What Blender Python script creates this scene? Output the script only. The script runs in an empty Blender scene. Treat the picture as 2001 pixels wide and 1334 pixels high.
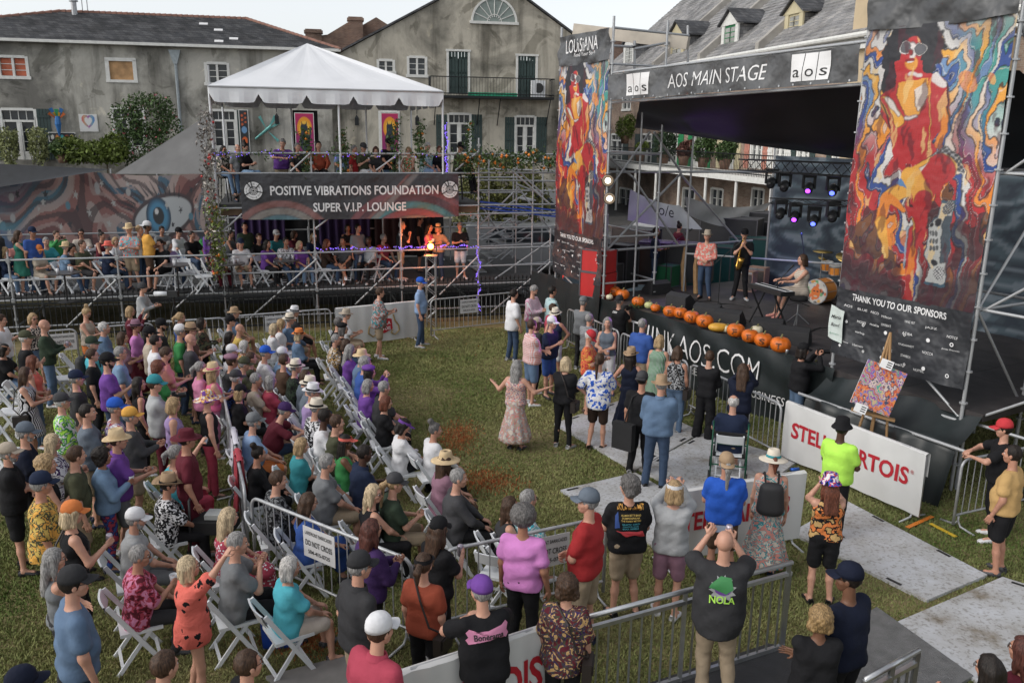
import bpy, math, random, time
import numpy as np
from mathutils import Vector, Matrix
from mathutils.bvhtree import BVHTree
T0=time.time()
random.seed(7); rng=np.random.default_rng(7)
SC=bpy.context.scene; COL=SC.collection
PI=math.pi
# ---------------------------------------------------------------- camera
F_PX=1635.0; TH=math.radians(14.1); RO=math.radians(0.73); CH=5.4
def _v(*a): return np.array(a,float)
_R0=_v(1,0,0); _U0=_v(0,math.sin(TH),math.cos(TH)); CF=_v(0,math.cos(TH),-math.sin(TH))
CR=_R0*math.cos(RO)+_U0*math.sin(RO); CU=_U0*math.cos(RO)-_R0*math.sin(RO)
cam=bpy.data.cameras.new('camera'); camo=bpy.data.objects.new('camera',cam); COL.objects.link(camo)
cam.sensor_width=36; cam.lens=F_PX/2001*36; cam.clip_end=2000; cam.clip_start=0.1
camo.matrix_world=Matrix(((CR[0],CU[0],-CF[0],0),(CR[1],CU[1],-CF[1],0),(CR[2],CU[2],-CF[2],CH),(0,0,0,1)))
SC.camera=camo
# ---------------------------------------------------------------- world, sun, exposure
SUN_EL=math.radians(38); SUN_AZ=math.radians(-115)      # azimuth clockwise from +Y (low sun on the left, behind the viewer)
w=bpy.data.worlds.new('World'); SC.world=w; w.use_nodes=True
nt=w.node_tree; bg=nt.nodes['Background']
sky=nt.nodes.new('ShaderNodeTexSky'); sky.sky_type='NISHITA'; sky.sun_disc=False
sky.sun_elevation=SUN_EL; sky.sun_rotation=SUN_AZ; sky.air_density=1.0; sky.dust_density=1.5; sky.ozone_density=1.0
hs=nt.nodes.new('ShaderNodeHueSaturation'); hs.inputs['Saturation'].default_value=0.22
nt.links.new(sky.outputs[0],hs.inputs['Color']); nt.links.new(hs.outputs[0],bg.inputs['Color'])
bg.inputs['Strength'].default_value=0.15
sl=bpy.data.lights.new('sun','SUN'); sl.energy=0.9; sl.angle=math.radians(40); sl.color=(1,.93,.84)
so=bpy.data.objects.new('sun',sl); COL.objects.link(so)
sd=Vector((math.sin(SUN_AZ)*math.cos(SUN_EL),math.cos(SUN_AZ)*math.cos(SUN_EL),math.sin(SUN_EL)))
so.rotation_euler=sd.to_track_quat('Z','Y').to_euler(); so.location=sd*60
SC.view_settings.view_transform='Standard'; SC.view_settings.look='None'; SC.view_settings.exposure=0.45; SC.view_settings.gamma=1
SC.view_settings.use_curve_mapping=False
SC.render.resolution_x=1024; SC.render.resolution_y=682

# ---------------------------------------------------------------- pixel -> place in the world (photograph is 2001 x 1334)
def ray(u,v): return CF+((u-1000.5)/F_PX)*CR-((v-667)/F_PX)*CU
def G(u,v,z=0.0):
    d=ray(u,v); t=(z-CH)/d[2]; return _v(d[0]*t,d[1]*t,z)
def AY(u,v,y):
    d=ray(u,v); t=y/d[1]; return _v(d[0]*t,y,CH+d[2]*t)
def W(u,v,a,b):        # hit the vertical plane through ground points a, b
    d=ray(u,v); ax,ay=a[0],a[1]; nx,ny=-(b[1]-ay),(b[0]-ax)
    t=(ax*nx+ay*ny)/(d[0]*nx+d[1]*ny); return _v(d[0]*t,d[1]*t,CH+d[2]*t)
def proj(p):
    q=_v(*p)-_v(0,0,CH); c=q@CF; return (1000.5+F_PX*(q@CR)/c, 667-F_PX*(q@CU)/c)
# ---------------------------------------------------------------- tags
def tag(o,label=None,cat=None,group=None,kind=None):
    if label: o['label']=label
    if cat: o['category']=cat
    if group: o['group']=group
    if kind: o['kind']=kind
    return o
def root(name,loc=(0,0,0),label=None,cat=None,group=None,kind=None,rz=0):
    o=bpy.data.objects.new(name,None); COL.objects.link(o); o.location=tuple(float(c) for c in loc); o.rotation_euler[2]=rz
    o.empty_display_size=0.1
    return tag(o,label,cat,group,kind)
# ---------------------------------------------------------------- materials
_mats={}
def _ramp(nt,stops):
    r=nt.nodes.new('ShaderNodeValToRGB'); cr=r.color_ramp
    while len(cr.elements)<len(stops): cr.elements.new(0.5)
    for e,(p,c) in zip(cr.elements,stops): e.position=p; e.color=(c[0],c[1],c[2],1)
    return r
def mat(name,col,rough=.7,metal=0,var=.15,scale=6,bump=0,bscale=40,emit=None,estr=1,spec=.5,alpha=None,trans=0):
    key=(name,col,rough,metal,var,scale,bump,bscale,emit,estr,alpha,trans)
    if key in _mats: return _mats[key]
    m=bpy.data.materials.new(name); m.use_nodes=True; nt=m.node_tree; b=nt.nodes['Principled BSDF']
    b.inputs['Roughness'].default_value=rough; b.inputs['Metallic'].default_value=metal
    b.inputs['Specular IOR Level'].default_value=spec
    tc=nt.nodes.new('ShaderNodeTexCoord')
    if var>0:
        n=nt.nodes.new('ShaderNodeTexNoise'); n.inputs['Scale'].default_value=scale; n.inputs['Detail'].default_value=5
        nt.links.new(tc.outputs['Object'],n.inputs['Vector'])
        r=_ramp(nt,[(.3,[c*(1-var) for c in col]),(.7,[min(1,c*(1+var)) for c in col])])
        nt.links.new(n.outputs['Fac'],r.inputs[0]); nt.links.new(r.outputs[0],b.inputs['Base Color'])
    else: b.inputs['Base Color'].default_value=(*col,1)
    if bump>0:
        n2=nt.nodes.new('ShaderNodeTexNoise'); n2.inputs['Scale'].default_value=bscale; n2.inputs['Detail'].default_value=4
        nt.links.new(tc.outputs['Object'],n2.inputs['Vector'])
        bp=nt.nodes.new('ShaderNodeBump'); bp.inputs['Strength'].default_value=bump; bp.inputs['Distance'].default_value=.02
        nt.links.new(n2.outputs['Fac'],bp.inputs['Height']); nt.links.new(bp.outputs[0],b.inputs['Normal'])
    if emit: b.inputs['Emission Color'].default_value=(*emit,1); b.inputs['Emission Strength'].default_value=estr
    if trans: b.inputs['Transmission Weight'].default_value=trans
    if alpha is not None: b.inputs['Alpha'].default_value=alpha
    _mats[key]=m; return m
def vcmat(name,rough=.6,alpha=1.0,bump=.15):
    m=bpy.data.materials.new(name); m.use_nodes=True; nt=m.node_tree; b=nt.nodes['Principled BSDF']
    a=nt.nodes.new('ShaderNodeVertexColor'); a.layer_name='print'
    nt.links.new(a.outputs['Color'],b.inputs['Base Color']); b.inputs['Roughness'].default_value=rough
    tc=nt.nodes.new('ShaderNodeTexCoord'); n2=nt.nodes.new('ShaderNodeTexNoise'); n2.inputs['Scale'].default_value=1.6; n2.inputs['Detail'].default_value=3
    nt.links.new(tc.outputs['Object'],n2.inputs['Vector'])
    bp=nt.nodes.new('ShaderNodeBump'); bp.inputs['Strength'].default_value=bump*3; bp.inputs['Distance'].default_value=.15
    nt.links.new(n2.outputs['Fac'],bp.inputs['Height']); nt.links.new(bp.outputs[0],b.inputs['Normal'])
    if alpha<1: b.inputs['Alpha'].default_value=alpha
    return m
# ---------------------------------------------------------------- mesh builder
class MB:
    def __init__(s): s.v=[]; s.f=[]; s.m=[]; s.cur=0; s.sm=False
    def add(s,vs,fs):
        o=len(s.v); s.v+= [tuple(float(c) for c in p) for p in vs]; s.f+=[tuple(i+o for i in f) for f in fs]; s.m+=[s.cur]*len(fs); return s
    def box(s,c,d,rz=0,M=None):
        x,y,z=d[0]/2,d[1]/2,d[2]/2; vs=[(i*x,j*y,k*z) for i in(-1,1) for j in(-1,1) for k in(-1,1)]
        cs,sn=math.cos(rz),math.sin(rz)
        if M is not None: vs=[tuple(M@Vector(p)) for p in vs]
        else: vs=[(p[0]*cs-p[1]*sn,p[0]*sn+p[1]*cs,p[2]) for p in vs]
        vs=[(p[0]+c[0],p[1]+c[1],p[2]+c[2]) for p in vs]
        return s.add(vs,[(0,1,3,2),(4,6,7,5),(0,4,5,1),(2,3,7,6),(0,2,6,4),(1,5,7,3)])
    def obox(s,a,b,w,h,up=(0,0,1)):     # beam from a to b, width w, height h
        a=Vector(a);b=Vector(b);d=(b-a); L=d.length
        if L<1e-6: return s
        d/=L; u=Vector(up); r=d.cross(u)
        if r.length<1e-4: r=d.cross(Vector((0,1,0)))
        r.normalize(); u=r.cross(d)
        vs=[p+r*(i*w/2)+u*(j*h/2) for p in(a,b) for i,j in((-1,-1),(1,-1),(1,1),(-1,1))]
        return s.add(vs,[(3,2,1,0),(4,5,6,7),(0,1,5,4),(1,2,6,5),(2,3,7,6),(3,0,4,7)])
    def tube(s,pts,r,n=8,caps=True):
        pts=[Vector(p) for p in pts]; rs=r if isinstance(r,(list,tuple)) else [r]*len(pts); vs=[]; prev=None
        for i,p in enumerate(pts):
            d=(pts[min(i+1,len(pts)-1)]-pts[max(i-1,0)]);
            if d.length<1e-9: d=Vector((0,0,1))
            d.normalize()
            if prev is None:
                x=d.orthogonal().normalized()
            else:
                x=prev-d*prev.dot(d)
                if x.length<1e-6: x=d.orthogonal()
                x.normalize()
            prev=x; y=d.cross(x)
            for k in range(n): a=2*PI*k/n; vs.append(p+x*(math.cos(a)*rs[i])+y*(math.sin(a)*rs[i]))
        fs=[(i*n+k,i*n+(k+1)%n,(i+1)*n+(k+1)%n,(i+1)*n+k) for i in range(len(pts)-1) for k in range(n)]
        if caps: fs+=[tuple(range(n-1,-1,-1)),tuple((len(pts)-1)*n+k for k in range(n))]
        return s.add(vs,fs)
    def lathe(s,prof,n=16,c=(0,0,0),M=None,sx=1,sy=1):
        vs=[]
        for r,z in prof:
            for k in range(n): a=2*PI*k/n; vs.append((r*math.cos(a)*sx,r*math.sin(a)*sy,z))
        if M is not None: vs=[tuple(M@Vector(p)) for p in vs]
        vs=[(p[0]+c[0],p[1]+c[1],p[2]+c[2]) for p in vs]
        fs=[(i*n+k,i*n+(k+1)%n,(i+1)*n+(k+1)%n,(i+1)*n+k) for i in range(len(prof)-1) for k in range(n)]
        return s.add(vs,fs)
    def prism(s,poly,d):   # poly: list of 3d points, extruded by vector d
        n=len(poly); a=[Vector(p) for p in poly]; b=[p+Vector(d) for p in a]
        return s.add(a+b,[tuple(range(n-1,-1,-1)),tuple(range(n,2*n))]+[(i,(i+1)%n,n+(i+1)%n,n+i) for i in range(n)])
    def quad(s,a,b,c,d): return s.add([a,b,c,d],[(0,1,2,3)])
    def grid(s,fn,nu,nv):
        vs=[fn(i/nu,j/nv) for j in range(nv+1) for i in range(nu+1)]
        return s.add(vs,[(j*(nu+1)+i,j*(nu+1)+i+1,(j+1)*(nu+1)+i+1,(j+1)*(nu+1)+i) for j in range(nv) for i in range(nu)])
    def build(s,name,mats,parent=None,loc=None,smooth=None,world=True):
        me=bpy.data.meshes.new(name); me.from_pydata(s.v,[],s.f)
        for m in (mats if isinstance(mats,(list,tuple)) else [mats]): me.materials.append(m)
        if any(s.m): me.polygons.foreach_set('material_index',s.m)
        if smooth or (smooth is None and s.sm): me.shade_smooth()
        me.update()
        return link(name,me,parent,loc,world)
def link(name,me,parent=None,loc=None,world=True):
    o=bpy.data.objects.new(name,me); COL.objects.link(o)
    if parent is not None:
        o.parent=parent
        if world:
            q=parent; off=Vector((0,0,0))
            while q is not None: off+=Vector(q.location); q=q.parent
            o.location=-off+(Vector(loc) if loc is not None else Vector((0,0,0)))
            return o
    if loc is not None: o.location=tuple(float(c) for c in loc)
    return o
def copy_tree(o,parent=None):
    c=o.copy(); COL.objects.link(c); c.parent=parent
    for ch in list(o.children): copy_tree(ch,c)
    return c
_unit={}
def tube_obj(name,a,b,r,m,parent,n=8):
    """a round tube between two world points: a part that shares one cylinder mesh"""
    k=(m.name,n)
    if k not in _unit:
        mb=MB(); mb.tube([(0,0,0),(0,0,1)],1,n); me=bpy.data.meshes.new('tube'); me.from_pydata(mb.v,[],mb.f); me.materials.append(m)
        sm=[len(f)==4 for f in mb.f]; me.polygons.foreach_set('use_smooth',sm); _unit[k]=me
    o=bpy.data.objects.new(name,_unit[k]); COL.objects.link(o)
    a=Vector(a);b=Vector(b);d=b-a; o.rotation_euler=d.to_track_quat('Z','Y').to_euler(); o.scale=(r,r,d.length); o.location=a
    if parent is not None:
        o.parent=parent; o.location=a-Vector(parent.location)
    return o
def text_mesh(txt,size=1,depth=.004,bold=0,space=1,shear=0):
    cu=bpy.data.curves.new('lettering','FONT'); cu.body=txt; cu.size=size; cu.align_x='CENTER'; cu.align_y='CENTER'; cu.extrude=depth/2
    cu.offset=bold; cu.space_character=space; cu.shear=shear; cu.resolution_u=3
    o=bpy.data.objects.new('t',cu); COL.objects.link(o); bpy.context.view_layer.update()
    me=bpy.data.meshes.new_from_object(o.evaluated_get(bpy.context.evaluated_depsgraph_get())); bpy.data.objects.remove(o); bpy.data.curves.remove(cu)
    return me
def text_obj(name,txt,pos,xdir,updir,width,m,parent=None,bold=0,hscale=None,depth=.004,shear=0,space=1,size=None,fn=None):
    """lettering standing on a surface: centre pos, reading along xdir, fitted to a width (m)"""
    me=text_mesh(txt,1,0,bold,space,shear)
    co=np.empty(len(me.vertices)*3); me.vertices.foreach_get('co',co); co=co.reshape(-1,3)
    if len(co)==0: return None
    w0=co[:,0].max()-co[:,0].min(); h0=co[:,1].max()-co[:,1].min(); cx=(co[:,0].max()+co[:,0].min())/2; cy=(co[:,1].max()+co[:,1].min())/2
    s=width/w0 if size is None else size; sy=(hscale/h0) if hscale else s
    X=Vector(xdir).normalized(); U=Vector(updir).normalized(); N=X.cross(U).normalized()
    q=np.stack([(co[:,0]-cx)*s,(co[:,1]-cy)*sy,co[:,2]],1)
    P=np.array(pos,float)+q[:,:1]*np.array(X)+q[:,1:2]*np.array(U)+np.array(N)*depth
    if fn is not None: P=np.array([fn(p) for p in P])
    me.vertices.foreach_set('co',P.ravel()); me.materials.clear(); me.materials.append(m); me.update()
    return link(name,me,parent)
# shared metals and paints
M_GALV=mat('galvanised_steel',(.40,.41,.42),.42,.35,.18,9)
M_ALU=mat('aluminium',(.5,.51,.52),.35,.9,.1,12)
M_BLACKM=mat('black_metal',(.02,.021,.022),.5,.2,.1)
M_IRON=mat('wrought_iron',(.018,.02,.022),.55,.4,.1)
M_WHITEPL=mat('white_resin',(.68,.70,.72),.45,0,.05)
M_BLACKF=mat('black_fabric',(.012,.012,.013),.85,0,.2,4,.3,8)
M_WOOD=mat('wood',(.34,.2,.09),.6,0,.2,9)
M_WPAINT=mat('white_paint',(.66,.66,.63),.6,0,.1,5)
M_WHITE=mat('white_print',(.72,.72,.72),.6,0,.0)
M_RED=mat('red_print',(.42,.012,.025),.6,0,0)
M_BLACKP=mat('black_print',(.015,.015,.015),.6,0,0)
M_GLASS=mat('window_glass',(.03,.036,.042),.08,0,.3,.6)
# ================================================================ people: signed-distance bodies turned into one surface each
def cone(d,org,h,a,b,ra,rb,k,first=False):
    a=np.asarray(a,float); b=np.asarray(b,float); m=max(ra,rb)+k+2*h
    lo=np.floor((np.minimum(a,b)-m-org)/h).astype(int); hi=np.ceil((np.maximum(a,b)+m-org)/h).astype(int)+1
    lo=np.maximum(lo,0); hi=np.minimum(hi,d.shape)
    if (hi<=lo).any(): return
    X=(org[0]+np.arange(lo[0],hi[0])*h)[:,None,None]; Y=(org[1]+np.arange(lo[1],hi[1])*h)[None,:,None]; Z=(org[2]+np.arange(lo[2],hi[2])*h)[None,None,:]
    ab=b-a; L=ab@ab+1e-12
    t=np.clip(((X-a[0])*ab[0]+(Y-a[1])*ab[1]+(Z-a[2])*ab[2])/L,0,1)
    dd=np.sqrt((X-a[0]-t*ab[0])**2+(Y-a[1]-t*ab[1])**2+(Z-a[2]-t*ab[2])**2)-(ra+t*(rb-ra))
    sub=d[lo[0]:hi[0],lo[1]:hi[1],lo[2]:hi[2]]
    if k>0:
        e=np.clip(k-np.abs(sub-dd),0,None)/k; sub[...]=np.minimum(sub,dd)-e*e*k*.25
    else: np.minimum(sub,dd,out=sub)
def ell(d,org,h,c,r,k,sub=False):
    n=d.shape; X=((org[0]+np.arange(n[0])*h)-c[0])[:,None,None]/r[0]; Y=((org[1]+np.arange(n[1])*h)-c[1])[None,:,None]/r[1]; Z=((org[2]+np.arange(n[2])*h)-c[2])[None,None,:]/r[2]
    q=np.sqrt(X*X+Y*Y+Z*Z); dd=(q-1)*min(r)
    if sub: np.maximum(d,-dd,out=d); return
    e=np.clip(k-np.abs(d-dd),0,None)/max(k,1e-6); d[...]=np.minimum(d,dd)-e*e*k*.25
_ED=[((0,0,0),(1,0,0)),((0,1,0),(1,1,0)),((0,0,1),(1,0,1)),((0,1,1),(1,1,1)),((0,0,0),(0,1,0)),((1,0,0),(1,1,0)),((0,0,1),(0,1,1)),((1,0,1),(1,1,1)),((0,0,0),(0,0,1)),((1,0,0),(1,0,1)),((0,1,0),(0,1,1)),((1,1,0),(1,1,1))]
def nets(D,org,h):
    S=D<0; c=np.zeros(tuple(n-1 for n in D.shape),np.int8)
    for i in(0,1):
        for j in(0,1):
            for k in(0,1): c+=S[i:i+c.shape[0],j:j+c.shape[1],k:k+c.shape[2]]
    idx=np.argwhere((c>0)&(c<8))
    if len(idx)==0: return np.zeros((0,3)),np.zeros((0,4),int)
    acc=np.zeros((len(idx),3)); cnt=np.zeros(len(idx))
    for a,b in _ED:
        va=D[idx[:,0]+a[0],idx[:,1]+a[1],idx[:,2]+a[2]]; vb=D[idx[:,0]+b[0],idx[:,1]+b[1],idx[:,2]+b[2]]
        x=(va<0)!=(vb<0); t=np.where(x,va/np.where(x,va-vb,1),0)
        A=np.array(a,float); B=np.array(b,float); acc+=np.where(x[:,None],A+t[:,None]*(B-A),0); cnt+=x
    V=(idx+acc/cnt[:,None])*h+org
    ID=np.full(c.shape,-1,np.int32); ID[idx[:,0],idx[:,1],idx[:,2]]=np.arange(len(idx))
    Fs=[]
    for ax in range(3):
        o1,o2=[(1,2),(2,0),(0,1)][ax]
        s0=[slice(None)]*3; s1=[slice(None)]*3; s0[ax]=slice(0,-1); s1[ax]=slice(1,None)
        A=S[tuple(s0)]; B=S[tuple(s1)]; e=np.argwhere(A!=B)
        lim=[n-1 for n in D.shape]
        ok=(e[:,o1]>=1)&(e[:,o2]>=1)&(e[:,o1]<lim[o1])&(e[:,o2]<lim[o2]); e=e[ok]
        if len(e)==0: continue
        def q(d1,d2):
            g=e.copy(); g[:,o1]-=d1; g[:,o2]-=d2; return ID[g[:,0],g[:,1],g[:,2]]
        f=np.stack([q(1,1),q(0,1),q(0,0),q(1,0)],1); fl=~S[e[:,0],e[:,1],e[:,2]]; f[fl]=f[fl][:,::-1]; Fs.append(f)
    Fq=np.concatenate(Fs); Fq=Fq[(Fq>=0).all(1)]
    return V,Fq
def field(prims,h,k=.03,pad=.05):
    P=np.array([p[i] for p in prims for i in(0,1)],float); R=max(max(p[2],p[3]) for p in prims)
    lo=P.min(0)-R-pad; hi=P.max(0)+R+pad; n=np.ceil((hi-lo)/h).astype(int)+1
    d=np.full(tuple(n),1.0,np.float32)
    for p in prims: cone(d,lo,h,p[0],p[1],p[2],p[3],k if len(p)<5 else p[4])
    return d,lo
def coords(d,org,h):
    return (org[0]+np.arange(d.shape[0])*h)[:,None,None],(org[1]+np.arange(d.shape[1])*h)[None,:,None],(org[2]+np.arange(d.shape[2])*h)[None,None,:]
def np_mesh(name,parts,mats,smooth=True):
    """parts: list of (V,F,matindex)"""
    V=[];Fq=[];mi=[];o=0
    for v,f,m in parts:
        V.append(v); Fq.append(f+o); o+=len(v); mi.append(np.full(len(f),0,int)+m)
    V=np.concatenate(V); Fq=np.concatenate(Fq); mi=np.concatenate(mi)
    me=bpy.data.meshes.new(name); me.vertices.add(len(V)); me.vertices.foreach_set('co',V.astype(np.float32).ravel())
    me.loops.add(len(Fq)*4); me.loops.foreach_set('vertex_index',Fq.astype(np.int32).ravel())
    me.polygons.add(len(Fq)); me.polygons.foreach_set('loop_start',np.arange(0,len(Fq)*4,4,dtype=np.int32)); me.polygons.foreach_set('loop_total',np.full(len(Fq),4,np.int32))
    for m in mats: me.materials.append(m)
    me.polygons.foreach_set('material_index',mi.astype(np.int32)); me.polygons.foreach_set('use_smooth',np.full(len(Fq),smooth))
    me.update(calc_edges=True); me.validate(); return me
# ---- head template (centre of skull at origin, looking along +Y)
def head_template(h,fem):
    lo=np.array([-.11,-.13,-.15]); n=np.ceil((np.array([.11,.14,.15])-lo)/h).astype(int)+1; d=np.full(tuple(n),1.0,np.float32)
    ell(d,lo,h,(0,-.012,.025),(.074,.092,.092),.02)
    jw=.053 if fem else .058
    ell(d,lo,h,(0,.022,-.04),(jw,.062,.07),.035)
    ell(d,lo,h,(0,.045,-.088),(.03,.03,.026),.025)
    cone(d,lo,h,(0,.084,.01),(0,.103,-.026),.008,.0125,.012)
    cone(d,lo,h,(-.03,.076,.03),(.03,.076,.03),.012,.012,.015)
    for s in(-1,1):
        ell(d,lo,h,(s*.032,.098,.006),(.019,.012,.012),0,True)
        cone(d,lo,h,(s*.036,.066,-.022),(s*.05,.04,-.03),.018,.016,.02)
        ell(d,lo,h,(s*.078,-.008,-.008),(.010,.02,.031),.006)
    cone(d,lo,h,(-.018,.083,-.056),(.018,.083,-.056),.0075,.0075,.006)
    cone(d,lo,h,(-.015,.082,-.066),(.015,.082,-.066),.008,.008,.006)
    V,Fq=nets(d,lo,h); c=V[Fq].mean(1); mi=np.zeros(len(Fq),int)
    mi[(np.abs(c[:,0])<.024)&(np.abs(c[:,2]+.061)<.010)&(c[:,1]>.078)]=2
    parts=[(V,Fq,mi)]
    for s in(-1,1):     # eyes: white ball and dark iris
        for r,dy,m,z in((.0115,.074,3,.006),(.0065,.081,1,.006)):
            vs=[];n1=6;n2=8
            for i in range(n1+1):
                for j in range(n2):
                    a=PI*i/n1; b=2*PI*j/n2; vs.append((s*.031+r*math.sin(a)*math.cos(b),dy+r*math.sin(a)*math.sin(b),z+r*math.cos(a)))
            fs=[(i*n2+j,(i+1)*n2+j,(i+1)*n2+(j+1)%n2,i*n2+(j+1)%n2) for i in range(n1) for j in range(n2)]
            parts.append((np.array(vs),np.array(fs),m))
        vs=[(s*.016,.090,.026),(s*.046,.082,.028),(s*.046,.084,.033),(s*.016,.092,.032)]
        vs=vs+[(x,y-.012,z) for x,y,z in vs]
        parts.append((np.array(vs),np.array([(0,1,2,3),(7,6,5,4),(0,4,5,1),(3,2,6,7),(0,3,7,4),(1,5,6,2)]),1))
    return parts
def hand_template(h,kind):
    """wrist at origin, fingers along +Z, palm faces +Y, thumb towards +X"""
    pr=[((-.022,0,.02),(-.026,0,.082),.015,.012),((0,0,.02),(0,0,.088),.016,.012),((.022,0,.02),(.026,0,.084),.015,.012),((0,0,-.03),(0,0,.02),.026,.022)]
    bends={'relax':(.35,.5,.4),'grip':(.9,1.0,.7),'flat':(.08,.1,.1)}[kind]
    rr=max(.0082,h*1.15)
    for x,L,zz in((.029,.068,.084),(.0095,.075,.088),(-.0105,.070,.085),(-.030,.055,.078)):
        p=_v(x,0,zz); ang=0
        for q,(b,l) in enumerate(zip(bends,(L*.45,L*.3,L*.25))):
            ang+=b; q2=p+_v(x*.12*l/.03,math.sin(ang)*l,math.cos(ang)*l); pr.append((p,q2,rr*(1-.06*q),rr*(.94-.06*q),.004)); p=q2
    t0=_v(.026,.004,.02); t1=_v(.055,.018,.045) ; t2=_v(.060,.034,.072) if kind!='flat' else _v(.072,.01,.07)
    if kind=='grip': t1=_v(.05,.028,.042); t2=_v(.035,.052,.06)
    pr+=[(t0,t1,.014,.0105),(t1,t2,.0105,.0085)]
    d,lo=field(pr,h,.008,.01); return nets(d,lo,h)
_TPL={}
def tpl(fn,*a):
    if (fn.__name__,a) not in _TPL: _TPL[(fn.__name__,a)]=fn(*a)
    return _TPL[(fn.__name__,a)]
def ik(s,t,l1,l2,pole):
    s=np.array(s,float);t=np.array(t,float);d=t-s;L=np.linalg.norm(d); mx=(l1+l2)*.995
    if L>mx: t=s+d/L*mx; d=t-s; L=mx
    u=d/L; a=(l1*l1-l2*l2+L*L)/(2*L); hh=math.sqrt(max(l1*l1-a*a,0)); p=np.array(pole,float); p=p-u*(p@u); p/=max(np.linalg.norm(p),1e-6)
    return s+u*a+p*hh,t
def rotm(yaw,pitch,roll=0):  # yaw clockwise seen from above, pitch>0 looks down
    return Matrix.Rotation(-yaw,3,'Z')@Matrix.Rotation(-pitch,3,'X')@Matrix.Rotation(roll,3,'Y')
ARMS={ # target relative to the shoulder (mirror x for left), elbow pole, hand kind, palm direction
 'd':((.07,.06,-.53),(.3,-1,0),'relax',(-1,.2,0)), 'b':((-.02,-.12,-.48),(.6,-1,0),'relax',(0,1,0)),
 'l':((-.05,.34,-.36),(.9,-.2,-.3),'relax',(0,0,-1)), 'k':((.02,.04,-.40),(1,-.6,0),'relax',(-1,0,0)),
 'c':((-.30,.22,-.24),(.7,.1,-1),'flat',(0,-1,0)), 'p':((-.12,.32,-.22),(.6,-.2,-1),'grip',(0,.2,1)),
 'h':((-.08,.33,.15),(.7,.2,-1),'grip',(0,1,.3)), 'u':((-.06,.30,-.14),(.5,-.2,-1),'grip',(-1,0,.2)),
 'r':((.08,.34,.42),(.7,.1,-1),'grip',(0,1,.2)), 'w':((.22,.28,.08),(.3,.0,-1),'flat',(0,1,.2)),
 'f':((-.04,.44,-.20),(.5,-.2,-1),'relax',(0,0,-1)), 'o':((.36,.18,-.16),(.2,-.4,-1),'flat',(0,.6,1)),
 'e':((-.10,.36,-.16),(1,.2,-.4),'relax',(0,0,-1)), 'x':((-.14,.26,-.02),(.6,.1,-1),'grip',(-.6,0,1)), 'q':((-.16,.2,-.34),(.6,.1,-1),'grip',(-.6,-.5,0)),
}
def skel(legs,arms,fem,fat,lean,seat,rg):
    J={}
    j=lambda s=.012:rg.uniform(-s,s)
    sit=legs in 'CXF'
    hz=(seat+.10) if sit else .93
    P=_v(0,0,hz); sd=_v(j(.02),math.sin(lean),math.cos(lean)); sd/=np.linalg.norm(sd)
    J['P']=P; J['sd']=sd; J['waist']=P+.15*sd; J['chest']=P+.34*sd; J['nb']=P+.49*sd; sc=P+.432*sd; J['sc']=sc; J['head']=P+.680*sd+_v(0,.025,0)
    sw=.155 if fem else .178
    yaw=j(.12)
    for s,n in((1,'R'),(-1,'L')):
        S=sc+_v(s*sw*math.cos(yaw),-s*sw*math.sin(yaw),0); J['S'+n]=S
        a=arms[0] if n=='R' else arms[-1]
        t,pole,hk,pn=ARMS[a]; t=S+_v(t[0]*s+j(.02),t[1]+j(.02),t[2]+j(.02))
        if sit and a in 'dk': t=S+_v(s*.03,.2,-.40)
        E,Wr=ik(S,t,.285,.25,(pole[0]*s,pole[1],pole[2])); J['E'+n]=E; J['W'+n]=Wr; J['H'+n]=(hk,_v(pn[0]*s,pn[1],pn[2]))
        hip=P+_v(s*.085,0,-.02); J['I'+n]=hip
        if legs=='S': k=_v(s*.10+j(),.03+j(.02),.49); an=_v(s*(.12+j(.03)),-.02+j(.05),.085); toe=_v(s*.05,.16,0)
        elif legs=='W':
            f=.16*s; k=_v(s*.09,.03+f*.9,.50); an=_v(s*.09,f*1.3-.03,.085+(.05 if s<0 else 0)); toe=_v(s*.03,.16,-.0 if s>0 else -.06)
        elif legs=='C' or (legs=='X' and s<0): sh=seat-.45; k=_v(s*(.13+abs(j(.05))),.44,hz-.05); an=_v(s*(.12+j(.05)),.44+j(.10),.085+sh*.5); toe=_v(s*.04,.16,0)
        elif legs=='F': k=_v(s*.13,.42,hz-.03); an=_v(s*.1,.52,.1+(seat-.45)*.6); toe=_v(s*.03,.15,0)
        else: k=_v(.00,.44,hz+.03); an=_v(-.20,.50,hz-.28); toe=_v(-.06,.15,-.02)
        J['K'+n]=k; J['A'+n]=an; J['T'+n]=toe
    J['sit']=sit; return J
def body_prims(J,fem,fat,g=0):
    b=[]
    P=J['P']; bx=_v(.075,0,0); fw=_v(0,.03*fat,0)
    b.append((J['nb']-.03*J['sd'],J['head']+_v(0,-.02,-.03),.054,.050))
    for n in 'LR': b.append((J['nb']-.045*J['sd'],J['S'+n]*.85+J['sc']*.15,.046,.046,.04))
    c=J['chest']; b.append((c-bx*.95,c+bx*.95,.092+.018*fat,.092+.018*fat,.06))
    wv=J['waist']; b.append((wv-bx*.8+fw,wv+bx*.8+fw,.080+.055*fat,.080+.055*fat,.07))
    b.append((P-bx*.9,P+bx*.9,.086+.028*fat,.086+.028*fat,.06))
    for n in 'LR':
        b.append((J['S'+n],J['E'+n],.046+.008*fat,.036+.006*fat)); b.append((J['E'+n],J['W'+n],.037+.006*fat,.025))
        b.append((J['I'+n],J['K'+n],.074+.015*fat,.046)); b.append((J['K'+n],J['K'+n]*.6+J['A'+n]*.4,.045,.045)); b.append((J['K'+n]*.6+J['A'+n]*.4,J['A'+n],.046,.032))
        b.append((J['A'+n]-_v(0,.02,.02),J['A'+n]+J['T'+n]*.7-_v(0,0,.04),.036,.03))
    return b
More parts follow.
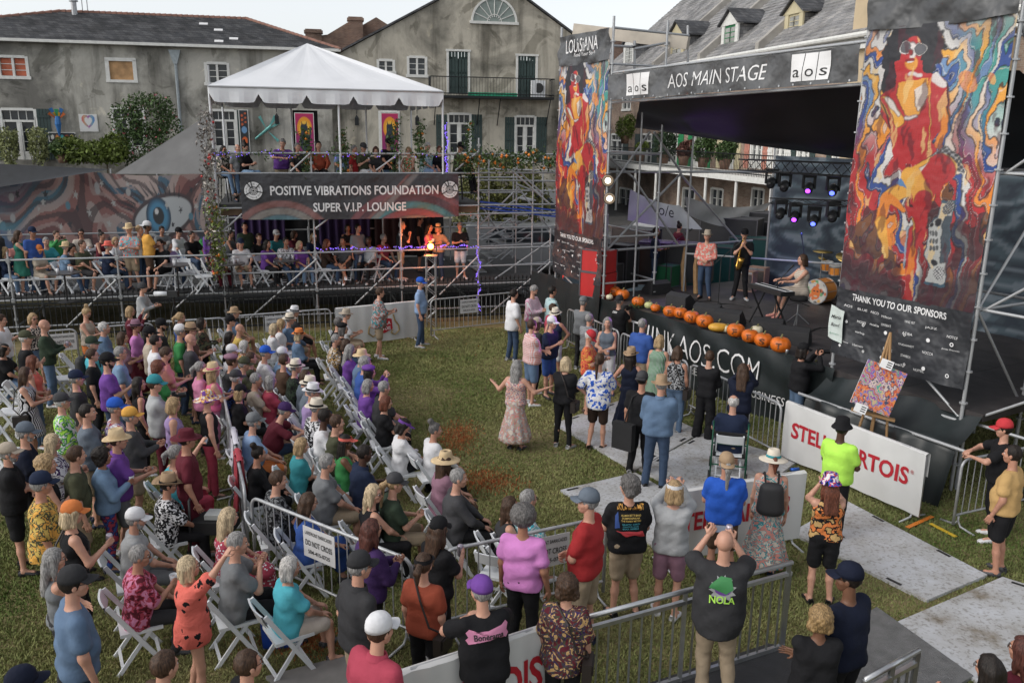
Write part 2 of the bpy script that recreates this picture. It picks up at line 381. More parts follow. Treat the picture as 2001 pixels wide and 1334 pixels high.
def lp(a,b,t): return a*(1-t)+b*t
def wrinkle(d,org,h,amp,seed):
    X,Y,Z=coords(d,org,h); r=np.random.default_rng(seed); o=0
    for q in range(3):
        a=r.uniform(-1,1,3)*_v(24,24,30)*(1+q*.6); o=o+np.sin(X*a[0]+Y*a[1]+Z*a[2]+r.uniform(0,6))/(1+q*.5)
    d+=(o*amp*.5).astype(np.float32)
def top_prims(J,fem,fat,style):
    P=J['P'];b=[];bx=_v(.075,0,0);fw=_v(0,.035*fat,0); g={'tee':.018,'long':.018,'tank':.012,'dress':.014,'polo':.018,'jacket':.03,'loose':.03}.get(style,.018)
    sl=J['SL'];sr=J['SR']
    e=.97 if style!='tank' else .74
    if style in('dress',) : e=.78
    for q_ in (sr,sl): b.append((J['nb']-.05*J['sd'],lp(J['sc'],q_,(e-.5)*2),.052+g*.3,.052+g*.4,.04))
    c=J['chest']; b.append((c-bx*.98,c+bx*.98,.098+.018*fat+g,.098+.018*fat+g,.06))
    wv=J['waist']; lo=.012 if not fem else -.004
    b.append((wv-bx*.85+fw,wv+bx*.85+fw,.086+.055*fat+g+lo,.086+.055*fat+g+lo,.08))
    hz=P+_v(0,0,-.02); b.append((hz-bx*.95+fw*.5,hz+bx*.95+fw*.5,.102+.036*fat+g,.102+.036*fat+g,.06))
    if fem:
        for s in(-1,1): b.append((c+_v(s*.07,.075,-.02),c+_v(s*.06,.08,-.04),.062+g*.5,.06+g*.5,.05))
    if style in('tee','polo','loose'):
        f=.78 if style=='loose' else .62
        for n in 'LR': b.append((J['S'+n],lp(J['S'+n],J['E'+n],f),.049+g*.55+.008*fat,.054+g*.9+.008*fat))
    if style in('long','jacket'):
        for n in 'LR': b.append((J['S'+n],J['E'+n],.054+g*.9,.046+g*.7)); b.append((J['E'+n],lp(J['E'+n],J['W'+n],.93),.046+g*.7,.034+g*.4))
    if style=='quarter':
        for n in 'LR': b.append((J['S'+n],J['E'+n],.06,.058)); b.append((J['E'+n],lp(J['E'+n],J['W'+n],.4),.056,.06))
    if style=='dress':
        if not J['sit']: b.append((P,_v(P[0],P[1]+.01,.52),.16+.03*fat,.23+.02*fat,.05))
        else:
            for n in 'LR': b.append((J['I'+n],lp(J['I'+n],J['K'+n],.95),.12,.095,.06))
            b.append((P,lp(J['KL'],J['KR'],.5)*.85+P*.15,.12,.10,.07))
    if style=='loose' and not J['sit']: b.append((P+_v(0,0,0),P+_v(0,0,-.16),.155+.03*fat,.19,.05))
    return b
def bot_prims(J,fem,fat,style):
    P=J['P'];b=[];bx=_v(.08,0,0)
    b.append((P-bx*.9,P+bx*.9,.100+.030*fat,.100+.030*fat,.05))
    if style in('trousers','jeans','wide'):
        w=.0 if style!='wide' else .035
        for n in 'LR': b.append((J['I'+n],J['K'+n],.090+.015*fat,.068+w*.6)); b.append((J['K'+n],J['A'+n]+_v(0,0,.0),.067+w*.6,.056+w))
    elif style=='leggings':
        for n in 'LR': b.append((J['I'+n],J['K'+n],.092+.015*fat,.062)); b.append((J['K'+n],J['A'+n],.06,.045))
    elif style=='shorts':
        for n in 'LR': b.append((J['I'+n],lp(J['I'+n],J['K'+n],.86),.096+.015*fat,.085))
    elif style=='minis':
        for n in 'LR': b.append((J['I'+n],lp(J['I'+n],J['K'+n],.45),.104+.015*fat,.10))
    elif style=='skirt':
        if not J['sit']: b.append((P,_v(0,0,.28),.14,.30,.04))
        else:
            for n in 'LR': b.append((J['I'+n],J['K'+n],.12,.10,.06)); b.append((J['K'+n],lp(J['K'+n],J['A'+n],.6),.1,.11,.06))
    return b
SHOEV=None
def shoe_mb(mb,A,toe):
    d=Vector(toe); f=Vector((d.x,d.y,0)).normalized(); r=Vector((f.y,-f.x,0)); A=Vector(A); pz=d.z*.6
    vs=[];ns=10
    prof=[(-.055,.030,.0,.10),(-.065,.036,.0,.085),(-.02,.038,.0,.10),(.05,.042,.0,.075),(.12,.047,.0,.055),(.17,.040,.0,.045),(.195,.018,.0,.03)]
    base=A.z-.085
    for q,(y,w,z0,z1) in enumerate(prof):
        for k in range(ns):
            a=2*PI*k/ns; cx=math.cos(a); cz=math.sin(a)
            cx=math.copysign(abs(cx)**.6,cx); zz=(z0+z1)/2+math.copysign(abs(cz)**.7,cz)*(z1-z0)/2
            p=A+f*y+r*(w*cx); vs.append((p.x,p.y,base+zz+pz*max(0,y)/.17))
    fs=[(i*ns+k,i*ns+(k+1)%ns,(i+1)*ns+(k+1)%ns,(i+1)*ns+k) for i in range(len(prof)-1) for k in range(ns)]+[tuple(range(ns-1,-1,-1)),tuple((len(prof)-1)*ns+k for k in range(ns))]
    mb.add(vs,fs)
def hair_mesh(style,h,seed):
    lo=np.array([-.24,-.26,-.50 if style in('long','pony','braids') else -.27]); hi=np.array([.24,.24,.28]); n=np.ceil((hi-lo)/h).astype(int)+1
    d=np.full(tuple(n),1.0,np.float32); X,Y,Z=coords(d,lo,h)
    r=np.random.default_rng(seed); t=r.uniform(-.004,.006)
    if style=='afro': ell(d,lo,h,(0,-.025,.05),(.135,.135,.13),.02)
    elif style=='curly': ell(d,lo,h,(0,-.02,.035),(.108,.122,.115),.02); cone(d,lo,h,(-.06,-.05,-.05),(.06,-.05,-.05),.06,.06,.03)
    else: ell(d,lo,h,(0,-.014,.028),(.083+t,.100+t,.104+t),.02)
    if style in('bob','long'): 
        for s in(-1,1): cone(d,lo,h,(s*.065,-.01,.03),(s*.078,-.012,-.11),.035,.033,.03)
        cone(d,lo,h,(-.045,-.07,.0),(-.045,-.075,-.11),.045,.045,.03); cone(d,lo,h,(.045,-.07,.0),(.045,-.075,-.11),.045,.045,.03)
    if style=='long':
        for x in(-.05,0,.05): cone(d,lo,h,(x,-.08,-.08),(x*1.15,-.11,-.34),.045,.03,.03)
        for s in(-1,1): cone(d,lo,h,(s*.075,-.02,-.08),(s*.09,.0,-.24),.032,.022,.02)
    if style in('pony','ponys'): cone(d,lo,h,(0,-.11,.03),(0,-.155,-.02),.03,.038,.02); cone(d,lo,h,(0,-.155,-.02),(0,-.15,-.30 if style=='pony' else -.15),.036,.015,.02)
    if style=='bun': cone(d,lo,h,(0,-.07,.12),(0,-.09,.15),.045,.045,.015)
    if style=='braids':
        for q in range(9):
            a=-PI*.95+PI*.9*q/8; x,y=.08*math.cos(a),.09*math.sin(a)-.01; cone(d,lo,h,(x,y,.02),(x*1.3,y*1.25,-.30+.06*r.random()),.018,.013,.004)
    d+=(.004*np.sin(X*70+r.random()*6)*np.sin(Y*60+Z*9)+(.010 if style in('curly','afro') else .002)*np.sin(X*95+1)*np.sin(Y*105)*np.sin(Z*100)).astype(np.float32)
    # open the face: nothing in front of the hairline
    hl=.048 if style!='afro' else .05
    front=np.minimum(Y-(.052-.35*np.clip(-Z,-.02,.2) if style in('long','bob','curly') else .045-.5*np.clip(.03-Z,0,.12)),(.072-Z))
    d=np.maximum(d,front)
    if style in('short','bun','pony','ponys','thin'): d=np.maximum(d,np.maximum(-.065-Z,-.3) if style in('short','thin') else -.075-Z) if style not in('pony','ponys') else np.maximum(d,np.minimum(-.075-Z,Y+.125))
    if style=='thin': d=np.maximum(d,-(np.sqrt((X/.085)**2+((Y-.015)/.10)**2+((Z-.1)/.085)**2)-1)*.085)
    return nets(d,lo,h)
def hat_parts(kind):
    """returns list of (name, verts, faces) in head space"""
    mb=MB(); out=[]; N=22
    if kind in('cap','capb'):
        prof=[(.0,.138),(.035,.134),(.065,.118),(.088,.085),(.095,.05),(.096,.022),(.091,.022)]
        mb.lathe(prof,N,(0,-.012,.012),sx=.93,sy=1.08)
        s=1 if kind=='cap' else -1
        def f(a,b):
            th=(a-.5)*2.0; R=.098+b*.075*math.cos(th*.9)**.6 if b>0 else .095
            x=math.sin(th)*.092*(1+b*.02); y=math.cos(th)*.095+b*.078*max(0,math.cos(th*1.05)); return (x,s*(y*1.05)-.012,.040-.0*b-.012*b-.016*abs(a-.5)*2*b)
        mb.grid(f,12,3); mb.grid(lambda a,b:tuple(_v(*f(1-a,b))-_v(0,0,.006)),12,3)
        return [('crown',mb)]
    if kind=='visor':
        mb.lathe([(.092,.07),(.096,.03)],N,(0,-.012,.012),sx=.93,sy=1.08)
        def f(a,b):
            th=(a-.5)*2.0; x=math.sin(th)*.092; y=math.cos(th)*.095+b*.085*max(0,math.cos(th*1.05)); return (x,y*1.05-.012,.044-.014*b)
        mb.grid(f,12,3); return [('crown',mb)]
    if kind=='beanie':
        mb.lathe([(0,.15),(.04,.145),(.075,.12),(.094,.08),(.098,.03),(.098,.0),(.09,.0)],N,(0,-.012,.005),sx=.93,sy=1.08); return [('crown',mb)]
    if kind=='beret':
        mb.lathe([(0,.14),(.06,.135),(.11,.11),(.122,.085),(.105,.06),(.09,.05)],N,(0,-.03,.01)); return [('crown',mb)]
    if kind=='bucket':
        mb.lathe([(0,.135),(.07,.132),(.086,.12),(.096,.05),(.135,.0),(.137,-.003),(.096,.044)],N,(0,-.01,.02),sx=.95,sy=1.05); return [('crown',mb)]
    R={'fedora':.148,'panama':.155,'sun':.19,'cowboy':.175,'stetson':.165}[kind]; ch={'fedora':.125,'panama':.125,'sun':.11,'cowboy':.14,'stetson':.10}[kind]
    c0=.03
    vs=[];prof=[(.0,ch-.022),(.03,ch-.018),(.058,ch),(.074,ch-.008),(.086,ch*.5),(.092,.018),(.095,.004),(R*.75,.0),(R,.006),(R+.001,.0),(R*.75,-.006),(.09,-.003)]
    if kind=='stetson': prof=[(.0,ch),(.05,ch),(.075,ch-.004),(.08,ch-.012)]+prof[4:]
    up={'fedora':.02,'panama':.014,'sun':-.03,'cowboy':.055,'stetson':.0}[kind]
    M2=[]
    for r0,z in prof:
        for k in range(N):
            a=2*PI*k/N; x=r0*math.cos(a)*.92; y=r0*math.sin(a)*1.08; zz=z
            if r0<.062 and z>ch*.6 and kind!='stetson': zz-=.014*(1-abs(math.cos(a))*r0/.062) if r0<.05 else 0
            e=max(0,(r0-.095)/(R-.095)); zz+=e*up*(abs(math.cos(a)) if kind in('cowboy','fedora','panama') else 1)-e*.012*(abs(math.sin(a)) if kind!='sun' else 0)
            M2.append((x,y-.012,zz+c0))
    fs=[(i*N+k,i*N+(k+1)%N,(i+1)*N+(k+1)%N,(i+1)*N+k) for i in range(len(prof)-1) for k in range(N)]
    mb.add(M2,fs); bd=MB(); bd.lathe([(.0925,.03),(.0965,.006),(.0965,.004)],N,(0,-.012,c0),sx=.935,sy=1.09)
    bd.v=[];bd.f=[];bd.m=[]; bd.lathe([(.0905,.036),(.0935,.036),(.0985,.008),(.095,.006)],N,(0,-.012,c0),sx=.93,sy=1.09)
    return [('crown',mb),('band',bd)]
C={ # real-world base colours, before the dusk muting below
'black':(.012,.012,.014),'char':(.035,.035,.038),'dgrey':(.06,.06,.065),'grey':(.17,.18,.19),'lgrey':(.36,.37,.38),'white':(.68,.68,.70),'cream':(.58,.5,.42),'beige':(.42,.35,.27),
'khaki':(.33,.25,.16),'tan':(.38,.25,.14),'brown':(.09,.05,.03),'dbrown':(.035,.02,.014),'olive':(.07,.075,.04),'dgreen':(.03,.05,.03),'green':(.03,.25,.06),'emer':(.02,.17,.12),
'lime':(.42,.85,.02),'yellow':(.62,.42,.06),'gold':(.75,.36,.02),'mustard':(.55,.33,.10),'orange':(.72,.19,.02),'rust':(.33,.055,.02),'coral':(.78,.13,.09),'salmon':(.62,.23,.19),
'red':(.38,.012,.015),'bred':(.55,.02,.03),'maroon':(.12,.012,.025),'crimson':(.42,.04,.08),'pink':(.62,.20,.36),'hpink':(.65,.10,.24),'mauve':(.28,.14,.20),'orchid':(.62,.20,.55),
'purple':(.16,.05,.32),'dpurple':(.05,.02,.10),'lilac':(.32,.22,.45),'navy':(.015,.025,.06),'dnavy':(.008,.012,.03),'blue':(.03,.09,.34),'rblue':(.01,.10,.55),'denim':(.10,.17,.28),'ldenim':(.16,.27,.42),
'jean':(.04,.07,.13),'sky':(.22,.34,.55),'slate':(.12,.15,.19),'teal':(.02,.28,.32),'turq':(.05,.45,.55),'aqua':(.20,.48,.50),'straw':(.62,.45,.24),'panama':(.68,.60,.48),
'hbrown':(.07,.035,.018),'hdark':(.018,.012,.009),'hgrey':(.28,.27,.26),'hwhite':(.55,.53,.50),'hblond':(.42,.27,.12),'hlblond':(.56,.42,.24),'hred':(.16,.045,.02),'hsalt':(.13,.12,.115),'hauburn':(.10,.03,.02),'hstraw':(.33,.2,.07)}
C={k:tuple((x*.86+.14*(.3*v[0]+.6*v[1]+.1*v[2]))*.95 for x in v) for k,v in C.items()}  # dusk light put into the palette: all colours muted and slightly darkened
SK={'a':(.50,.27,.19),'b':(.42,.21,.14),'c':(.33,.16,.10),'d':(.15,.07,.04),'e':(.07,.032,.02),'p':(.56,.33,.26)}
def skinm(k): return mat('skin_'+k,SK[k],.5,0,.08,14,.08,60,spec=.4)
M_EYEW=mat('eye_white',(.55,.52,.5),.3,0,0); M_DARK=mat('dark_eye',(.015,.01,.008),.3,0,0)
def fabric(spec):
    """'color' or 'kind:c1:c2[:c3]'"""
    if spec in _mats: return _mats[spec]
    p=spec.split(':')
    if len(p)==1:
        m=mat('cloth_'+spec,C[spec],.85,0,.14,4,1.0,8,spec=.2); _mats[spec]=m; return m
    kind,cs=p[0],[C[c] for c in p[1:]]
    m=bpy.data.materials.new('cloth_'+kind); m.use_nodes=True; nt=m.node_tree; b=nt.nodes['Principled BSDF']; b.inputs['Roughness'].default_value=.85; b.inputs['Specular IOR Level'].default_value=.2
    tc=nt.nodes.new('ShaderNodeTexCoord'); L=nt.links.new
    def noise(s,det=3,dist=0):
        n=nt.nodes.new('ShaderNodeTexNoise'); n.inputs['Scale'].default_value=s; n.inputs['Detail'].default_value=det; n.inputs['Distortion'].default_value=dist; L(tc.outputs['Object'],n.inputs['Vector']); return n
    if kind in('floral','print','camo','tie','swirl'):
        s,det,dist={'floral':(17,2,.5),'print':(30,2,.2),'camo':(12,2,0),'tie':(6,3,2.5),'swirl':(7,1,4)}[kind]
        n=noise(s,det,dist); st=[]; k=len(cs); 
        for i,c in enumerate(cs): st+= [(.36+.28*i/k,c),(.36+.28*(i+.85)/k,c)]
        r=_ramp(nt,st); L(n.outputs['Fac'],r.inputs[0]); L(r.outputs[0],b.inputs['Base Color'])
    elif kind in('dots',):
        v=nt.nodes.new('ShaderNodeTexVoronoi'); v.inputs['Scale'].default_value=26; L(tc.outputs['Object'],v.inputs['Vector'])
        r=_ramp(nt,[(.30,cs[1]),(.36,cs[0])]); L(v.outputs['Distance'],r.inputs[0]); L(r.outputs[0],b.inputs['Base Color'])
    elif kind in('blot',):
        v=nt.nodes.new('ShaderNodeTexVoronoi'); v.inputs['Scale'].default_value=8; L(tc.outputs['Object'],v.inputs['Vector'])
        n=noise(22,2,0); ad=nt.nodes.new('ShaderNodeMath'); ad.operation='ADD'; L(v.outputs['Distance'],ad.inputs[0]); L(n.outputs['Fac'],ad.inputs[1])
        r=_ramp(nt,[(.72,cs[1]),(.76,cs[0])]); L(ad.outputs[0],r.inputs[0]); L(r.outputs[0],b.inputs['Base Color'])
    else:
        def wave(ax,s):
            wv=nt.nodes.new('ShaderNodeTexWave'); wv.bands_direction=ax; wv.inputs['Scale'].default_value=s; wv.inputs['Distortion'].default_value=.6; wv.inputs['Detail Scale'].default_value=2; L(tc.outputs['Object'],wv.inputs['Vector']); return wv
        if kind=='stripe': wv=wave('X',12); r=_ramp(nt,[(.45,cs[0]),(.55,cs[1])]); L(wv.outputs['Fac'],r.inputs[0]); L(r.outputs[0],b.inputs['Base Color'])
        elif kind=='hstripe': wv=wave('Z',9); r=_ramp(nt,[(.45,cs[0]),(.55,cs[1])]); L(wv.outputs['Fac'],r.inputs[0]); L(r.outputs[0],b.inputs['Base Color'])
        else:
            wv=wave('X',9); w2=wave('Z',9); r=_ramp(nt,[(.62,cs[0]),(.72,cs[1])]); r2=_ramp(nt,[(.62,cs[0]),(.72,cs[1])]); L(wv.outputs['Fac'],r.inputs[0]); L(w2.outputs['Fac'],r2.inputs[0])
            mx=nt.nodes.new('ShaderNodeMix'); mx.data_type='RGBA'; mx.inputs[0].default_value=.5; L(r.outputs[0],mx.inputs[6]); L(r2.outputs[0],mx.inputs[7]); L(mx.outputs[2],b.inputs['Base Color'])
    n2=noise(11,5,1); bp=nt.nodes.new('ShaderNodeBump'); bp.inputs['Strength'].default_value=.7; bp.inputs['Distance'].default_value=.03; L(n2.outputs['Fac'],bp.inputs['Height']); L(bp.outputs[0],b.inputs['Normal'])
    _mats[spec]=m; return m
def hairm(k):
    key='hair'+k
    if key in _mats: return _mats[key]
    c=C[k]; m=bpy.data.materials.new('hair'); m.use_nodes=True; nt=m.node_tree; b=nt.nodes['Principled BSDF']; b.inputs['Roughness'].default_value=.55; b.inputs['Specular IOR Level'].default_value=.3
    tc=nt.nodes.new('ShaderNodeTexCoord'); mp=nt.nodes.new('ShaderNodeMapping'); mp.inputs['Scale'].default_value=(90,90,14); n=nt.nodes.new('ShaderNodeTexNoise'); n.inputs['Scale'].default_value=1; n.inputs['Detail'].default_value=3
    nt.links.new(tc.outputs['Object'],mp.inputs[0]); nt.links.new(mp.outputs[0],n.inputs['Vector'])
    r=_ramp(nt,[(.35,[x*.45 for x in c]),(.7,[min(1,x*1.35) for x in c])]); nt.links.new(n.outputs['Fac'],r.inputs[0]); nt.links.new(r.outputs[0],b.inputs['Base Color'])
    bp=nt.nodes.new('ShaderNodeBump'); bp.inputs['Strength'].default_value=.7; bp.inputs['Distance'].default_value=.01; nt.links.new(n.outputs['Fac'],bp.inputs['Height']); nt.links.new(bp.outputs[0],b.inputs['Normal'])
    _mats[key]=m; return m
def xf(V,M,t): return V@np.array(M).T+np.asarray(t)
PEOPLE=[]
def person(u,v,legs,arms,face,top,bot,hair,hat=None,skin='a',fem=0,fat=.3,z=0,label='',items='',lean=0,yaw=0,pitch=0,s=1.0,seat=.45,shoe='black',group=None,glasses=None,xy=None,backprint=None,seed=None):
    """head pixel (u,v) -> the spot on the ground where a head of that height is seen"""
    i=len(PEOPLE); seed=i*13+5 if seed is None else seed; rg=random.Random(seed)
    if len(arms)==1 and arms in 'ur': arms=arms+('l' if legs in 'CXF' else 'dk'[i%3==0])
    J=skel(legs,arms,fem,fat,lean,seat,rg)
    s=s*(.945 if fem else 1.0); hz=z+J['head'][2]*s; fr=math.radians(face)
    hp=G(u,v,hz) if xy is None else _v(xy[0],xy[1],hz)
    off=J['head'][:2]*s; ox=off[0]*math.cos(fr)+off[1]*math.sin(fr); oy=-off[0]*math.sin(fr)+off[1]*math.cos(fr)
    bx,by=hp[0]-ox,hp[1]-oy; D=math.hypot(bx,by)
    h=.019 if D<11 else (.024 if D<16 else .031)
    R=root('person',(bx,by,z),label,'person',group); R.rotation_euler[2]=-fr; R.scale=(s,s,s)
    sk=skinm(skin); lipm=mat('lips_'+skin,tuple(c*f for c,f in zip(SK[skin],(.95,.6,.62))),.4,0,0)
    pr=body_prims(J,fem,fat); d,lo=field(pr,h,.03); V,Fq=nets(d,lo,h); parts=[(V,Fq,0)]
    HM=rotm(math.radians(yaw),math.radians(pitch)+lean*.3)
    for hv,hf,hm in tpl(head_template,.0085 if D<12 else .0125,bool(fem)): parts.append((xf(hv,HM,J['head']),hf,hm))
    for n,sx in(('R',1),('L',-1)):
        hk,pn=J['H'+n]; ax=Vector(J['W'+n]-J['E'+n]).normalized()
        if hk=='relax' and legs in 'CX' and arms[0 if n=='R' else -1]=='l': ax=(ax+Vector((0,.6,.1))).normalized()
        y=Vector(pn); y=(y-ax*y.dot(ax)).normalized(); x=y.cross(ax); M=Matrix((x*-1 if False else x,y,ax)).transposed()
        hv,hf=tpl(hand_template,.006 if D<12 else .0095,hk); hv=hv.copy()
        flip=(n=='L')
        hv[:,0]*=-1 if flip else 1; ff=hf[:,::-1] if flip else hf
        parts.append((xf(hv,M,J['W'+n]),ff,0)); J['G'+n]=xf(_v(0,.035,.075)[None],M,J['W'+n])[0]; J['MX'+n]=M
    me=np_mesh('body',parts,[sk,M_DARK,lipm,M_EYEW]); link('body',me,R,world=False)
    # trousers / skirt
    if bot:
        st,fs=bot.split(' ',1); d,lo=field(bot_prims(J,fem,fat,st),h,.025)
        X,Y,Z=coords(d,lo,h)
        if st=='skirt' and not J['sit']: d+=(.014*np.sin(np.arctan2(Y,X)*11+Z*3)*np.clip((1.0-Z)*1.6,0,1)).astype(np.float32)
        wrinkle(d,lo,h,.007,seed+1)
        if not J['sit']: d=np.maximum(d,Z-(J['P'][2]+.10)); 
        if st in('trousers','jeans','wide','leggings'): d=np.maximum(d,.045-Z)
        if st=='skirt' and not J['sit']: d=np.maximum(d,.20-Z)
        V,Fq=nets(d,lo,h); link({'shorts':'shorts','minis':'shorts','skirt':'skirt'}.get(st,'trousers'),np_mesh('trousers',[(V,Fq,0)],[fabric(fs)]),R,world=False)
    if top:
        st,fs=top.split(' ',1); d,lo=field(top_prims(J,fem,fat,st),h,.03); X,Y,Z=coords(d,lo,h)
        wrinkle(d,lo,h,.009 if D<14 else .006,seed+2)
        if st=='dress':
            if not J['sit']:
                d+=(.010*np.sin(np.arctan2(Y,X)*9)*np.clip((.95-Z)*2,0,1)).astype(np.float32); d=np.maximum(d,.5-Z)
        elif not J['sit']: d=np.maximum(d,(J['P'][2]-(.16 if st=='loose' else .07 if st!='tank' else .03))-Z)
        # neck opening
        nb=J['nb']; q=np.sqrt((X-nb[0])**2+(Y-nb[1]-.02)**2+((Z-nb[2]-.03)*1.0)**2)-(.078 if st in('tank','dress') else .066); d=np.maximum(d,-q)
        V,Fq=nets(d,lo,h); tm=np_mesh('shirt',[(V,Fq,0)],[fabric(fs)]); to=link({'dress':'dress','jacket':'jacket','tank':'tank_top'}.get(st,'shirt'),tm,R,world=False)
        if backprint: backprint(R,V,Fq,J)
        if st in('polo','jacket') and D<22:
            mb=MB(); mb.sm=True; mb.lathe([(.058,-.005),(.060,.034),(.066,.036),(.086,-.012)],14,(nb[0],nb[1]+.012,nb[2]-.006),M=Matrix.Rotation(-.22,3,'X'),sx=1.04); mb.build('collar',fabric(fs),R,world=False)
    if legs and D<30:
        mb=MB(); mb.sm=True
        for n in 'LR': shoe_mb(mb,J['A'+n],J['T'+n])
        for n,A in (('L',J['AL']),('R',J['AR'])):
            pass
        mL=MB(); shoe_mb(mL,J['AL'],J['TL']); mL.sm=True; mR=MB(); shoe_mb(mR,J['AR'],J['TR']); mR.sm=True
        sm=mat('shoe_'+shoe,C[shoe],.5,0,.1)
        mL.build('shoe',sm,R,world=False); mR.build('shoe',sm,R,world=False)
    if hair and hair!='bald':
        st,hc=hair.split(' '); hh=.011 if D<12 else .015
        if hat and st=='curly': st='bob' if fem else 'short'
        V,Fq=tpl(hair_mesh,st,hh,i%3)
        link('hair',np_mesh('hair',[(xf(V,HM,J['head']),Fq,0)],[hairm(hc)]),R,world=False)
    if hat:
        hk=hat.split(' '); ho=None
        for nm,mb in tpl(hat_parts,hk[0]):
            me=bpy.data.meshes.new('hat'); me.from_pydata([tuple(Vector(J['head'])+HM@(Vector(p)*1.04)) for p in mb.v],[],mb.f); me.shade_smooth()
            me.materials.append(fabric(hk[1]) if nm=='crown' else fabric(hk[2] if len(hk)>2 else 'black'))
            if nm=='crown': ho=link('cap' if hk[0] in('cap','capb') else 'hat',me,R,world=False)
            elif len(hk)>2: link('hat_band',me,ho,world=False)
    if glasses or (glasses is None and rg.random()<.35 and D<20):
        mb=MB(); dk=glasses=='sun'
        for sx in(-1,1):
            mb.tube([(sx*.012,.099,.008),(sx*.055,.088,.008),(sx*.062,.07,.008),(sx*.078,-.02,.006)],.0024,5)
            if dk: mb.prism([(sx*.010,.101,-.012),(sx*.052,.093,-.012),(sx*.055,.091,.018),(sx*.008,.102,.018)],(0,.003,0))
            else: mb.tube([(sx*.012,.101,-.012),(sx*.05,.093,-.012),(sx*.052,.092,.016),(sx*.010,.102,.016),(sx*.012,.101,-.012)],.0022,5)
        mb.v=[tuple(Vector(J['head'])+HM@Vector(p)) for p in mb.v]; mb.build('glasses',mat('glasses_frame',(.02,.016,.014),.3,.1,0),R,world=False)
    for ch in ('beard',) if 'B' in items else ():
        d2,lo2=field([((-.04,.045,-.075),(.04,.045,-.075),.030,.030),((-.062,.02,-.03),(-.05,.035,-.07),.018,.02),((.062,.02,-.03),(.05,.035,-.07),.018,.02),((-.02,.085,-.045),(.02,.085,-.045),.008,.008)],.009,.015)
        V,Fq=nets(d2,lo2,.009); link('beard',np_mesh('beard',[(xf(V,HM,J['head']),Fq,0)],[hairm(hair.split(' ')[1] if hair and hair!='bald' else 'hgrey')]),R,world=False)
    PEOPLE.append((R,J,label,D))
    # things the person holds stay things of their own
    MW=Matrix.Translation(Vector((bx,by,z)))@Matrix.Rotation(-fr,4,'Z')@Matrix.Scale(s,4)
    who=label.replace('person ','',1) if label.startswith('person ') else label
    for it in items:
        if it in 'B': continue
        hn='L' if it in 'KPG' else 'R'; g=MW@Vector(J['G'+hn]); 
        mid=MW@Vector((J['GR']+J['GL'])/2)
        if it in 'uU': cup(g,who,it=='U')
        elif it in 'kK': can(g,who)
        elif it in 'pP': phone(g,fr,who)
        elif it=='m': phone(mid,fr,who)
        elif it=='c': camera(mid,fr,who)
        elif it=='s': shoulder_bag(MW,J,who)
        elif it=='a': backpack(MW,J,who)
    return R,J,MW
def short(who,n):
    w=who.split(); return ' '.join(w[:n])
def cup(g,who,b):
    mb=MB(); mb.lathe([(.0,-.055),(.030,-.055),(.042,.055),(.039,.055),(.028,-.045),(0,-.045)],12,g); mb.sm=True
    tag(mb.build('plastic_cup',mat('cup',(.62,.64,.66),.25,0,0)),'clear plastic cup held by the person '+short(who,9),'cup')
def can(g,who):
    mb=MB(); mb.lathe([(.0,-.06),(.026,-.06),(.033,-.05),(.033,.05),(.027,.062),(.0,.058)],12,g); mb.sm=True
    tag(mb.build('drink_can',mat('can',(.45,.40,.46),.3,.6,.5,30)),'drink can held by the person '+short(who,10),'drink can')
def phone(g,fr,who):
    mb=MB(); M=Matrix.Rotation(-fr,3,'Z')@Matrix.Rotation(math.radians(-20),3,'X'); mb.box(g,(.15,.009,.075),M=M); mb.cur=1
    o=M@Vector((0,-.006,0)); mb.box(Vector(g)+o,(.138,.003,.066),M=M)
    tag(mb.build('phone',[mat('phone_case',(.02,.02,.025),.3,.1,0),mat('phone_screen',(.05,.06,.08),.2,0,0,emit=(.35,.4,.5),estr=.25)]),'smartphone held up by the person '+short(who,9),'phone')
def camera(g,fr,who):
    mb=MB(); M=Matrix.Rotation(-fr,3,'Z'); mb.box(g,(.14,.07,.09),M=M); mb.box(Vector(g)+M@Vector((0,0,.055)),(.06,.05,.03),M=M)
    mb.tube([Vector(g)+M@Vector((0,.03,0)),Vector(g)+M@Vector((0,.16,0)),Vector(g)+M@Vector((0,.17,0))],[.036,.04,.045],12)
    tag(mb.build('camera',mat('camera_body',(.015,.015,.016),.4,.1,0)),'black photo camera raised by the person '+short(who,9),'camera')
def shoulder_bag(MW,J,who):
    mb=MB(); S=Vector(J['SL']); P=Vector(J['P']); a=S+Vector((.07,-.02,.10)); b=P+Vector((.24,-.06,.02))
    mb.tube([a,Vector(J['chest'])+Vector((.05,-.155,.05)),P+Vector((.15,-.17,.12)),b],.011,6); mb.tube([a,Vector(J['chest'])+Vector((.03,.15,.0)),P+Vector((.16,.15,.12)),b],.011,6)
    mb.box(b+Vector((0,0,-.10)),(.09,.24,.19)); mb.box(b+Vector((.05,0,-.07)),(.02,.2,.1)); mb.v=[tuple(MW@Vector(p)) for p in mb.v]
    tag(mb.build('shoulder_bag',mat('bag_leather',(.02,.015,.013),.5,0,.1)),'crossbody bag worn by the person '+short(who,9),'bag')
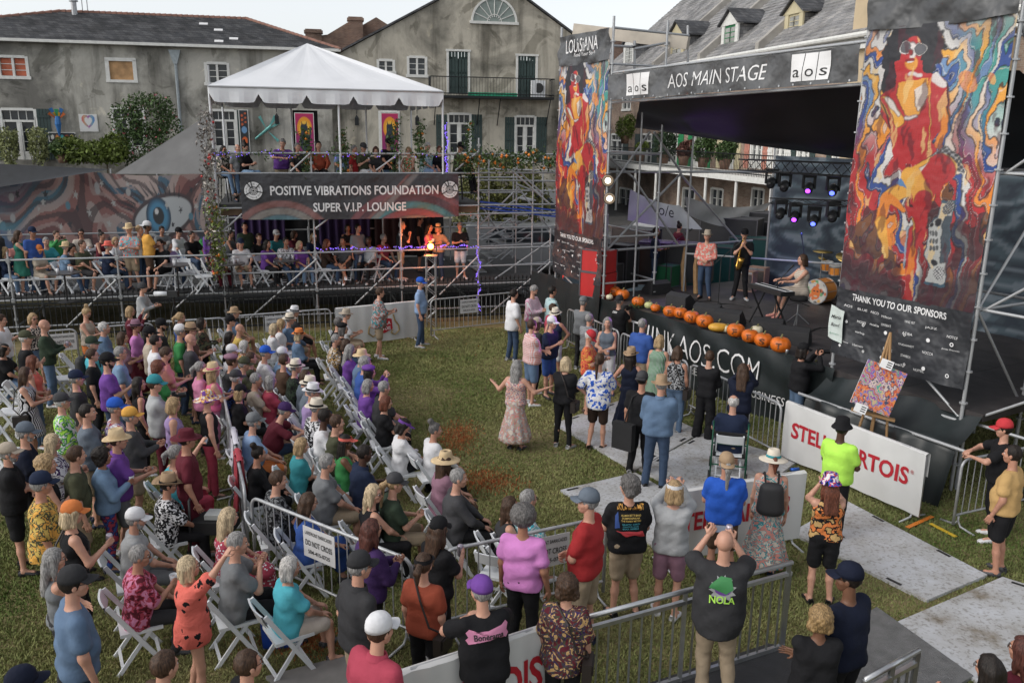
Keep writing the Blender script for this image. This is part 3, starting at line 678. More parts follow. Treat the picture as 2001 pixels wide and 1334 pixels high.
def backpack(MW,J,who):
    w0,c0=J['waist'][2]-.04,J['chest'][2]+.03; d,lo=field([(_v(x,-.20,w0),_v(x*.8,-.19,c0),.085,.075) for x in(-.09,-.045,0,.045,.09)],.02,.05)
    V,Fq=nets(d,lo,.02)
    M=np.array(MW); V2=V@M[:3,:3].T+M[:3,3]; R=link('backpack',np_mesh('backpack',[(V2,Fq,0)],[mat('backpack_cloth',(.02,.02,.022),.7,0,.1)]))
    tag(R,'black backpack worn by the person '+short(who,10),'backpack')
    mb=MB()
    for s in(-1,1): mb.tube([MW@Vector((s*.07,-.2,J['chest'][2]+.05)),MW@Vector((s*.09,-.05,J['sc'][2]+.105)),MW@Vector((s*.1,.11,J['sc'][2]+.0)),MW@Vector((s*.11,.145,J['chest'][2]-.05)),MW@Vector((s*.15,.0,J['waist'][2]-.02))],.014,6)
    mb.build('strap',mat('backpack_strap',(.012,.012,.014),.8,0,.1),R,world=False)
# ================================================================ ground, lawn, mats
def groundmat(name,cols,scales,rough=.95,bump=.5):
    m=bpy.data.materials.new(name); m.use_nodes=True; nt=m.node_tree; b=nt.nodes['Principled BSDF']; b.inputs['Roughness'].default_value=rough; b.inputs['Specular IOR Level'].default_value=.15
    tc=nt.nodes.new('ShaderNodeTexCoord'); L=nt.links.new; prev=None
    for (c0,c1),s in zip(cols,scales):
        n=nt.nodes.new('ShaderNodeTexNoise'); n.inputs['Scale'].default_value=s; n.inputs['Detail'].default_value=6; n.inputs['Roughness'].default_value=.65; L(tc.outputs['Object'],n.inputs['Vector'])
        r=_ramp(nt,[(.38,c0),(.62,c1)]); L(n.outputs['Fac'],r.inputs[0])
        if prev is None: prev=r.outputs[0]
        else:
            mx=nt.nodes.new('ShaderNodeMix'); mx.data_type='RGBA'; mx.inputs[0].default_value=.5; L(prev,mx.inputs[6]); L(r.outputs[0],mx.inputs[7]); prev=mx.outputs[2]
    L(prev,b.inputs['Base Color'])
    n=nt.nodes.new('ShaderNodeTexNoise'); n.inputs['Scale'].default_value=30; n.inputs['Detail'].default_value=6; L(tc.outputs['Object'],n.inputs['Vector'])
    bp=nt.nodes.new('ShaderNodeBump'); bp.inputs['Strength'].default_value=bump; bp.inputs['Distance'].default_value=.03; L(n.outputs['Fac'],bp.inputs['Height']); L(bp.outputs[0],b.inputs['Normal'])
    return m
mb=MB(); mb.quad((-400,-60,-.012),(400,-60,-.012),(400,700,-.012),(-400,700,-.012))
tag(mb.build('ground',groundmat('paving',[((.05,.05,.05),(.085,.08,.075)),((.06,.06,.06),(.1,.095,.09))],[.4,3])),kind='structure')
GRASSC=[((.10,.16,.04),(.41,.37,.175)),((.10,.15,.04),(.34,.31,.13)),((.07,.13,.03),(.41,.38,.18))]
mb=MB(); mb.grid(lambda a,b:(-18+31*a,1+25*b,.004+.012*math.sin(a*40)*math.sin(b*33)),60,50)
tag(mb.build('lawn',groundmat('lawn_soil',[((.09,.09,.035),(.28,.22,.12)),((.08,.085,.03),(.21,.17,.09))],[.55,5]),smooth=True),kind='structure')
# grass blades (nobody could count them)
def blades(name,n,samp,hgt,m):
    x,y=samp(n); n=len(x); a=rng.uniform(0,2*PI,n); hh=hgt*rng.uniform(.45,1.2,n); wd=.004+.0007*np.hypot(x,y); lx=rng.normal(0,.5,n)*hh; ly=rng.normal(0,.5,n)*hh
    V=np.empty((n,3,3)); V[:,0]=np.stack([x-wd*np.cos(a),y-wd*np.sin(a),np.full(n,.0)],1); V[:,1]=np.stack([x+wd*np.cos(a),y+wd*np.sin(a),np.full(n,.0)],1); V[:,2]=np.stack([x+lx,y+ly,hh],1)
    me=bpy.data.meshes.new(name); me.vertices.add(3*n); me.vertices.foreach_set('co',V.astype(np.float32).ravel()); me.loops.add(3*n); me.loops.foreach_set('vertex_index',np.arange(3*n,dtype=np.int32)); me.polygons.add(n)
    me.polygons.foreach_set('loop_start',np.arange(0,3*n,3,dtype=np.int32)); me.polygons.foreach_set('loop_total',np.full(n,3,np.int32)); me.materials.append(m); me.update(calc_edges=True)
    return link(name,me)
def sampg(n):
    d=4.5+18.5*rng.random(n)**1.15; th=rng.uniform(-.62,.62,n); x=d*np.sin(th); y=d*np.cos(th); return x,y
tag(blades('grass',700000,sampg,.042,groundmat('grass_blades',GRASSC,[.5,7,.16],bump=0)),kind='stuff')
for (u,v,sx,sy) in ((895,855,.35,.8),(945,940,.6,.5),(40,960,.25,.7),(600,1255,.6,.25)):
    c=G(u,v)
    tag(blades('dyed_grass',2000,lambda n:(c[0]+rng.normal(0,sx*.5,n),c[1]+rng.normal(0,sy*.5,n)),.045,mat('dyed_blades',(.36,.11,.035),.9,0,.4,9)),kind='stuff')
def matmat():
    m=bpy.data.materials.new('mat_plastic'); m.use_nodes=True; nt=m.node_tree; b=nt.nodes['Principled BSDF']; b.inputs['Roughness'].default_value=.5; L=nt.links.new
    tc=nt.nodes.new('ShaderNodeTexCoord'); n=nt.nodes.new('ShaderNodeTexNoise'); n.inputs['Scale'].default_value=1.3; n.inputs['Detail'].default_value=9; n.inputs['Roughness'].default_value=.7; L(tc.outputs['Object'],n.inputs['Vector'])
    r=_ramp(nt,[(.34,(.22,.19,.15)),(.46,(.42,.42,.42)),(.7,(.56,.58,.62))]); L(n.outputs['Fac'],r.inputs[0]); 
    n4=nt.nodes.new('ShaderNodeTexNoise'); n4.inputs['Scale'].default_value=24; n4.inputs['Detail'].default_value=6; L(tc.outputs['Object'],n4.inputs['Vector'])
    r4=_ramp(nt,[(.36,(.35,.31,.25)),(.47,(1,1,1))]); L(n4.outputs['Fac'],r4.inputs[0]); mx=nt.nodes.new('ShaderNodeMix'); mx.data_type='RGBA'; mx.blend_type='MULTIPLY'; mx.inputs[0].default_value=.55; L(r.outputs[0],mx.inputs[6]); L(r4.outputs[0],mx.inputs[7]); L(mx.outputs[2],b.inputs['Base Color'])
    mp=nt.nodes.new('ShaderNodeMapping'); mp.inputs['Rotation'].default_value=(0,0,.75); mp.inputs['Scale'].default_value=(11,17,11); L(tc.outputs['Object'],mp.inputs[0]); br=nt.nodes.new('ShaderNodeTexVoronoi'); br.inputs['Scale'].default_value=1; br.inputs['Randomness'].default_value=.05; L(mp.outputs[0],br.inputs['Vector'])
    r2=_ramp(nt,[(.22,(1,1,1)),(.30,(0,0,0))]); L(br.outputs['Distance'],r2.inputs[0]); bp=nt.nodes.new('ShaderNodeBump'); bp.inputs['Strength'].default_value=.8; bp.inputs['Distance'].default_value=.012; L(r2.outputs[0],bp.inputs['Height']); L(bp.outputs[0],b.inputs['Normal'])
    return m
M_MAT=matmat()
def gmat(px,label,dz=0):
    P=[G(u,v) for u,v in px]; mb=MB(); z0=.012+dz
    mb.prism([(p[0],p[1],z0) for p in P],(0,0,.045)); R=root('ground_mat',(P[0][0],P[0][1],0),label,'ground mat','white ground protection mats')
    mb.build('panel',M_MAT,R)
    s=MB()      # hand slots near the ends
    P=np.array(P); c=P.mean(0)
    for a,b in ((0,1),(2,3)):
        mid=lp(lp(P[a],P[b],.5),c,.06); e=(P[b]-P[a]); e/=np.linalg.norm(e)
        for t in(-.55,.55):
            q=mid+e*t; s=MB(); s.box((q[0],q[1],z0+.047),(.2,.045,.004),rz=math.atan2(e[1],e[0])); s.build('hand_slot',M_BLACKP,R)
gmat([(1083,832),(1222,783),(1372,848),(1240,925)],'white plastic ground mat under the long-haired man near the dancer')
gmat([(1376,851),(1248,922),(1420,1010),(1560,905)],'white plastic ground mat under the walker seat and green wheels',.004)
gmat([(1095,962),(1242,928),(1450,1050),(1290,1080)],'white plastic ground mat with its pointed corner in the grass behind the long divider',-.008)
gmat([(1655,985),(1928,1130),(1810,1180),(1545,1046)],'muddy white ground mat with brown stain beside the yellow shirt man')
gmat([(1958,1134),(2260,1230),(2060,1420),(1720,1236)],'large white ground mat at the bottom right corner below the rail')
# ================================================================ buildings
class Plane:
    def __init__(s,a,b):
        s.a=_v(a[0],a[1],0); d=_v(b[0]-a[0],b[1]-a[1],0); s.L=np.linalg.norm(d); s.d=d/s.L; s.n=_v(s.d[1],-s.d[0],0)
        if s.n[1]>0: s.n=-s.n
    def p(s,t,z,off=0): q=s.a+s.d*t+s.n*off; return (q[0],q[1],z)
    def px(s,u,v,off=0):
        a=s.a+s.n*off; b=a+s.d; q=W(u,v,a,b); return float((q-a)@s.d),float(q[2])
    def rect(s,u0,v0,u1,v1,off=0):
        um,vm=(u0+u1)/2,(v0+v1)/2
        return s.px(u0,vm,off)[0],s.px(u1,vm,off)[0],s.px(um,v1,off)[1],s.px(um,v0,off)[1]
    def box(s,mb,t0,t1,z0,z1,o0,o1): return mb.prism([s.p(t0,z0,o1),s.p(t1,z0,o1),s.p(t1,z1,o1),s.p(t0,z1,o1)],tuple(s.n*(o0-o1)))
def stucco(name,c1,c2,c3,seed=0):
    m=bpy.data.materials.new(name); m.use_nodes=True; nt=m.node_tree; b=nt.nodes['Principled BSDF']; b.inputs['Roughness'].default_value=.95; b.inputs['Specular IOR Level'].default_value=.1; L=nt.links.new
    tc=nt.nodes.new('ShaderNodeTexCoord')
    def N(sc,det,rot=(1,1,1),dist=0,off=0):
        mp=nt.nodes.new('ShaderNodeMapping'); mp.inputs['Scale'].default_value=rot; mp.inputs['Location'].default_value=(seed+off,off*3,seed); L(tc.outputs['Object'],mp.inputs[0]); n=nt.nodes.new('ShaderNodeTexNoise'); n.inputs['Scale'].default_value=sc; n.inputs['Detail'].default_value=det; n.inputs['Roughness'].default_value=.62; n.inputs['Distortion'].default_value=dist; L(mp.outputs[0],n.inputs['Vector']); return n
    r1=_ramp(nt,[(.36,c1),(.47,c2),(.53,c3),(.66,c2)]); L(N(.26,9,dist=.5).outputs['Fac'],r1.inputs[0])
    r2=_ramp(nt,[(.32,(.22,.22,.21)),(.5,(1,1,1))]); L(N(.55,6,(1.6,1.6,.18),.15,2).outputs['Fac'],r2.inputs[0])
    mx=nt.nodes.new('ShaderNodeMix'); mx.data_type='RGBA'; mx.blend_type='MULTIPLY'; mx.inputs[0].default_value=.75; L(r1.outputs[0],mx.inputs[6]); L(r2.outputs[0],mx.inputs[7])
    r3=_ramp(nt,[(.40,(.5,.5,.48)),(.44,(1,1,1)),(.62,(1.0,1.0,1.0)),(.66,(1.5,1.45,1.35))]); L(N(.5,7,dist=.8,off=5).outputs['Fac'],r3.inputs[0])
    m2=nt.nodes.new('ShaderNodeMix'); m2.data_type='RGBA'; m2.blend_type='MULTIPLY'; m2.inputs[0].default_value=.7; L(mx.outputs[2],m2.inputs[6]); L(r3.outputs[0],m2.inputs[7]); L(m2.outputs[2],b.inputs['Base Color'])
    bp=nt.nodes.new('ShaderNodeBump'); bp.inputs['Strength'].default_value=.6; bp.inputs['Distance'].default_value=.06; L(N(2.5,8).outputs['Fac'],bp.inputs['Height']); L(bp.outputs[0],b.inputs['Normal'])
    return m
def brickmat(name,c1,c2,mortar,sc=1.0,axis=None,rough=.9,bw=.22,rh=.075):
    m=bpy.data.materials.new(name); m.use_nodes=True; nt=m.node_tree; b=nt.nodes['Principled BSDF']; b.inputs['Roughness'].default_value=rough; L=nt.links.new
    tc=nt.nodes.new('ShaderNodeTexCoord'); sp=nt.nodes.new('ShaderNodeSeparateXYZ'); L(tc.outputs['Object'],sp.inputs[0]); ad=nt.nodes.new('ShaderNodeMath'); ad.operation='ADD'; L(sp.outputs['X'],ad.inputs[0]); L(sp.outputs['Y'],ad.inputs[1]); cb=nt.nodes.new('ShaderNodeCombineXYZ'); L(ad.outputs[0],cb.inputs['X']); L(sp.outputs['Z'],cb.inputs['Y'])
    br=nt.nodes.new('ShaderNodeTexBrick'); br.inputs['Scale'].default_value=sc; br.inputs['Brick Width'].default_value=bw; br.inputs['Row Height'].default_value=rh; br.inputs['Mortar Size'].default_value=.008; br.inputs['Color1'].default_value=(*c1,1); br.inputs['Color2'].default_value=(*c2,1); br.inputs['Mortar'].default_value=(*mortar,1); L(cb.outputs[0],br.inputs['Vector'])
    n=nt.nodes.new('ShaderNodeTexNoise'); n.inputs['Scale'].default_value=.9; n.inputs['Detail'].default_value=8; L(tc.outputs['Object'],n.inputs['Vector']); r=_ramp(nt,[(.35,(.45,.45,.45)),(.6,(1.1,1.1,1.1))]); L(n.outputs['Fac'],r.inputs[0])
    mx=nt.nodes.new('ShaderNodeMix'); mx.data_type='RGBA'; mx.blend_type='MULTIPLY'; mx.inputs[0].default_value=.8; L(br.outputs['Color'],mx.inputs[6]); L(r.outputs[0],mx.inputs[7]); L(mx.outputs[2],b.inputs['Base Color'])
    bp=nt.nodes.new('ShaderNodeBump'); bp.inputs['Strength'].default_value=.5; bp.inputs['Distance'].default_value=.01; L(br.outputs['Fac'],bp.inputs['Height']); bp.invert=True; L(bp.outputs[0],b.inputs['Normal'])
    return m
M_STU=stucco('grey_stucco',(.17,.165,.15),(.33,.32,.285),(.46,.445,.40),3)
M_STU2=stucco('tan_grey_stucco',(.20,.19,.16),(.37,.345,.29),(.50,.465,.39),11)
M_SLATE=brickmat('roof_slates',(.055,.058,.065),(.12,.12,.125),(.02,.02,.02),1,bw=.30,rh=.17,rough=.75)
M_SLATE2=brickmat('worn_roof_slates',(.22,.22,.225),(.33,.32,.31),(.05,.05,.05),1,bw=.34,rh=.2,rough=.8)
M_BRICK=brickmat('old_brick',(.17,.085,.06),(.26,.15,.10),(.24,.22,.19))
M_RIDGE=mat('terracotta_ridge',(.23,.12,.09),.9,0,.3,3)
M_SHUT=mat('green_grey_shutter',(.032,.055,.052),.7,0,.15,4)
M_GREEN=mat('bright_green_paint',(.02,.22,.08),.6,0,.1,4)
M_CREAM=mat('cream_paint',(.52,.46,.30),.7,0,.08,3)
def wall(pl,mb,t0,t1,z0,z1,openings,depth=.35,clip=None):
    ts=sorted({t0,t1,*[o[0] for o in openings],*[o[1] for o in openings]}); zs=sorted({z0,z1,*[o[2] for o in openings],*[o[3] for o in openings]})
    ts=[t for t in ts if t0<=t<=t1]; zs=[z for z in zs if z0<=z<=z1]
    for i in range(len(ts)-1):
        for j in range(len(zs)-1):
            ct,cz=(ts[i]+ts[i+1])/2,(zs[j]+zs[j+1])/2
            if any(o[0]<ct<o[1] and o[2]<cz<o[3] for o in openings): continue
            poly=[(ts[i],zs[j]),(ts[i+1],zs[j]),(ts[i+1],zs[j+1]),(ts[i],zs[j+1])]
            if clip:
                for fn in clip:
                    out=[]
                    for k in range(len(poly)):
                        a,b=poly[k],poly[(k+1)%len(poly)]; fa,fb=fn(*a),fn(*b)
                        if fa>=0: out.append(a)
                        if (fa>=0)!=(fb>=0): q=fa/(fa-fb); out.append((a[0]+(b[0]-a[0])*q,a[1]+(b[1]-a[1])*q))
                    poly=out
                    if len(poly)<3: break
            if len(poly)>=3: mb.add([pl.p(t,z) for t,z in poly],[tuple(range(len(poly)))])
    for (a,b,c,d) in openings:
        for q in (((a,c),(b,c)),((b,c),(b,d)),((b,d),(a,d)),((a,d),(a,c))):
            mb.add([pl.p(*q[0]),pl.p(*q[1]),pl.p(*q[1],-depth),pl.p(*q[0],-depth)],[(0,1,2,3)])
def window(pl,R,r,cols,rows,m=None,fw=.09,door=False,transom=0,glass=None,off=-.12,name='window',mull=2):
    """frame + muntins with every pane a sub-part"""
    m=m or M_WPAINT; glass=glass or M_GLASS; a,b,c,d=r; mb=MB()
    pl.box(mb,a-.06,a+fw,c,d,off-.05,.03); pl.box(mb,b-fw,b+.06,c,d,off-.05,.03); pl.box(mb,a+fw,b-fw,d-fw,d+.05,off-.05,.03); 
    if not door: pl.box(mb,a-.12,b+.12,c-.08,c+fw,off-.05,.07)
    mid=(a+b)/2; x0,x1,z0,z1=a+fw,b-fw,c+(0 if door else fw),d-fw; zt=z1-transom if transom else z1
    if transom: pl.box(mb,x0,x1,zt-.06,zt+.06,off-.05,.01)
    pl.box(mb,mid-.06,mid+.06,z0,zt-(.06 if transom else 0),off-.05,.0)
    if door: 
        for s0,s1 in ((x0,mid-.06),(mid+.06,x1)): pl.box(mb,s0,s1,z0,z0+.45,off-.04,-.03); pl.box(mb,s0,s0+.07,z0+.45,zt-.06,off-.04,-.02); pl.box(mb,s1-.07,s1,z0+.45,zt-.06,off-.04,-.02)
    f=mb.build(name,m,R); 
    def panes(xa,xb,za,zb,nc,nr):
        for i in range(nc):
            for j in range(nr):
                p0,p1=xa+(xb-xa)*i/nc+.02,xa+(xb-xa)*(i+1)/nc-.02; q0,q1=za+(zb-za)*j/nr+.02,za+(zb-za)*(j+1)/nr-.02
                g=MB(); pl.box(g,p0,p1,q0,q1,off-.03,off); g.build('pane',glass,f)
        mm=MB()
        for i in range(1,nc): x=xa+(xb-xa)*i/nc; pl.box(mm,x-.018,x+.018,za,zb,off-.02,off+.03)
        for j in range(1,nr): z=za+(zb-za)*j/nr; pl.box(mm,xa,xb,z-.018,z+.018,off-.02,off+.029)
        if mm.f: tag(mm.build('glazing_bars',m,f),kind='stuff')
    zb=z0+(.45 if door else 0); k=.07 if door else 0
    panes(x0+k,mid-.06-k,zb,zt-(.06 if transom else 0),cols,rows); panes(mid+.06+k,x1-k,zb,zt-(.06 if transom else 0),cols,rows)
    if transom: panes(x0,x1,zt+.06,z1,4,1)
    return f
def boards(pl,R,r,m,name='shutter',off=.04,n=4):
    a,b,c,d=r; mb=MB(); w=(b-a)/n
    for i in range(n): pl.box(mb,a+i*w+.012,a+(i+1)*w-.012,c,d,0.0,off)
    for z in (c+.15*(d-c),c+.5*(d-c),c+.85*(d-c)): pl.box(mb,a+.01,b-.01,z-.06,z+.06,off-.01,off+.03)
    return mb.build(name,m,R)
def tri(R,name,pts,m): mb=MB(); mb.add(pts,[tuple(range(len(pts)))]); return mb.build(name,m,R)
# ---- left house
PL=Plane((-30,46.9),(-12,51.1)); ez=9.85
R=root('stucco_house',PL.p(9,0),'long weathered grey stucco house with dark slate hip roof on the left','house')
ops=[PL.rect(-3,110,54,152),PL.rect(211,117,263,158),PL.rect(402,123,447,165),PL.rect(5,213,74,312),PL.rect(222,211,284,300),PL.rect(415,215,463,300),PL.rect(573,216,622,300)]
mb=MB(); wall(PL,mb,-8,PL.L+1.2,0,ez,ops); mb.build('wall',M_STU,R)
mb=MB(); PL.box(mb,-8,PL.L+1.2,0,ez-.1,-6,-.36); mb.build('rear_wall',mat('dark_interior',(.02,.02,.02),.9),R)
ORG=mat('orange_blind',(.45,.12,.06),.7); window(PL,R,ops[0],1,3,glass=ORG)
f=MB(); a,b,c,d=ops[1]; PL.box(f,a-.12,a+.08,c,d,-.1,.05); PL.box(f,b-.08,b+.12,c,d,-.1,.05); PL.box(f,a-.12,b+.12,d-.08,d+.1,-.1,.05); PL.box(f,a-.14,b+.14,c-.1,c+.05,-.1,.07); fo=f.build('window_frame',M_WPAINT,R)
g=MB(); PL.box(g,a+.08,b-.08,c+.05,d-.08,-.1,-.05); g.build('plywood_board',mat('plywood',(.42,.25,.12),.8,0,.3,2.5),fo)
window(PL,R,ops[2],1,3)
window(PL,R,ops[3],1,3,door=True,transom=.55,name='french_door'); window(PL,R,ops[4],1,3,door=True,transom=.5,name='french_door'); window(PL,R,ops[5],1,3,door=True,transom=.5,name='french_door')
for r in ((-22,213,3,312),(76,213,102,312),(465,216,486,300)): boards(PL,R,PL.rect(*r),M_SHUT)
# hip roof: eave overhang, courses of slates as real strips
re0=PL.px(118,22,-5.5); re1=PL.px(482,40,-5.5); zr=(re0[1]+re1[1])/2
mb=MB(); n=30; tl0=re0[0]-9; tr1=PL.L+1.8
for i in range(n):
    f0,f1=i/n,(i+1)/n
    def row(f,dz): return (tl0+(re0[0]-tl0)*f, tr1+(re1[0]-tr1)*f, ez+.0+(zr-ez)*f+dz, .45-5.95*f)
    a=row(f0,.05); b=row(f1+.01,.0)
    mb.add([PL.p(a[0],a[2],a[3]),PL.p(a[1],a[2],a[3]),PL.p(b[1],b[2],b[3]),PL.p(b[0],b[2],b[3])],[(0,1,2,3)]); mb.add([PL.p(a[0],a[2]-.06,a[3]),PL.p(a[1],a[2]-.06,a[3]),PL.p(a[1],a[2],a[3]),PL.p(a[0],a[2],a[3])],[(0,1,2,3)])
rf=mb.build('roof',M_SLATE,R)
mb=MB(); mb.add([PL.p(tr1,ez,.45),PL.p(tr1,ez,-12),PL.p(re1[0],zr,-5.5)],[(0,1,2)]); mb.add([PL.p(tl0,ez,.45),PL.p(re0[0],zr,-5.5),PL.p(tl0,ez,-12)],[(0,1,2)]); mb.build('hip_slope',M_SLATE,rf)
mb=MB()
def capline(a,b,k):
    for i in range(k): mb.tube([lp(_v(*a),_v(*b),i/k),lp(_v(*a),_v(*b),(i+.96)/k)],[.11,.14],7)
capline(PL.p(re0[0],zr+.02,-5.5),PL.p(re1[0],zr+.02,-5.5),34); capline(PL.p(tr1,ez,.45),PL.p(re1[0],zr+.02,-5.5),22); capline(PL.p(tl0,ez,.45),PL.p(re0[0],zr+.02,-5.5),24)
mb.build('ridge_tiles',M_RIDGE,rf)
mb=MB(); PL.box(mb,-8,tr1,ez-.12,ez+.03,.0,.5); mb.build('eave_board',M_WPAINT,R)
for (u,v) in ((398,50),(427,62),(457,79),(428,84)):      # slipped pale slates
    t,z=PL.px(u,v,-.5); fr=(z-ez)/(zr-ez); mb=MB(); o=.45-5.95*fr; t,z=PL.px(u,v,o); mb.prism([PL.p(t-.24,z+.02,o+.12),PL.p(t+.24,z+.02,o+.12),PL.p(t+.24,z+.13,o-.05),PL.p(t-.24,z+.13,o-.05)],(0,0,.03)); mb.build('slate',M_WHITE,rf)
t,z=PL.px(145,18,-5); mb=MB(); mb.tube([PL.p(t,zr-1,-5),PL.p(t,zr+.55,-5)],.16,8); mb.tube([PL.p(t,zr+.55,-5),PL.p(t,zr+.62,-5),PL.p(t,zr+.9,-5)],[.26,.26,.14],8); mb.tube([PL.p(t,zr+.95,-5),PL.p(t,zr+1.2,-5)],.22,8); mb.build('flue',M_GALV,rf)
for du in (0,10): 
    t,z=PL.px(160+du,8,-7); mb=MB(); mb.tube([PL.p(t,zr-1,-7),PL.p(t,zr+2.4,-7)],.03,5); [mb.tube([PL.p(t-.25,zr+1.3+.3*k,-7),PL.p(t+.25,zr+1.3+.3*k,-7)],.015,4) for k in range(3)]; mb.build('antenna',M_GALV,rf)
# drainpipe with hopper head
mb=MB(); t0,z0=PL.px(341,98,.1); t1,z1=PL.px(353,300,.1); mb.tube([PL.p(t0,z0-.6,.12),PL.p(t0,z0-3,.12),PL.p(t0,z1,.12)],.09,8); mb.prism([PL.p(t0-.32,z0,0),PL.p(t0+.32,z0,0),PL.p(t0+.1,z0-.75,0),PL.p(t0-.1,z0-.75,0)],tuple(PL.n*.25)); mb.build('drainpipe',mat('pipe_paint',(.30,.34,.36),.6,0,.15),R)
# things fixed on this wall
def flatthing(name,pl,r,paint,nx,ny,label,cat,off=.06,parent=None,thick=.04,rough=.6):
    a,b,c,d=r; bk=MB(); pl.box(bk,a-.04,b+.04,c-.04,d+.04,off-thick,off); Rt=root(name,pl.p((a+b)/2,c,off),label,cat) if parent is None else parent
    bk.build('board',M_WPAINT,Rt); paint_mesh('picture',lambda i,j:pl.p(a+(b-a)*i,c+(d-c)*j,off+.006),paint,nx,ny,Rt,rough=rough); return Rt
def paint_mesh(name,pos,paint,nx,ny,parent,rough=.6,alpha=1.0,bump=.0,m=None):
    X,Y=np.meshgrid(np.linspace(0,1,nx+1),np.linspace(0,1,ny+1)); rgb=paint(X,Y); mb=MB(); mb.grid(lambda a,b:pos(a,b),nx,ny)
    me=bpy.data.meshes.new(name); me.from_pydata(mb.v,[],mb.f); ca=me.color_attributes.new('print','FLOAT_COLOR','POINT')
    A=np.ones(((nx+1)*(ny+1),4),np.float32); A[:,:3]=np.clip(rgb.reshape(-1,3),0,1); ca.data.foreach_set('color',A.ravel()); me.shade_smooth(); me.materials.append(m or vcmat(name+'_ink',rough,alpha,bump)); return link(name,me,parent)
def canvas(X,c): return np.ones(X.shape+(3,))*np.array(c,float)
def put(img,mask,c,a=1.0):
    m=np.clip(mask,0,1)[...,None]*a; img[...]=img*(1-m)+np.array(c,float)*m
def pell(X,Y,cx,cy,rx,ry,rot=0,soft=.06):
    c,s=math.cos(rot),math.sin(rot); x=(X-cx)*c+(Y-cy)*s; y=-(X-cx)*s+(Y-cy)*c; q=np.sqrt((x/rx)**2+(y/ry)**2); return np.clip((1-q)/soft,0,1)
def pseg(X,Y,p,q,r0,r1=None,soft=.004):
    r1=r0 if r1 is None else r1; ax,ay=p; bx,by=q; dx,dy=bx-ax,by-ay; L=dx*dx+dy*dy+1e-9; t=np.clip(((X-ax)*dx+(Y-ay)*dy)/L,0,1); d=np.hypot(X-ax-t*dx,Y-ay-t*dy)-(r0+(r1-r0)*t); return np.clip(.5-d/soft,0,1)
def ppoly(X,Y,pts):
    ins=np.zeros(X.shape,bool); n=len(pts)
    for i in range(n):
        x0,y0=pts[i];x1,y1=pts[(i+1)%n]; c=((y0>Y)!=(y1>Y))&(X<(x1-x0)*(Y-y0)/((y1-y0)+1e-12)+x0); ins^=c
    return ins.astype(float)
def fbm(X,Y,f,seed=0,dist=0):
    r=np.random.default_rng(seed); o=0; 
    for k in range(5):
        a=r.uniform(0,2*PI); fx,fy=f*1.7**k*math.cos(a),f*1.7**k*math.sin(a); o=o+np.sin(X*fx+Y*fy+r.uniform(0,6)+dist*np.sin(X*fy-Y*fx+r.uniform(0,6)))/1.5**k
    return o
def heart(X,Y):
    im=canvas(X,(.62,.62,.62)); x=(X-.5)*2.6; y=(Y-.52)*2.6
    f=(x*x+(y-.6*np.sqrt(np.abs(x)))**2); m=(f<1.0)&(f>.35); hue=np.clip((x+1)/2,0,1)
    c=np.stack([.55*(1-hue)+.05,.05+.25*np.abs(np.sin(hue*6)),.1+.4*hue],-1); im[m]=c[m]; return im
flatthing('heart_painting',PL,PL.rect(157,225,190,256),heart,30,30,'small white canvas with multicolour heart on the grey wall','painting')
def shelfp(X,Y):
    im=canvas(X,(.03,.03,.035)); 
    for i,c in enumerate(((.6,.6,.55),(.5,.2,.05),(.05,.35,.4),(.5,.05,.05),(.6,.5,.1))): put(im,pell(X,Y,.12+.19*i,.5,.07,.3),c)
    return im
flatthing('wall_plaque',PL,PL.rect(97,260,147,276),shelfp,40,14,'black framed plaque with little coloured birds below the bird sculpture','plaque')
def birdm(mb):
    t,z=PL.px(113,235,.2)
    for s in(-1,1):
        for k,L_ in enumerate((.55,.7,.6,.45)):
            a=math.radians(35+22*k); mb.cur=k; mb.prism([PL.p(t,z,.1),PL.p(t+s*L_*math.cos(a),z+L_*math.sin(a),.3),PL.p(t+s*L_*math.cos(a+.3),z+L_*math.sin(a+.3),.3)],tuple(PL.n*.03))
    mb.cur=1; mb.tube([PL.p(t,z+.2,.2),PL.p(t,z-.2,.25),PL.p(t,z-.85,.2)],[.12,.17,.04],8)
mb=MB(); birdm(mb); tag(mb.build('bird_sculpture',[mat('b1',(.5,.12,.03)),mat('b2',(.03,.15,.4)),mat('b3',(.05,.35,.15)),mat('b4',(.5,.3,.03))]),'colourful metal parrot sculpture on the wall beside the left french door','sculpture')
def blackdots(mb):
    t,z=PL.px(113,252,.15)
    mb.lathe([(0,0),(.9,0),(.9,.06),(0,.06)],14,M=Matrix.Rotation(0,3,'X'))
# black cat paintings (two) and dragonfly
def catp(X,Y):
    im=canvas(X,(.45,.02,.10)); put(im,1-Y,(.16,.02,.14),.8); put(im,pell(X,Y,.5,.62,.42,.30),(.75,.30,.02)); put(im,pell(X,Y,.5,.62,.3,.2),(.8,.45,.05)); k=(.02,.03,.045)
    put(im,pell(X,Y,.48,.28,.30,.30),k); put(im,pell(X,Y,.48,.58,.20,.15),k); put(im,ppoly(X,Y,[(.3,.62),(.32,.80),(.46,.68)]),k); put(im,ppoly(X,Y,[(.66,.62),(.64,.80),(.5,.68)]),k); put(im,pseg(X,Y,(.7,.2),(.85,.6),.05),k); return im
for r,w_ in (((578,222,613,296),'behind the purple polo man'),((745,222,774,296),'behind the man in black cap')):
    t=PL if r[0]<700 else None
    if t: flatthing('cat_painting',PL,PL.rect(*r),catp,26,44,'black cat before an orange moon painting on shutter '+w_,'painting',off=.1)
mb=MB(); t,z=PL.px(522,255,.15)
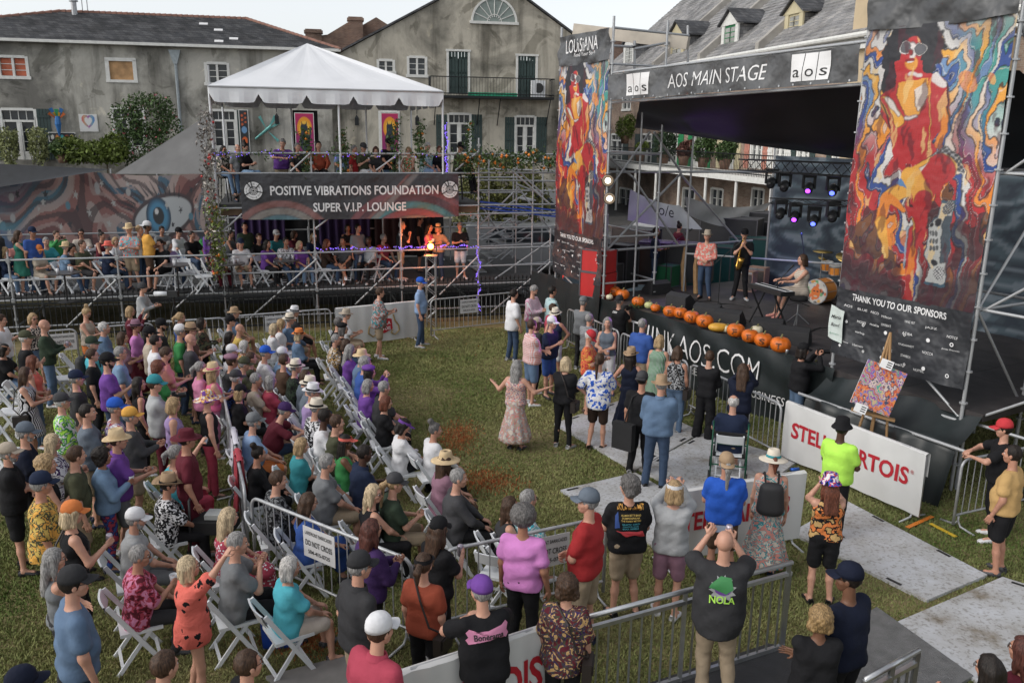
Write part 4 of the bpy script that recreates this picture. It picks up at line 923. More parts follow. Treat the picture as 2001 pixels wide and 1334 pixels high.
for a,L_ in ((.5,1.0),(.9,.9),(2.2,.9),(-.6,.9)): mb.prism([PL.p(t,z,.1),PL.p(t+L_*math.sin(a)*.9,z+L_*math.cos(a),.15),PL.p(t+L_*math.sin(a+.22)*.95,z+L_*math.cos(a+.22),.15)],tuple(PL.n*.04))
mb.tube([PL.p(t-.7,z-.5,.15),PL.p(t+.25,z+.25,.15)],[.05,.1],6); tag(mb.build('dragonfly_ornament',mat('verdigris',(.12,.35,.33),.5,.3,.2)),'turquoise metal dragonfly hung on the grey wall under the tent','wall ornament')
def jack(X,Y):
    im=canvas(X,(.02,.025,.03)); put(im,pell(X,Y,.5,.30,.36,.09),(.65,.12,.02)); put(im,pell(X,Y,.5,.55,.34,.08),(.15,.3,.5))
    for k in range(6): put(im,pell(X,Y,.3+.4*(k%2),.68+.05*k,.14,.03),(.5,.1,.03))
    return im
flatthing('halloween_panel',PL,PL.rect(470,216,486,300),jack,14,50,'tall dark shutter panel with painted pumpkin and masks beside the door','panel',off=.12)
# wall lanterns
for u in (541,697,815):
    pl=PL if u<690 else None
    if pl:
        t,z=pl.px(u,232,.15); mb=MB(); mb.tube([pl.p(t,z+.55,.0),pl.p(t,z+.6,.2),pl.p(t,z+.35,.2)],.02,5); pl.box(mb,t-.11,t+.11,z-.3,z+.1,.08,.30); mb.add([pl.p(t-.13,z+.1,.06),pl.p(t+.13,z+.1,.06),pl.p(t+.13,z+.1,.32),pl.p(t-.13,z+.1,.32),pl.p(t,z+.32,.19)],[(0,1,4),(1,2,4),(2,3,4),(3,0,4)])
        tag(mb.build('wall_lantern',M_IRON),'black iron lantern on the grey wall right of the dragonfly','lantern')
# ---- middle gable house
PG=Plane((-10.9,51.6),(5.2,55.0))
R=root('gable_house',PG.p(8,0),'tall grey stucco house with gable, fanlight and iron balcony','house')
tl,zl=PG.px(672,100); ta,za=PG.px(958,-52); tr_,zr_=PG.px(1118,68); t9=PG.px(1150,200)[0]
sL=(za-zl)/(ta-tl); sR=(za-zr_)/(tr_-ta); sR=max(sR,sL*.95)
clip=[lambda t,z:za+ (t-ta)*sL - z if t<ta+99 else 1, lambda t,z: za-(t-ta)*sR - z]
op=[PG.rect(797,111,833,149),PG.rect(738,117,770,142),PG.rect(877,101,914,184),PG.rect(1012,110,1046,190),PG.rect(875,222,920,312),PG.rect(1006,227,1046,318),PG.rect(742,217,780,300)]
mb=MB(); wall(PG,mb,-.4,t9,0,za,op,clip=clip); mb.build('wall',M_STU2,R)
bk=MB(); PG.box(bk,-.3,t9-.3,0,zl-.2,-14,-.36); bk.build('rear_wall',mat('dark_interior',(.02,.02,.02),.9),R)
mb=MB()
for s,sl in ((-1,sL),(1,sR)):
    te=tl-.6 if s<0 else t9+.3; ze=za-abs(te-ta)*sl
    q=[PG.p(ta,za+.05,.18),PG.p(te,ze+.05,.18),PG.p(te,ze+.05,-14),PG.p(ta,za+.05,-14)]; mb.prism(q,(0,0,.12))
mb.build('roof',M_SLATE,R)
window(PG,R,op[0],1,3); window(PG,R,op[1],1,2); 
for k in (2,3):
    a,b,c,d=op[k]; boards(PG,R,(a,(a+b)/2-.01,c,d),M_SHUT,off=-.03,n=3,name='shutter_door'); boards(PG,R,((a+b)/2+.01,b,c,d),M_SHUT,off=-.03,n=3,name='shutter_door')
    f=MB(); PG.box(f,a-.14,a,c,d,-.05,.05); PG.box(f,b,b+.14,c,d,-.05,.05); PG.box(f,a-.18,b+.18,d,d+.12,-.05,.08); f.build('door_frame',M_WPAINT,R)
for k in (4,5,6): window(PG,R,op[k],1,3,door=True,transom=.5,name='french_door')
for r in ((852,224,874,312),(921,224,942,312),(986,229,1005,316),(1047,229,1068,318)): boards(PG,R,PG.rect(*r),M_SHUT)
# fanlight
a,b,c,d=PG.rect(924,-15,1007,44); cx=(a+b)/2; rad=(b-a)/2; mb=MB()
arc=[(cx+rad*math.cos(PI*k/20),c+rad*math.sin(PI*k/20)) for k in range(21)]
mb.add([PG.p(t,z,.05) for t,z in arc],[tuple(range(21))]); gl=MB(); gl.v,gl.f,gl.m=mb.v,mb.f,mb.m
fl=MB()
for k in range(20):
    p0,p1=arc[k],arc[k+1]; q0=(cx+(p0[0]-cx)*1.09,c+(p0[1]-c)*1.09); q1=(cx+(p1[0]-cx)*1.09,c+(p1[1]-c)*1.09); fl.prism([PG.p(*p0,.0),PG.p(*q0,.0),PG.p(*q1,.0),PG.p(*p1,.0)],tuple(PG.n*.12))
for k in range(1,8): an=PI*k/8; fl.obox(PG.p(cx+.3*math.cos(an),c+.3*math.sin(an),.07),PG.p(cx+rad*math.cos(an),c+rad*math.sin(an),.07),.05,.04)
for r0 in (.28*rad*1.0,.0):
    if r0: 
        for k in range(12): a0,a1=PI*k/12,PI*(k+1)/12; fl.obox(PG.p(cx+r0*1.2*math.cos(a0),c+r0*1.2*math.sin(a0),.07),PG.p(cx+r0*1.2*math.cos(a1),c+r0*1.2*math.sin(a1),.07),.05,.04)
PG.box(fl,a-.2,b+.2,c-.12,c+.03,0,.16); fo=fl.build('fanlight',M_WPAINT,R); gl.build('fanlight_pane',mat('fanlight_glass',(.20,.24,.22),.15,0,.1),fo)
# balcony
BA=PG.px(842,182,1.2)[0]; BB=PG.px(1083,193,1.2)[0]; zb=PG.px(960,188,1.2)[1]; zt=PG.px(960,152,1.2)[1]
B=root('iron_balcony',PG.p(BA,zb),'long narrow iron balcony with thin balusters across the gable wall','balcony')
mb=MB(); PG.box(mb,BA,BB,zb-.14,zb,0.02,1.2); mb.build('floor_slab',M_IRON,B)
mb=MB()
for z in (zb+.12,zt): mb.tube([PG.p(BA,z,.02),PG.p(BA,z,1.2),PG.p(BB,z,1.2),PG.p(BB,z,.02)],.03,5)
mb.build('rail',M_IRON,B)
k=int((BB-BA)/.17)
for i in range(k+1): tube_obj('baluster',PG.p(BA+(BB-BA)*i/k,zb,1.2),PG.p(BA+(BB-BA)*i/k,zt,1.2),.012,M_IRON,B,4)
for i in range(8):
    for t in(BA,BB): tube_obj('baluster',PG.p(t,zb,.05+.14*i),PG.p(t,zt,.05+.14*i),.012,M_IRON,B,4)
for u in (850,935,975,1072): t=PG.px(u,200,.6)[0]; tube_obj('bracket',PG.p(t,zb-.1,1.1),PG.p(t,zb-1.7,.03),.03,M_IRON,B,5)
a=PG.px(915,185,.6)[0]; b=PG.px(1010,190,.6)[0]; mb=MB(); PG.box(mb,a,b,zb+.01,zb+.22,.5,.7); tag(mb.build('planter_box',mat('green_box',(.02,.3,.16),.6,0,.5,6)),'long green planter box lying on the iron balcony floor','planter')
a=PG.px(1052,185,.6)[0]; mb=MB(); PG.box(mb,a-.42,a+.42,zb+.01,zb+1.0,.3,.65); mb.cur=1; mb.lathe([(0,0),(.3,0),(.3,.02),(0,.02)],14,PG.p(a,zb+.55,.66),M=Matrix.Rotation(PI/2,3,'X')); tag(mb.build('air_conditioner',[M_WHITEPL,M_BLACKM]),'white outdoor air conditioner unit at the right end of the balcony','air conditioner')
flatthing('cat_painting',PG,PG.rect(746,222,778,296),catp,26,44,'black cat before an orange moon painting behind the man in black cap','painting',off=.1)
for u in (697,815):
    t,z=PG.px(u,235,.15); mb=MB(); mb.tube([PG.p(t,z+.55,.0),PG.p(t,z+.6,.2),PG.p(t,z+.35,.2)],.02,5); PG.box(mb,t-.11,t+.11,z-.3,z+.1,.08,.30); mb.add([PG.p(t-.13,z+.1,.06),PG.p(t+.13,z+.1,.06),PG.p(t+.13,z+.1,.32),PG.p(t-.13,z+.1,.32),PG.p(t,z+.32,.19)],[(0,1,4),(1,2,4),(2,3,4),(3,0,4)])
    tag(mb.build('wall_lantern',M_IRON),'black iron lantern on the stucco wall '+('left' if u<700 else 'right')+' of the second cat painting','lantern')
# ---- brick parapet house between the two
PB=Plane((-13.5,60),(-4,62)); R=root('brick_house',PB.p(4,0),'old brick party wall with two chimneys between the roofs','house')
mb=MB(); 
pts=[(598,100),(598,82),(620,82),(622,70),(640,68),(683,42),(684,100)]
q=[PB.px(u,v) for u,v in pts]; mb.prism([PB.p(t,z) for t,z in q],tuple(PB.n*-.5)); mb.build('gable_wall',M_BRICK,R)
q=[PB.px(u,v,-.6) for u,v in ((628,96),(735,34),(800,75),(800,120),(628,120))]; mb=MB(); mb.prism([PB.p(t,z,-.6) for t,z in q],tuple(PB.n*-5)); mb.build('roof',M_BRICK,R)
for r in ((597,57,629,100),(681,33,709,60)):
    a,b,c,d=PB.rect(*r,.1); mb=MB(); PB.box(mb,a,b,c-1,d,-.7,.1); PB.box(mb,a-.08,b+.08,d-.25,d-.08,-.78,.18); mb.build('chimney',M_BRICK,R)
# ---- right row of houses (dormers)
def gz(u,v,z): r=ray(u,v); t=(z-CH)/r[2]; return r*t
e0=gz(1205,150,9.6); e1=gz(1690,72,9.6); PR=Plane(e0[:2],e1[:2]); ezr=9.6; Lr=PR.L
R=root('row_house',PR.p(Lr/2,0),'long row house with grey slate roof, dormers and galleries behind the stage','house')
T0_,T1_=PR.px(1172,150)[0],Lr+14
wop=[]
for u in (1205,1262,1312,1366,1424,1478,1524,1570,1640): wop.append(PR.rect(u-11,262,u+11,330))
for u in (1222,1345,1400,1480,1560): wop.append(PR.rect(u-12,368,u+12,425))
for u in (1225,1290,1350): wop.append(PR.rect(u-8,175,u+8,215))
mb=MB(); wall(PR,mb,T0_,T1_,0,ezr,wop); mb.build('wall',brickmat('row_brick',(.24,.15,.11),(.32,.24,.18),(.3,.27,.23)),R)
mb=MB(); PR.box(mb,T0_,T1_,0,ezr-.1,-9,-.36); mb.build('rear_wall',mat('dark_interior',(.02,.02,.02),.9),R)
GD=[M_SHUT,M_SHUT,M_GREEN,M_GREEN,M_CREAM,mat('pink_paint',(.45,.2,.15),.8,0,.1),M_WPAINT,M_SHUT,M_SHUT]
for i,o in enumerate(wop):
    window(PR,R,o,1,3,door=i<9,transom=.4 if i<9 else 0,name='french_door' if i<9 else 'window')
    if i<9:
        w_=(o[1]-o[0])*.45
        boards(PR,R,(o[0]-w_-.12,o[0]-.12,o[2],o[3]),GD[i],n=3); boards(PR,R,(o[1]+.12,o[1]+w_+.12,o[2],o[3]),GD[i],n=3)
dp=7.5; rise=6.4; mb=MB(); n=30
for i in range(n):
    f0,f1=i/n,(i+1)/n+.004
    a=(ezr+.05+rise*f0,.6-dp*f0); b=(ezr+rise*f1,.6-dp*f1)
    mb.add([PR.p(T0_,a[0],a[1]),PR.p(T1_,a[0],a[1]),PR.p(T1_,b[0],b[1]),PR.p(T0_,b[0],b[1])],[(0,1,2,3)]); mb.add([PR.p(T0_,a[0]-.06,a[1]),PR.p(T1_,a[0]-.06,a[1]),PR.p(T1_,a[0],a[1]),PR.p(T0_,a[0],a[1])],[(0,1,2,3)])
rf=mb.build('roof',M_SLATE2,R)
mb=MB(); mb.tube([PR.p(T0_,ezr,.72),PR.p(T1_,ezr,.72)],.12,8); mb.build('gutter',M_WPAINT,R)
mb=MB(); PR.box(mb,T0_,T1_,ezr-.55,ezr-.05,.0,.5); mb.build('cornice',M_WPAINT,R)
def on_roof(u,v):    # where a pixel meets the front roof slope
    lo,hi=.6,-dp+.6
    for _ in range(40):
        o=(lo+hi)/2; t,z=PR.px(u,v,o); zz=ezr+rise*(.6-o)/dp
        if zz>z: hi,lo=hi,o
        else: lo,hi=lo,hi; hi=o
        if zz<z: lo,hi=o,hi
    return o
def dormer(u0,u1,vb,vt,va,mt,o,white,two=False):
    a,b,c,d=PR.rect(u0,vt,u1,vb,o); ap=d+(b-a)*.42; D=root('x') if False else None
    zroof=lambda off:ezr+rise*(.6-off)/dp
    mb=MB(); ob=.6-(ap-ezr)/rise*dp
    PR.box(mb,a,b,c,d,ob,o); mb.build('dormer_cheeks',M_SLATE2,R)
    f=MB(); PR.box(f,a-.12,a+.22,c-.1,d,o,o+.1); PR.box(f,b-.22,b+.12,c-.1,d,o,o+.1); PR.box(f,a-.12,b+.12,c-.14,c+.15,o,o+.12)
    f.prism([PR.p(a-.3,d,o+.12),PR.p(b+.3,d,o+.12),PR.p((a+b)/2,ap+.1,o+.12)],tuple(PR.n*-.3)); f.build('dormer_front',mt,R)
    r=MB()
    for s in (0,1):
        e=a-.35 if s==0 else b+.35; r.prism([PR.p((a+b)/2,ap+.14,o+.3),PR.p(e,d+.0,o+.3),PR.p(e,d+.0,ob),PR.p((a+b)/2,ap+.14,ob)],(0,0,.09))
    r.build('dormer_roof',M_SLATE,R)
    pl2=Plane(PR.p(0,0,o)[:2],PR.p(1,0,o)[:2]); pl2.n=PR.n
    window(pl2,R,(a+.2,b-.2,c+.12,d-.05),1,4,m=white,off=.05,name='dormer_window',glass=mat('bright_glass',(.30,.30,.28),.12,0,.2),fw=.06)
dormer(1222,1240,128,90,78,M_WPAINT,-.6,M_WPAINT); dormer(1312,1336,122,72,58,M_CREAM,-.6,M_CREAM); dormer(1414,1442,100,50,36,M_WPAINT,-.6,M_GREEN); dormer(1538,1568,78,28,8,M_CREAM,-.8,M_CREAM)
for (u,v,o) in ((1322,48,-5.5),(1415,25,-6.2),(1520,10,-6.5),(1205,85,-5.0)):
    t,z=PR.px(u,v,o); mb=MB(); PR.box(mb,t-.55,t+.55,z-3,z+.6,o-.5,o+.5); PR.box(mb,t-.65,t+.65,z+.3,z+.45,o-.6,o+.6); mb.build('chimney',M_BRICK,R)
# party walls rising above the roof
for u in (1375,1475,1600):
    t,_=PR.px(u,60,-3); mb=MB(); mb.prism([PR.p(t,ezr-.2,.7),PR.p(t,ezr+.45,.7),PR.p(t,ezr+rise+.5,-dp+.6),PR.p(t,ezr+rise-.5,-dp+.6)],tuple(PR.d*.35)); mb.build('party_wall',mat('parapet',(.36,.34,.31),.85,0,.2,1.5),R)
# the tall cream end block near the right tower
a=PR.px(1668,60,.2)[0]; mb=MB(); PR.box(mb,a,a+9,0,13.6,-8,.25); mb.build('end_block',mat('cream_render',(.48,.38,.25),.85,0,.15,.8),R)
# galleries
gzl=3.35; gd=2.6
mb=MB(); PR.box(mb,T0_,T1_,gzl-.3,gzl,.0,gd); mb.build('gallery_floor',M_WPAINT,R)
mb=MB()
for z in (gzl+.12,gzl+1.05): mb.tube([PR.p(T0_,z,gd-.08),PR.p(T1_,z,gd-.08)],.03,5)
k=int((T1_-T0_)/.16)
for i in range(k): mb.obox(PR.p(T0_+.16*i,gzl,gd-.08),PR.p(T0_+.16*i,gzl+1.05,gd-.08),.018,.018,up=(1,0,0))
ro=mb.build('gallery_railing',M_IRON,R); 
for i in range(int((T1_-T0_)/3.4)): tube_obj('gallery_post',PR.p(T0_+1+3.4*i,0,gd-.15),PR.p(T0_+1+3.4*i,gzl-.3,gd-.15),.09,M_WPAINT,R)
print('T buildings',time.time()-T0)
# ---- foliage: crowns of many small leaf faces
def leafmesh(n,blobs,size,seed,m,name='crown',R=None,droop=0,outer=.55):
    r=np.random.default_rng(seed); P=[];W_=np.array([b[3]*b[4]*b[5] for b in blobs]); W_=W_/W_.sum()
    k=r.choice(len(blobs),n,p=W_); B=np.array(blobs,float)[k]; d=r.normal(size=(n,3)); d/=np.linalg.norm(d,axis=1)[:,None]; rad=(outer+(1-outer)*r.random(n)**.5)*(.85+.3*r.random(n))
    C0=B[:,:3]+d*B[:,3:6]*rad[:,None]; C0[:,2]-=droop*r.random(n)
    a=r.normal(size=(n,3)); a/=np.linalg.norm(a,axis=1)[:,None]; b=np.cross(a,r.normal(size=(n,3))); b/=np.linalg.norm(b,axis=1)[:,None]; s=size*r.uniform(.5,1.3,n)[:,None]
    V=np.empty((n,4,3)); V[:,0]=C0-a*s; V[:,1]=C0+b*s*.45; V[:,2]=C0+a*s; V[:,3]=C0-b*s*.45
    me=np_mesh(name,[(V.reshape(-1,3),np.arange(4*n).reshape(n,4),0)],[m],smooth=False); return link(name,me,R)
def leafm(name,c,v=.5): return mat(name,c,.65,0,v,3.5)
M_LEAF=leafm('leaf_green',(.045,.085,.02)); M_LEAF2=leafm('leaf_yellow_green',(.11,.15,.025)); M_LEAF3=leafm('leaf_dark',(.02,.045,.016)); M_STEM=mat('stem',(.08,.06,.035),.8,0,.2)
def plant(name,c,blobs,n,size,m,label,cat='plant',stems=3,seed=1,flowers=None,group=None,pot=None):
    R=root(name,c,label,cat,group); bl=[(c[0]+b[0],c[1]+b[1],c[2]+b[2],*b[3:]) for b in blobs]
    leafmesh(n,bl,size,seed,m,'foliage',R); mb=MB()
    for i,b in enumerate(bl[:max(stems,1)]): mb.tube([(c[0]+.05*i,c[1],c[2]),(lp(c[0],b[0],.5),c[1],lp(c[2],b[2],.5)),(b[0],b[1],b[2])],[.03,.02,.01],5)
    mb.build('stem',M_STEM,R)
    if flowers: leafmesh(flowers[0],bl,size*.9,seed+9,flowers[1],'blossom',R,outer=.9)
    if pot: pm=MB(); pm.lathe([(0,0),(pot*.7,0),(pot,pot*1.6),(pot*.85,pot*1.6),(0,pot*1.4)],12,(c[0],c[1],c[2]-pot*1.2)); pm.sm=True; pm.build('pot',mat('pot_clay',(.16,.09,.06),.8,0,.2),R)
    return R
FL=mat('flower_pink',(.5,.12,.15),.6,0,.4,8); FO=mat('flower_orange',(.7,.22,.03),.6,0,.3,8)
def pp(pl,u,v,o): t,z=pl.px(u,v,o); return pl.p(t,z,o)
c=pp(PL,285,330,2.5); plant('flowering_shrub',c,[(0,0,1.2,1.5,1.0,1.2),(.5,0,2.8,1.3,.9,1.2),(-.8,0,2.4,.9,.8,1.1),(1.1,0,3.3,.8,.6,.6),(1.5,0,1.6,.8,.7,1.3),(0,0,3.6,.9,.5,.4)],5200,.10,M_LEAF,'tall airy green shrub with pink flowers against the grey house','shrub',flowers=(110,FL),seed=3)
c=pp(PL,165,320,2.6); plant('bush',c,[(-.6,0,.7,1.0,.7,.7),(.7,0,.6,1.0,.7,.6),(1.7,0,.8,.8,.6,.8)],3400,.13,M_LEAF2,'low bright green bush under the heart canvas','bush',seed=5)
c=pp(PL,122,305,2.6); plant('bush',c,[(0,0,.4,.6,.5,.45)],700,.12,M_LEAF,'small green bush in a dark pot left of the bright bushes','bush',seed=6,pot=.3)
c=pp(PL,207,300,2.4); R=root('red_cordyline',c,'spiky red leaved cordyline plant between the bushes','plant'); mb=MB()
for i in range(26):
    a=rng.uniform(0,6.28); e=rng.uniform(.3,1.3); L_=rng.uniform(.6,1.0); mb.add([(c[0],c[1],c[2]),(c[0]+.5*L_*math.cos(a)*math.cos(e)-.04*math.sin(a),c[1]+.5*L_*math.sin(a)*math.cos(e)+.04*math.cos(a),c[2]+.6*L_*math.sin(e)),(c[0]+L_*math.cos(a)*math.cos(e),c[1]+L_*math.sin(a)*math.cos(e),c[2]+L_*math.sin(e)*.9),(c[0]+.5*L_*math.cos(a)*math.cos(e)+.04*math.sin(a),c[1]+.5*L_*math.sin(a)*math.cos(e)-.04*math.cos(a),c[2]+.6*L_*math.sin(e))],[(0,1,2,3)])
mb.build('leaves',mat('cordyline_red',(.16,.03,.04),.6,0,.4,4),R); mb=MB(); mb.tube([(c[0],c[1],c[2]-1.2),(c[0],c[1],c[2]+.1)],.04,6); mb.build('stem',M_STEM,R)
for u,s_ in ((13,'left'),(72,'right')):
    c=pp(PL,u,262,1.2); R=root('hanging_fern',c,'hanging pot of trailing pale fern on the '+s_+' side of the left french door','plant'); 
    leafmesh(1300,[(c[0],c[1],c[2]+.1,.55,.5,.35),(c[0],c[1],c[2]-.5,.5,.45,.8)],.10,8+u,leafm('fern_leaf',(.22,.24,.10),.3),'foliage',R,droop=.5); mb=MB(); mb.lathe([(0,-.5),(.22,-.5),(.3,-.1),(0,-.1)],10,c); mb.build('pot',M_GALV,R); mb=MB(); mb.tube([c,(c[0],c[1],c[2]+.9)],.012,4); mb.build('hanger',M_IRON,R)
# plants on the row house gallery
gp=[(1220,300,.9,M_LEAF2,'hanging fern basket beside the left tower',260),(1298,300,1.0,M_LEAF3,'dark leafy shrub on the gallery behind the scaffold cross',0),(1375,295,.85,M_LEAF,'bushy potted tree on the gallery beside the green door',0),(1418,290,.7,M_LEAF,'round headed potted tree in a clay pot on the gallery',0),(1250,320,.5,M_LEAF2,'small fern at the foot of the gallery railing',0),(1335,322,.6,leafm('leaf_red',(.10,.04,.03)),'low reddish plant along the gallery railing',0)]
for i,(u,v,s_,m,lab,x) in enumerate(gp):
    t,_=PR.px(u,v,gd-.6); c=PR.p(t,gzl+.6 if not x else gzl+1.7,gd-.6); plant('gallery_plant',c,[(0,0,.7*s_,.75*s_,.6*s_,.9*s_),(.3,0,1.2*s_,.5*s_,.4*s_,.6*s_)],1500,.10,m,lab,'plant',seed=20+i,pot=.35)
# ================================================================ two-storey scaffold lounge on the left
PV=Plane((-13.2,21.1),(-1.03,24.5)); tu=lambda u,v=450,o=0: PV.px(u,v,o)[0]
R=root('scaffold_deck',PV.p(PV.L/2,0),'long grey steel scaffold lounge deck with rails and lower platform on the left','scaffold')
tA,tB=-6.5,tu(1082,560); RT=.026
ZT=6.45
front=[(-7,2.15),(tu(8),2.25),(tu(223),2.3),(tu(430),6.95),(tu(614),4.8),(tu(783),4.8),(tu(935),5.2),(tu(1076),2.6)]
ths=[p[0] for p in front]
def T2(n,a,b,r=RT): return tube_obj(n,a,b,r,M_GALV,R,8)
for t,h in front: T2('pole',PV.p(t,0),PV.p(t,h))
for t in ths: T2('pole',PV.p(t,0,-2.6),PV.p(t,1.0,-2.6)); T2('pole',PV.p(t,0,-5.2),PV.p(t,2.2,-5.2))
for t in ths[3:]: T2('pole',PV.p(t,1,-4.2),PV.p(t,4.6,-4.2))
for i in range(len(ths)-1):
    a,b=ths[i],ths[i+1]
    for z in (.30,1.0,1.53,2.05): T2('rail',PV.p(a,z,.03),PV.p(b,z,.03))
    T2('rail',PV.p(a,1.0,-2.6),PV.p(b,1.0,-2.6)); T2('rail',PV.p(a,.3,-2.6),PV.p(b,.3,-2.6)); T2('rail',PV.p(a,2.1,-5.2),PV.p(b,2.1,-5.2))
for i in range(3,7):
    a,b=ths[i],ths[i+1]
    if i<6:
        for z in (3.3,3.05,4.22,4.75): T2('rail',PV.p(a,z,.03),PV.p(b,z,.03))
        for z in (3.05,4.6): T2('rail',PV.p(a,z,-4.2),PV.p(b,z,-4.2))
for t in ths:
    for z in (.3,1.0,2.05): T2('crossbar',PV.p(t,z,0),PV.p(t,z,-5.2) if z<2 else PV.p(t,z,-.0-.3))
for t in ths[3:7]:
    for z in (3.1,): T2('crossbar',PV.p(t,z,0),PV.p(t,z,-4.2))
def br(u0,v0,u1,v1,o=.06): a=PV.px(u0,v0,o); b=PV.px(u1,v1,o); T2('brace',PV.p(*a,o),PV.p(*b,o))
for q in ((481,628,619,506),(694,595,783,509),(859,576,935,500),(432,455,473,418),(616,447,650,420),(568,335,606,300),(735,333,783,298),(890,333,935,296),(130,639,227,547),(342,603,433,519),(960,610,1076,512),(1000,333,1076,400)): br(*q)
cp=MB()      # couplers and rosettes
for t,h in front:
    for z in np.arange(.5,h,.5): cp.lathe([(.03,-.03),(.055,-.03),(.055,.03),(.03,.03)],6,PV.p(t,z))
    for z in (1.0,1.53,2.05): cp.box(PV.p(t,z,.02),(.09,.09,.09),rz=.27)
tag(cp.build('coupler',M_GALV,R),kind='stuff')
DK=mat('deck_ply',(.045,.045,.045),.8,0,.3,4,.2,20)
n=int((tB-tA)/1.25)
for i in range(n):      # lower platform panels, each proud of its neighbour's joint
    for o in (0,-2.6):
        mb=MB(); a=tA+(tB-tA)*i/n; b=tA+(tB-tA)*(i+1)/n; PV.box(mb,a+.012,b-.012,1.02,1.08,o-2.58,o-.02); mb.build('deck_panel',DK,R)
a0,a1=ths[3],ths[6]; n=7
for i in range(n):
    for o in (0,-2.1):
        mb=MB(); a=a0+(a1-a0)*i/n; b=a0+(a1-a0)*(i+1)/n; PV.box(mb,a+.012,b-.012,3.32,3.40,o-2.08,o-.02); mb.build('deck_panel',DK,R)
for i in range(3,6):
    mb=MB(); PV.box(mb,ths[i]+.05,ths[i+1]-.05,3.1,3.28,-.12,-.04); mb.build('deck_beam',mat('beam_wood',(.13,.08,.045),.8,0,.3,3),R)
# stair tower right of the lounge
S=root('scaffold_stairs',PV.p(ths[6]+1.2,0,-2),'scaffold stair tower with crossing handrails between lounge and stage','scaffold')
def T3(n,a,b,r=RT): return tube_obj(n,a,b,r,M_GALV,S,8)
for u,z0,z1,o in ((1009,0,5.0,-1.2),(1041,0,5.0,-.2),(1009,0,4.8,-3.6),(1060,0,4.6,-3.8),(955,0,4.5,-3.0)):
    t=PV.px(u,400,o)[0]; T3('pole',PV.p(t,z0,o),PV.p(t,z1,o))
tq0,tq1=ths[6],tB
for z,o in ((4.75,-.1),(4.22,-.1),(3.3,-.1),(3.05,-.1),(2.6,-.4),(3.9,-3.6),(4.6,-3.6),(3.4,-3.6),(2.4,-3.6),(2.0,-2.4)): T3('rail',PV.p(tq0,z,o),PV.p(tq1,z,o))
for (u0,v0,u1,v1,o) in ((938,440,1003,376,-1.0),(950,425,1030,378,-2.2),(940,470,1040,425,-1.4),(960,480,1040,440,-2.6),(930,470,998,428,-.9),(1010,360,1060,380,-.4),(1012,365,1058,430,-.8),(1008,330,1062,380,-.2),(945,520,1040,455,-1.4)):
    a=PV.px(u0,v0,o); b=PV.px(u1,v1,o); T3('handrail',PV.p(*a,o),PV.p(*b,o))
for (u0,v0,u1,v1,o) in ((936,330,1085,334,-3.2),(936,352,1085,354,-.6),(936,372,1085,373,-4),(936,458,1085,452,-1.8),(936,482,1085,475,-.5),(936,520,1085,512,-3),(945,560,1075,470,-.2),(1010,560,1076,505,-2.5),(940,400,985,470,-3.2),(1030,390,1080,455,-2.2),(940,540,1000,490,-4)):
    a=PV.px(u0,v0,o); b=PV.px(u1,v1,o); T3('rail',PV.p(*a,o),PV.p(*b,o))
for k in range(11):
    f=k/10; mb=MB(); t=lp(tq0+.3,tq1-.5,f); PV.box(mb,t,t+.28,1.1+2.2*f,1.14+2.2*f,-2.4,-1.3); mb.build('stair_tread',M_GALV,S)
for k in range(11):
    f=k/10; mb=MB(); t=lp(tq1-.3,tq0+.5,f); PV.box(mb,t,t+.28,.1+1.0*f,.14+1.0*f,-3.8,-2.7); mb.build('stair_tread',M_GALV,S)
mb=MB(); 
for dv in (0,7,13): a=PV.px(938,394+dv,-.5); b=PV.px(1092,412+dv*.9,-.5); mb.obox(PV.p(*a,-.5),PV.p(*b,-.5),.02,.05)
tag(mb.build('strap',mat('blue_strap',(.03,.08,.40),.6)),'bright blue strap stretched between the stair scaffold and left tower','strap')
# tent
TN=root('frame_tent',PV.p((tu(412)+tu(862))/2,3.4,-2.5),'white peaked frame tent with scalloped valance over the upper deck','tent')
tl_,tr2=tu(408,170),tu(864,178); zE=6.45; ce=PV.px(600,85,-2.9); back=-5.8
ML=mat('tent_vinyl',(.74,.75,.77),.5,0,.04,1.2,.25,2.2)
mb=MB(); apex=(ce[0],ce[1])
cor=[(tl_,.15),(tr2,.15),(tr2,back),(tl_,back)]
for k in range(4):
    a,b=cor[k],cor[(k+1)%4]
    def f(i,j):
        e=(a[0]+(b[0]-a[0])*i,a[1]+(b[1]-a[1])*i); t=e[0]+(ce[0]-e[0])*j; o=e[1]+(-2.9-e[1])*j; z=zE+(ce[1]-zE)*j-.10*math.sin(PI*j)*(1-.5*abs(2*i-1))-.03*math.sin(i*22)*(1-j)*j*2
        if i<=.001 or i>=.999: z=zE+(ce[1]-zE)*j
        return PV.p(t,z,o)
    mb.grid(f,22,10)
mb.build('canopy',ML,TN,smooth=False)
mb=MB()
for k in range(4):
    a,b=cor[k],cor[(k+1)%4]; L_=math.hypot(b[0]-a[0],b[1]-a[1]); ns=max(4,round(L_/1.15)); N_=ns*10
    def f(i,j):
        t=a[0]+(b[0]-a[0])*i; o=a[1]+(b[1]-a[1])*i; ph=(i*ns)%1; notch=max(0,1-abs(ph-.5)/.5); dz=.42-.22*max(0,1-min(ph,1-ph)/.11)
        w=.03*math.sin(i*ns*6.3*2)*j; return PV.p(t,zE-dz*j,o+(w if k in(0,2) else 0))
    mb.grid(f,N_,3)
mb.build('valance',ML,TN)
for t,o in ((tl_,.05),(lp(tl_,tr2,.535),.05),(tr2,.05),(lp(tl_,tr2,.75),back+.1),(tr2,back+.1),(tl_,back+.1),(lp(tl_,tr2,.35),back+.1)): tube_obj('post',PV.p(t,3.4,o),PV.p(t,zE,o),.03,M_WHITEPL,TN)
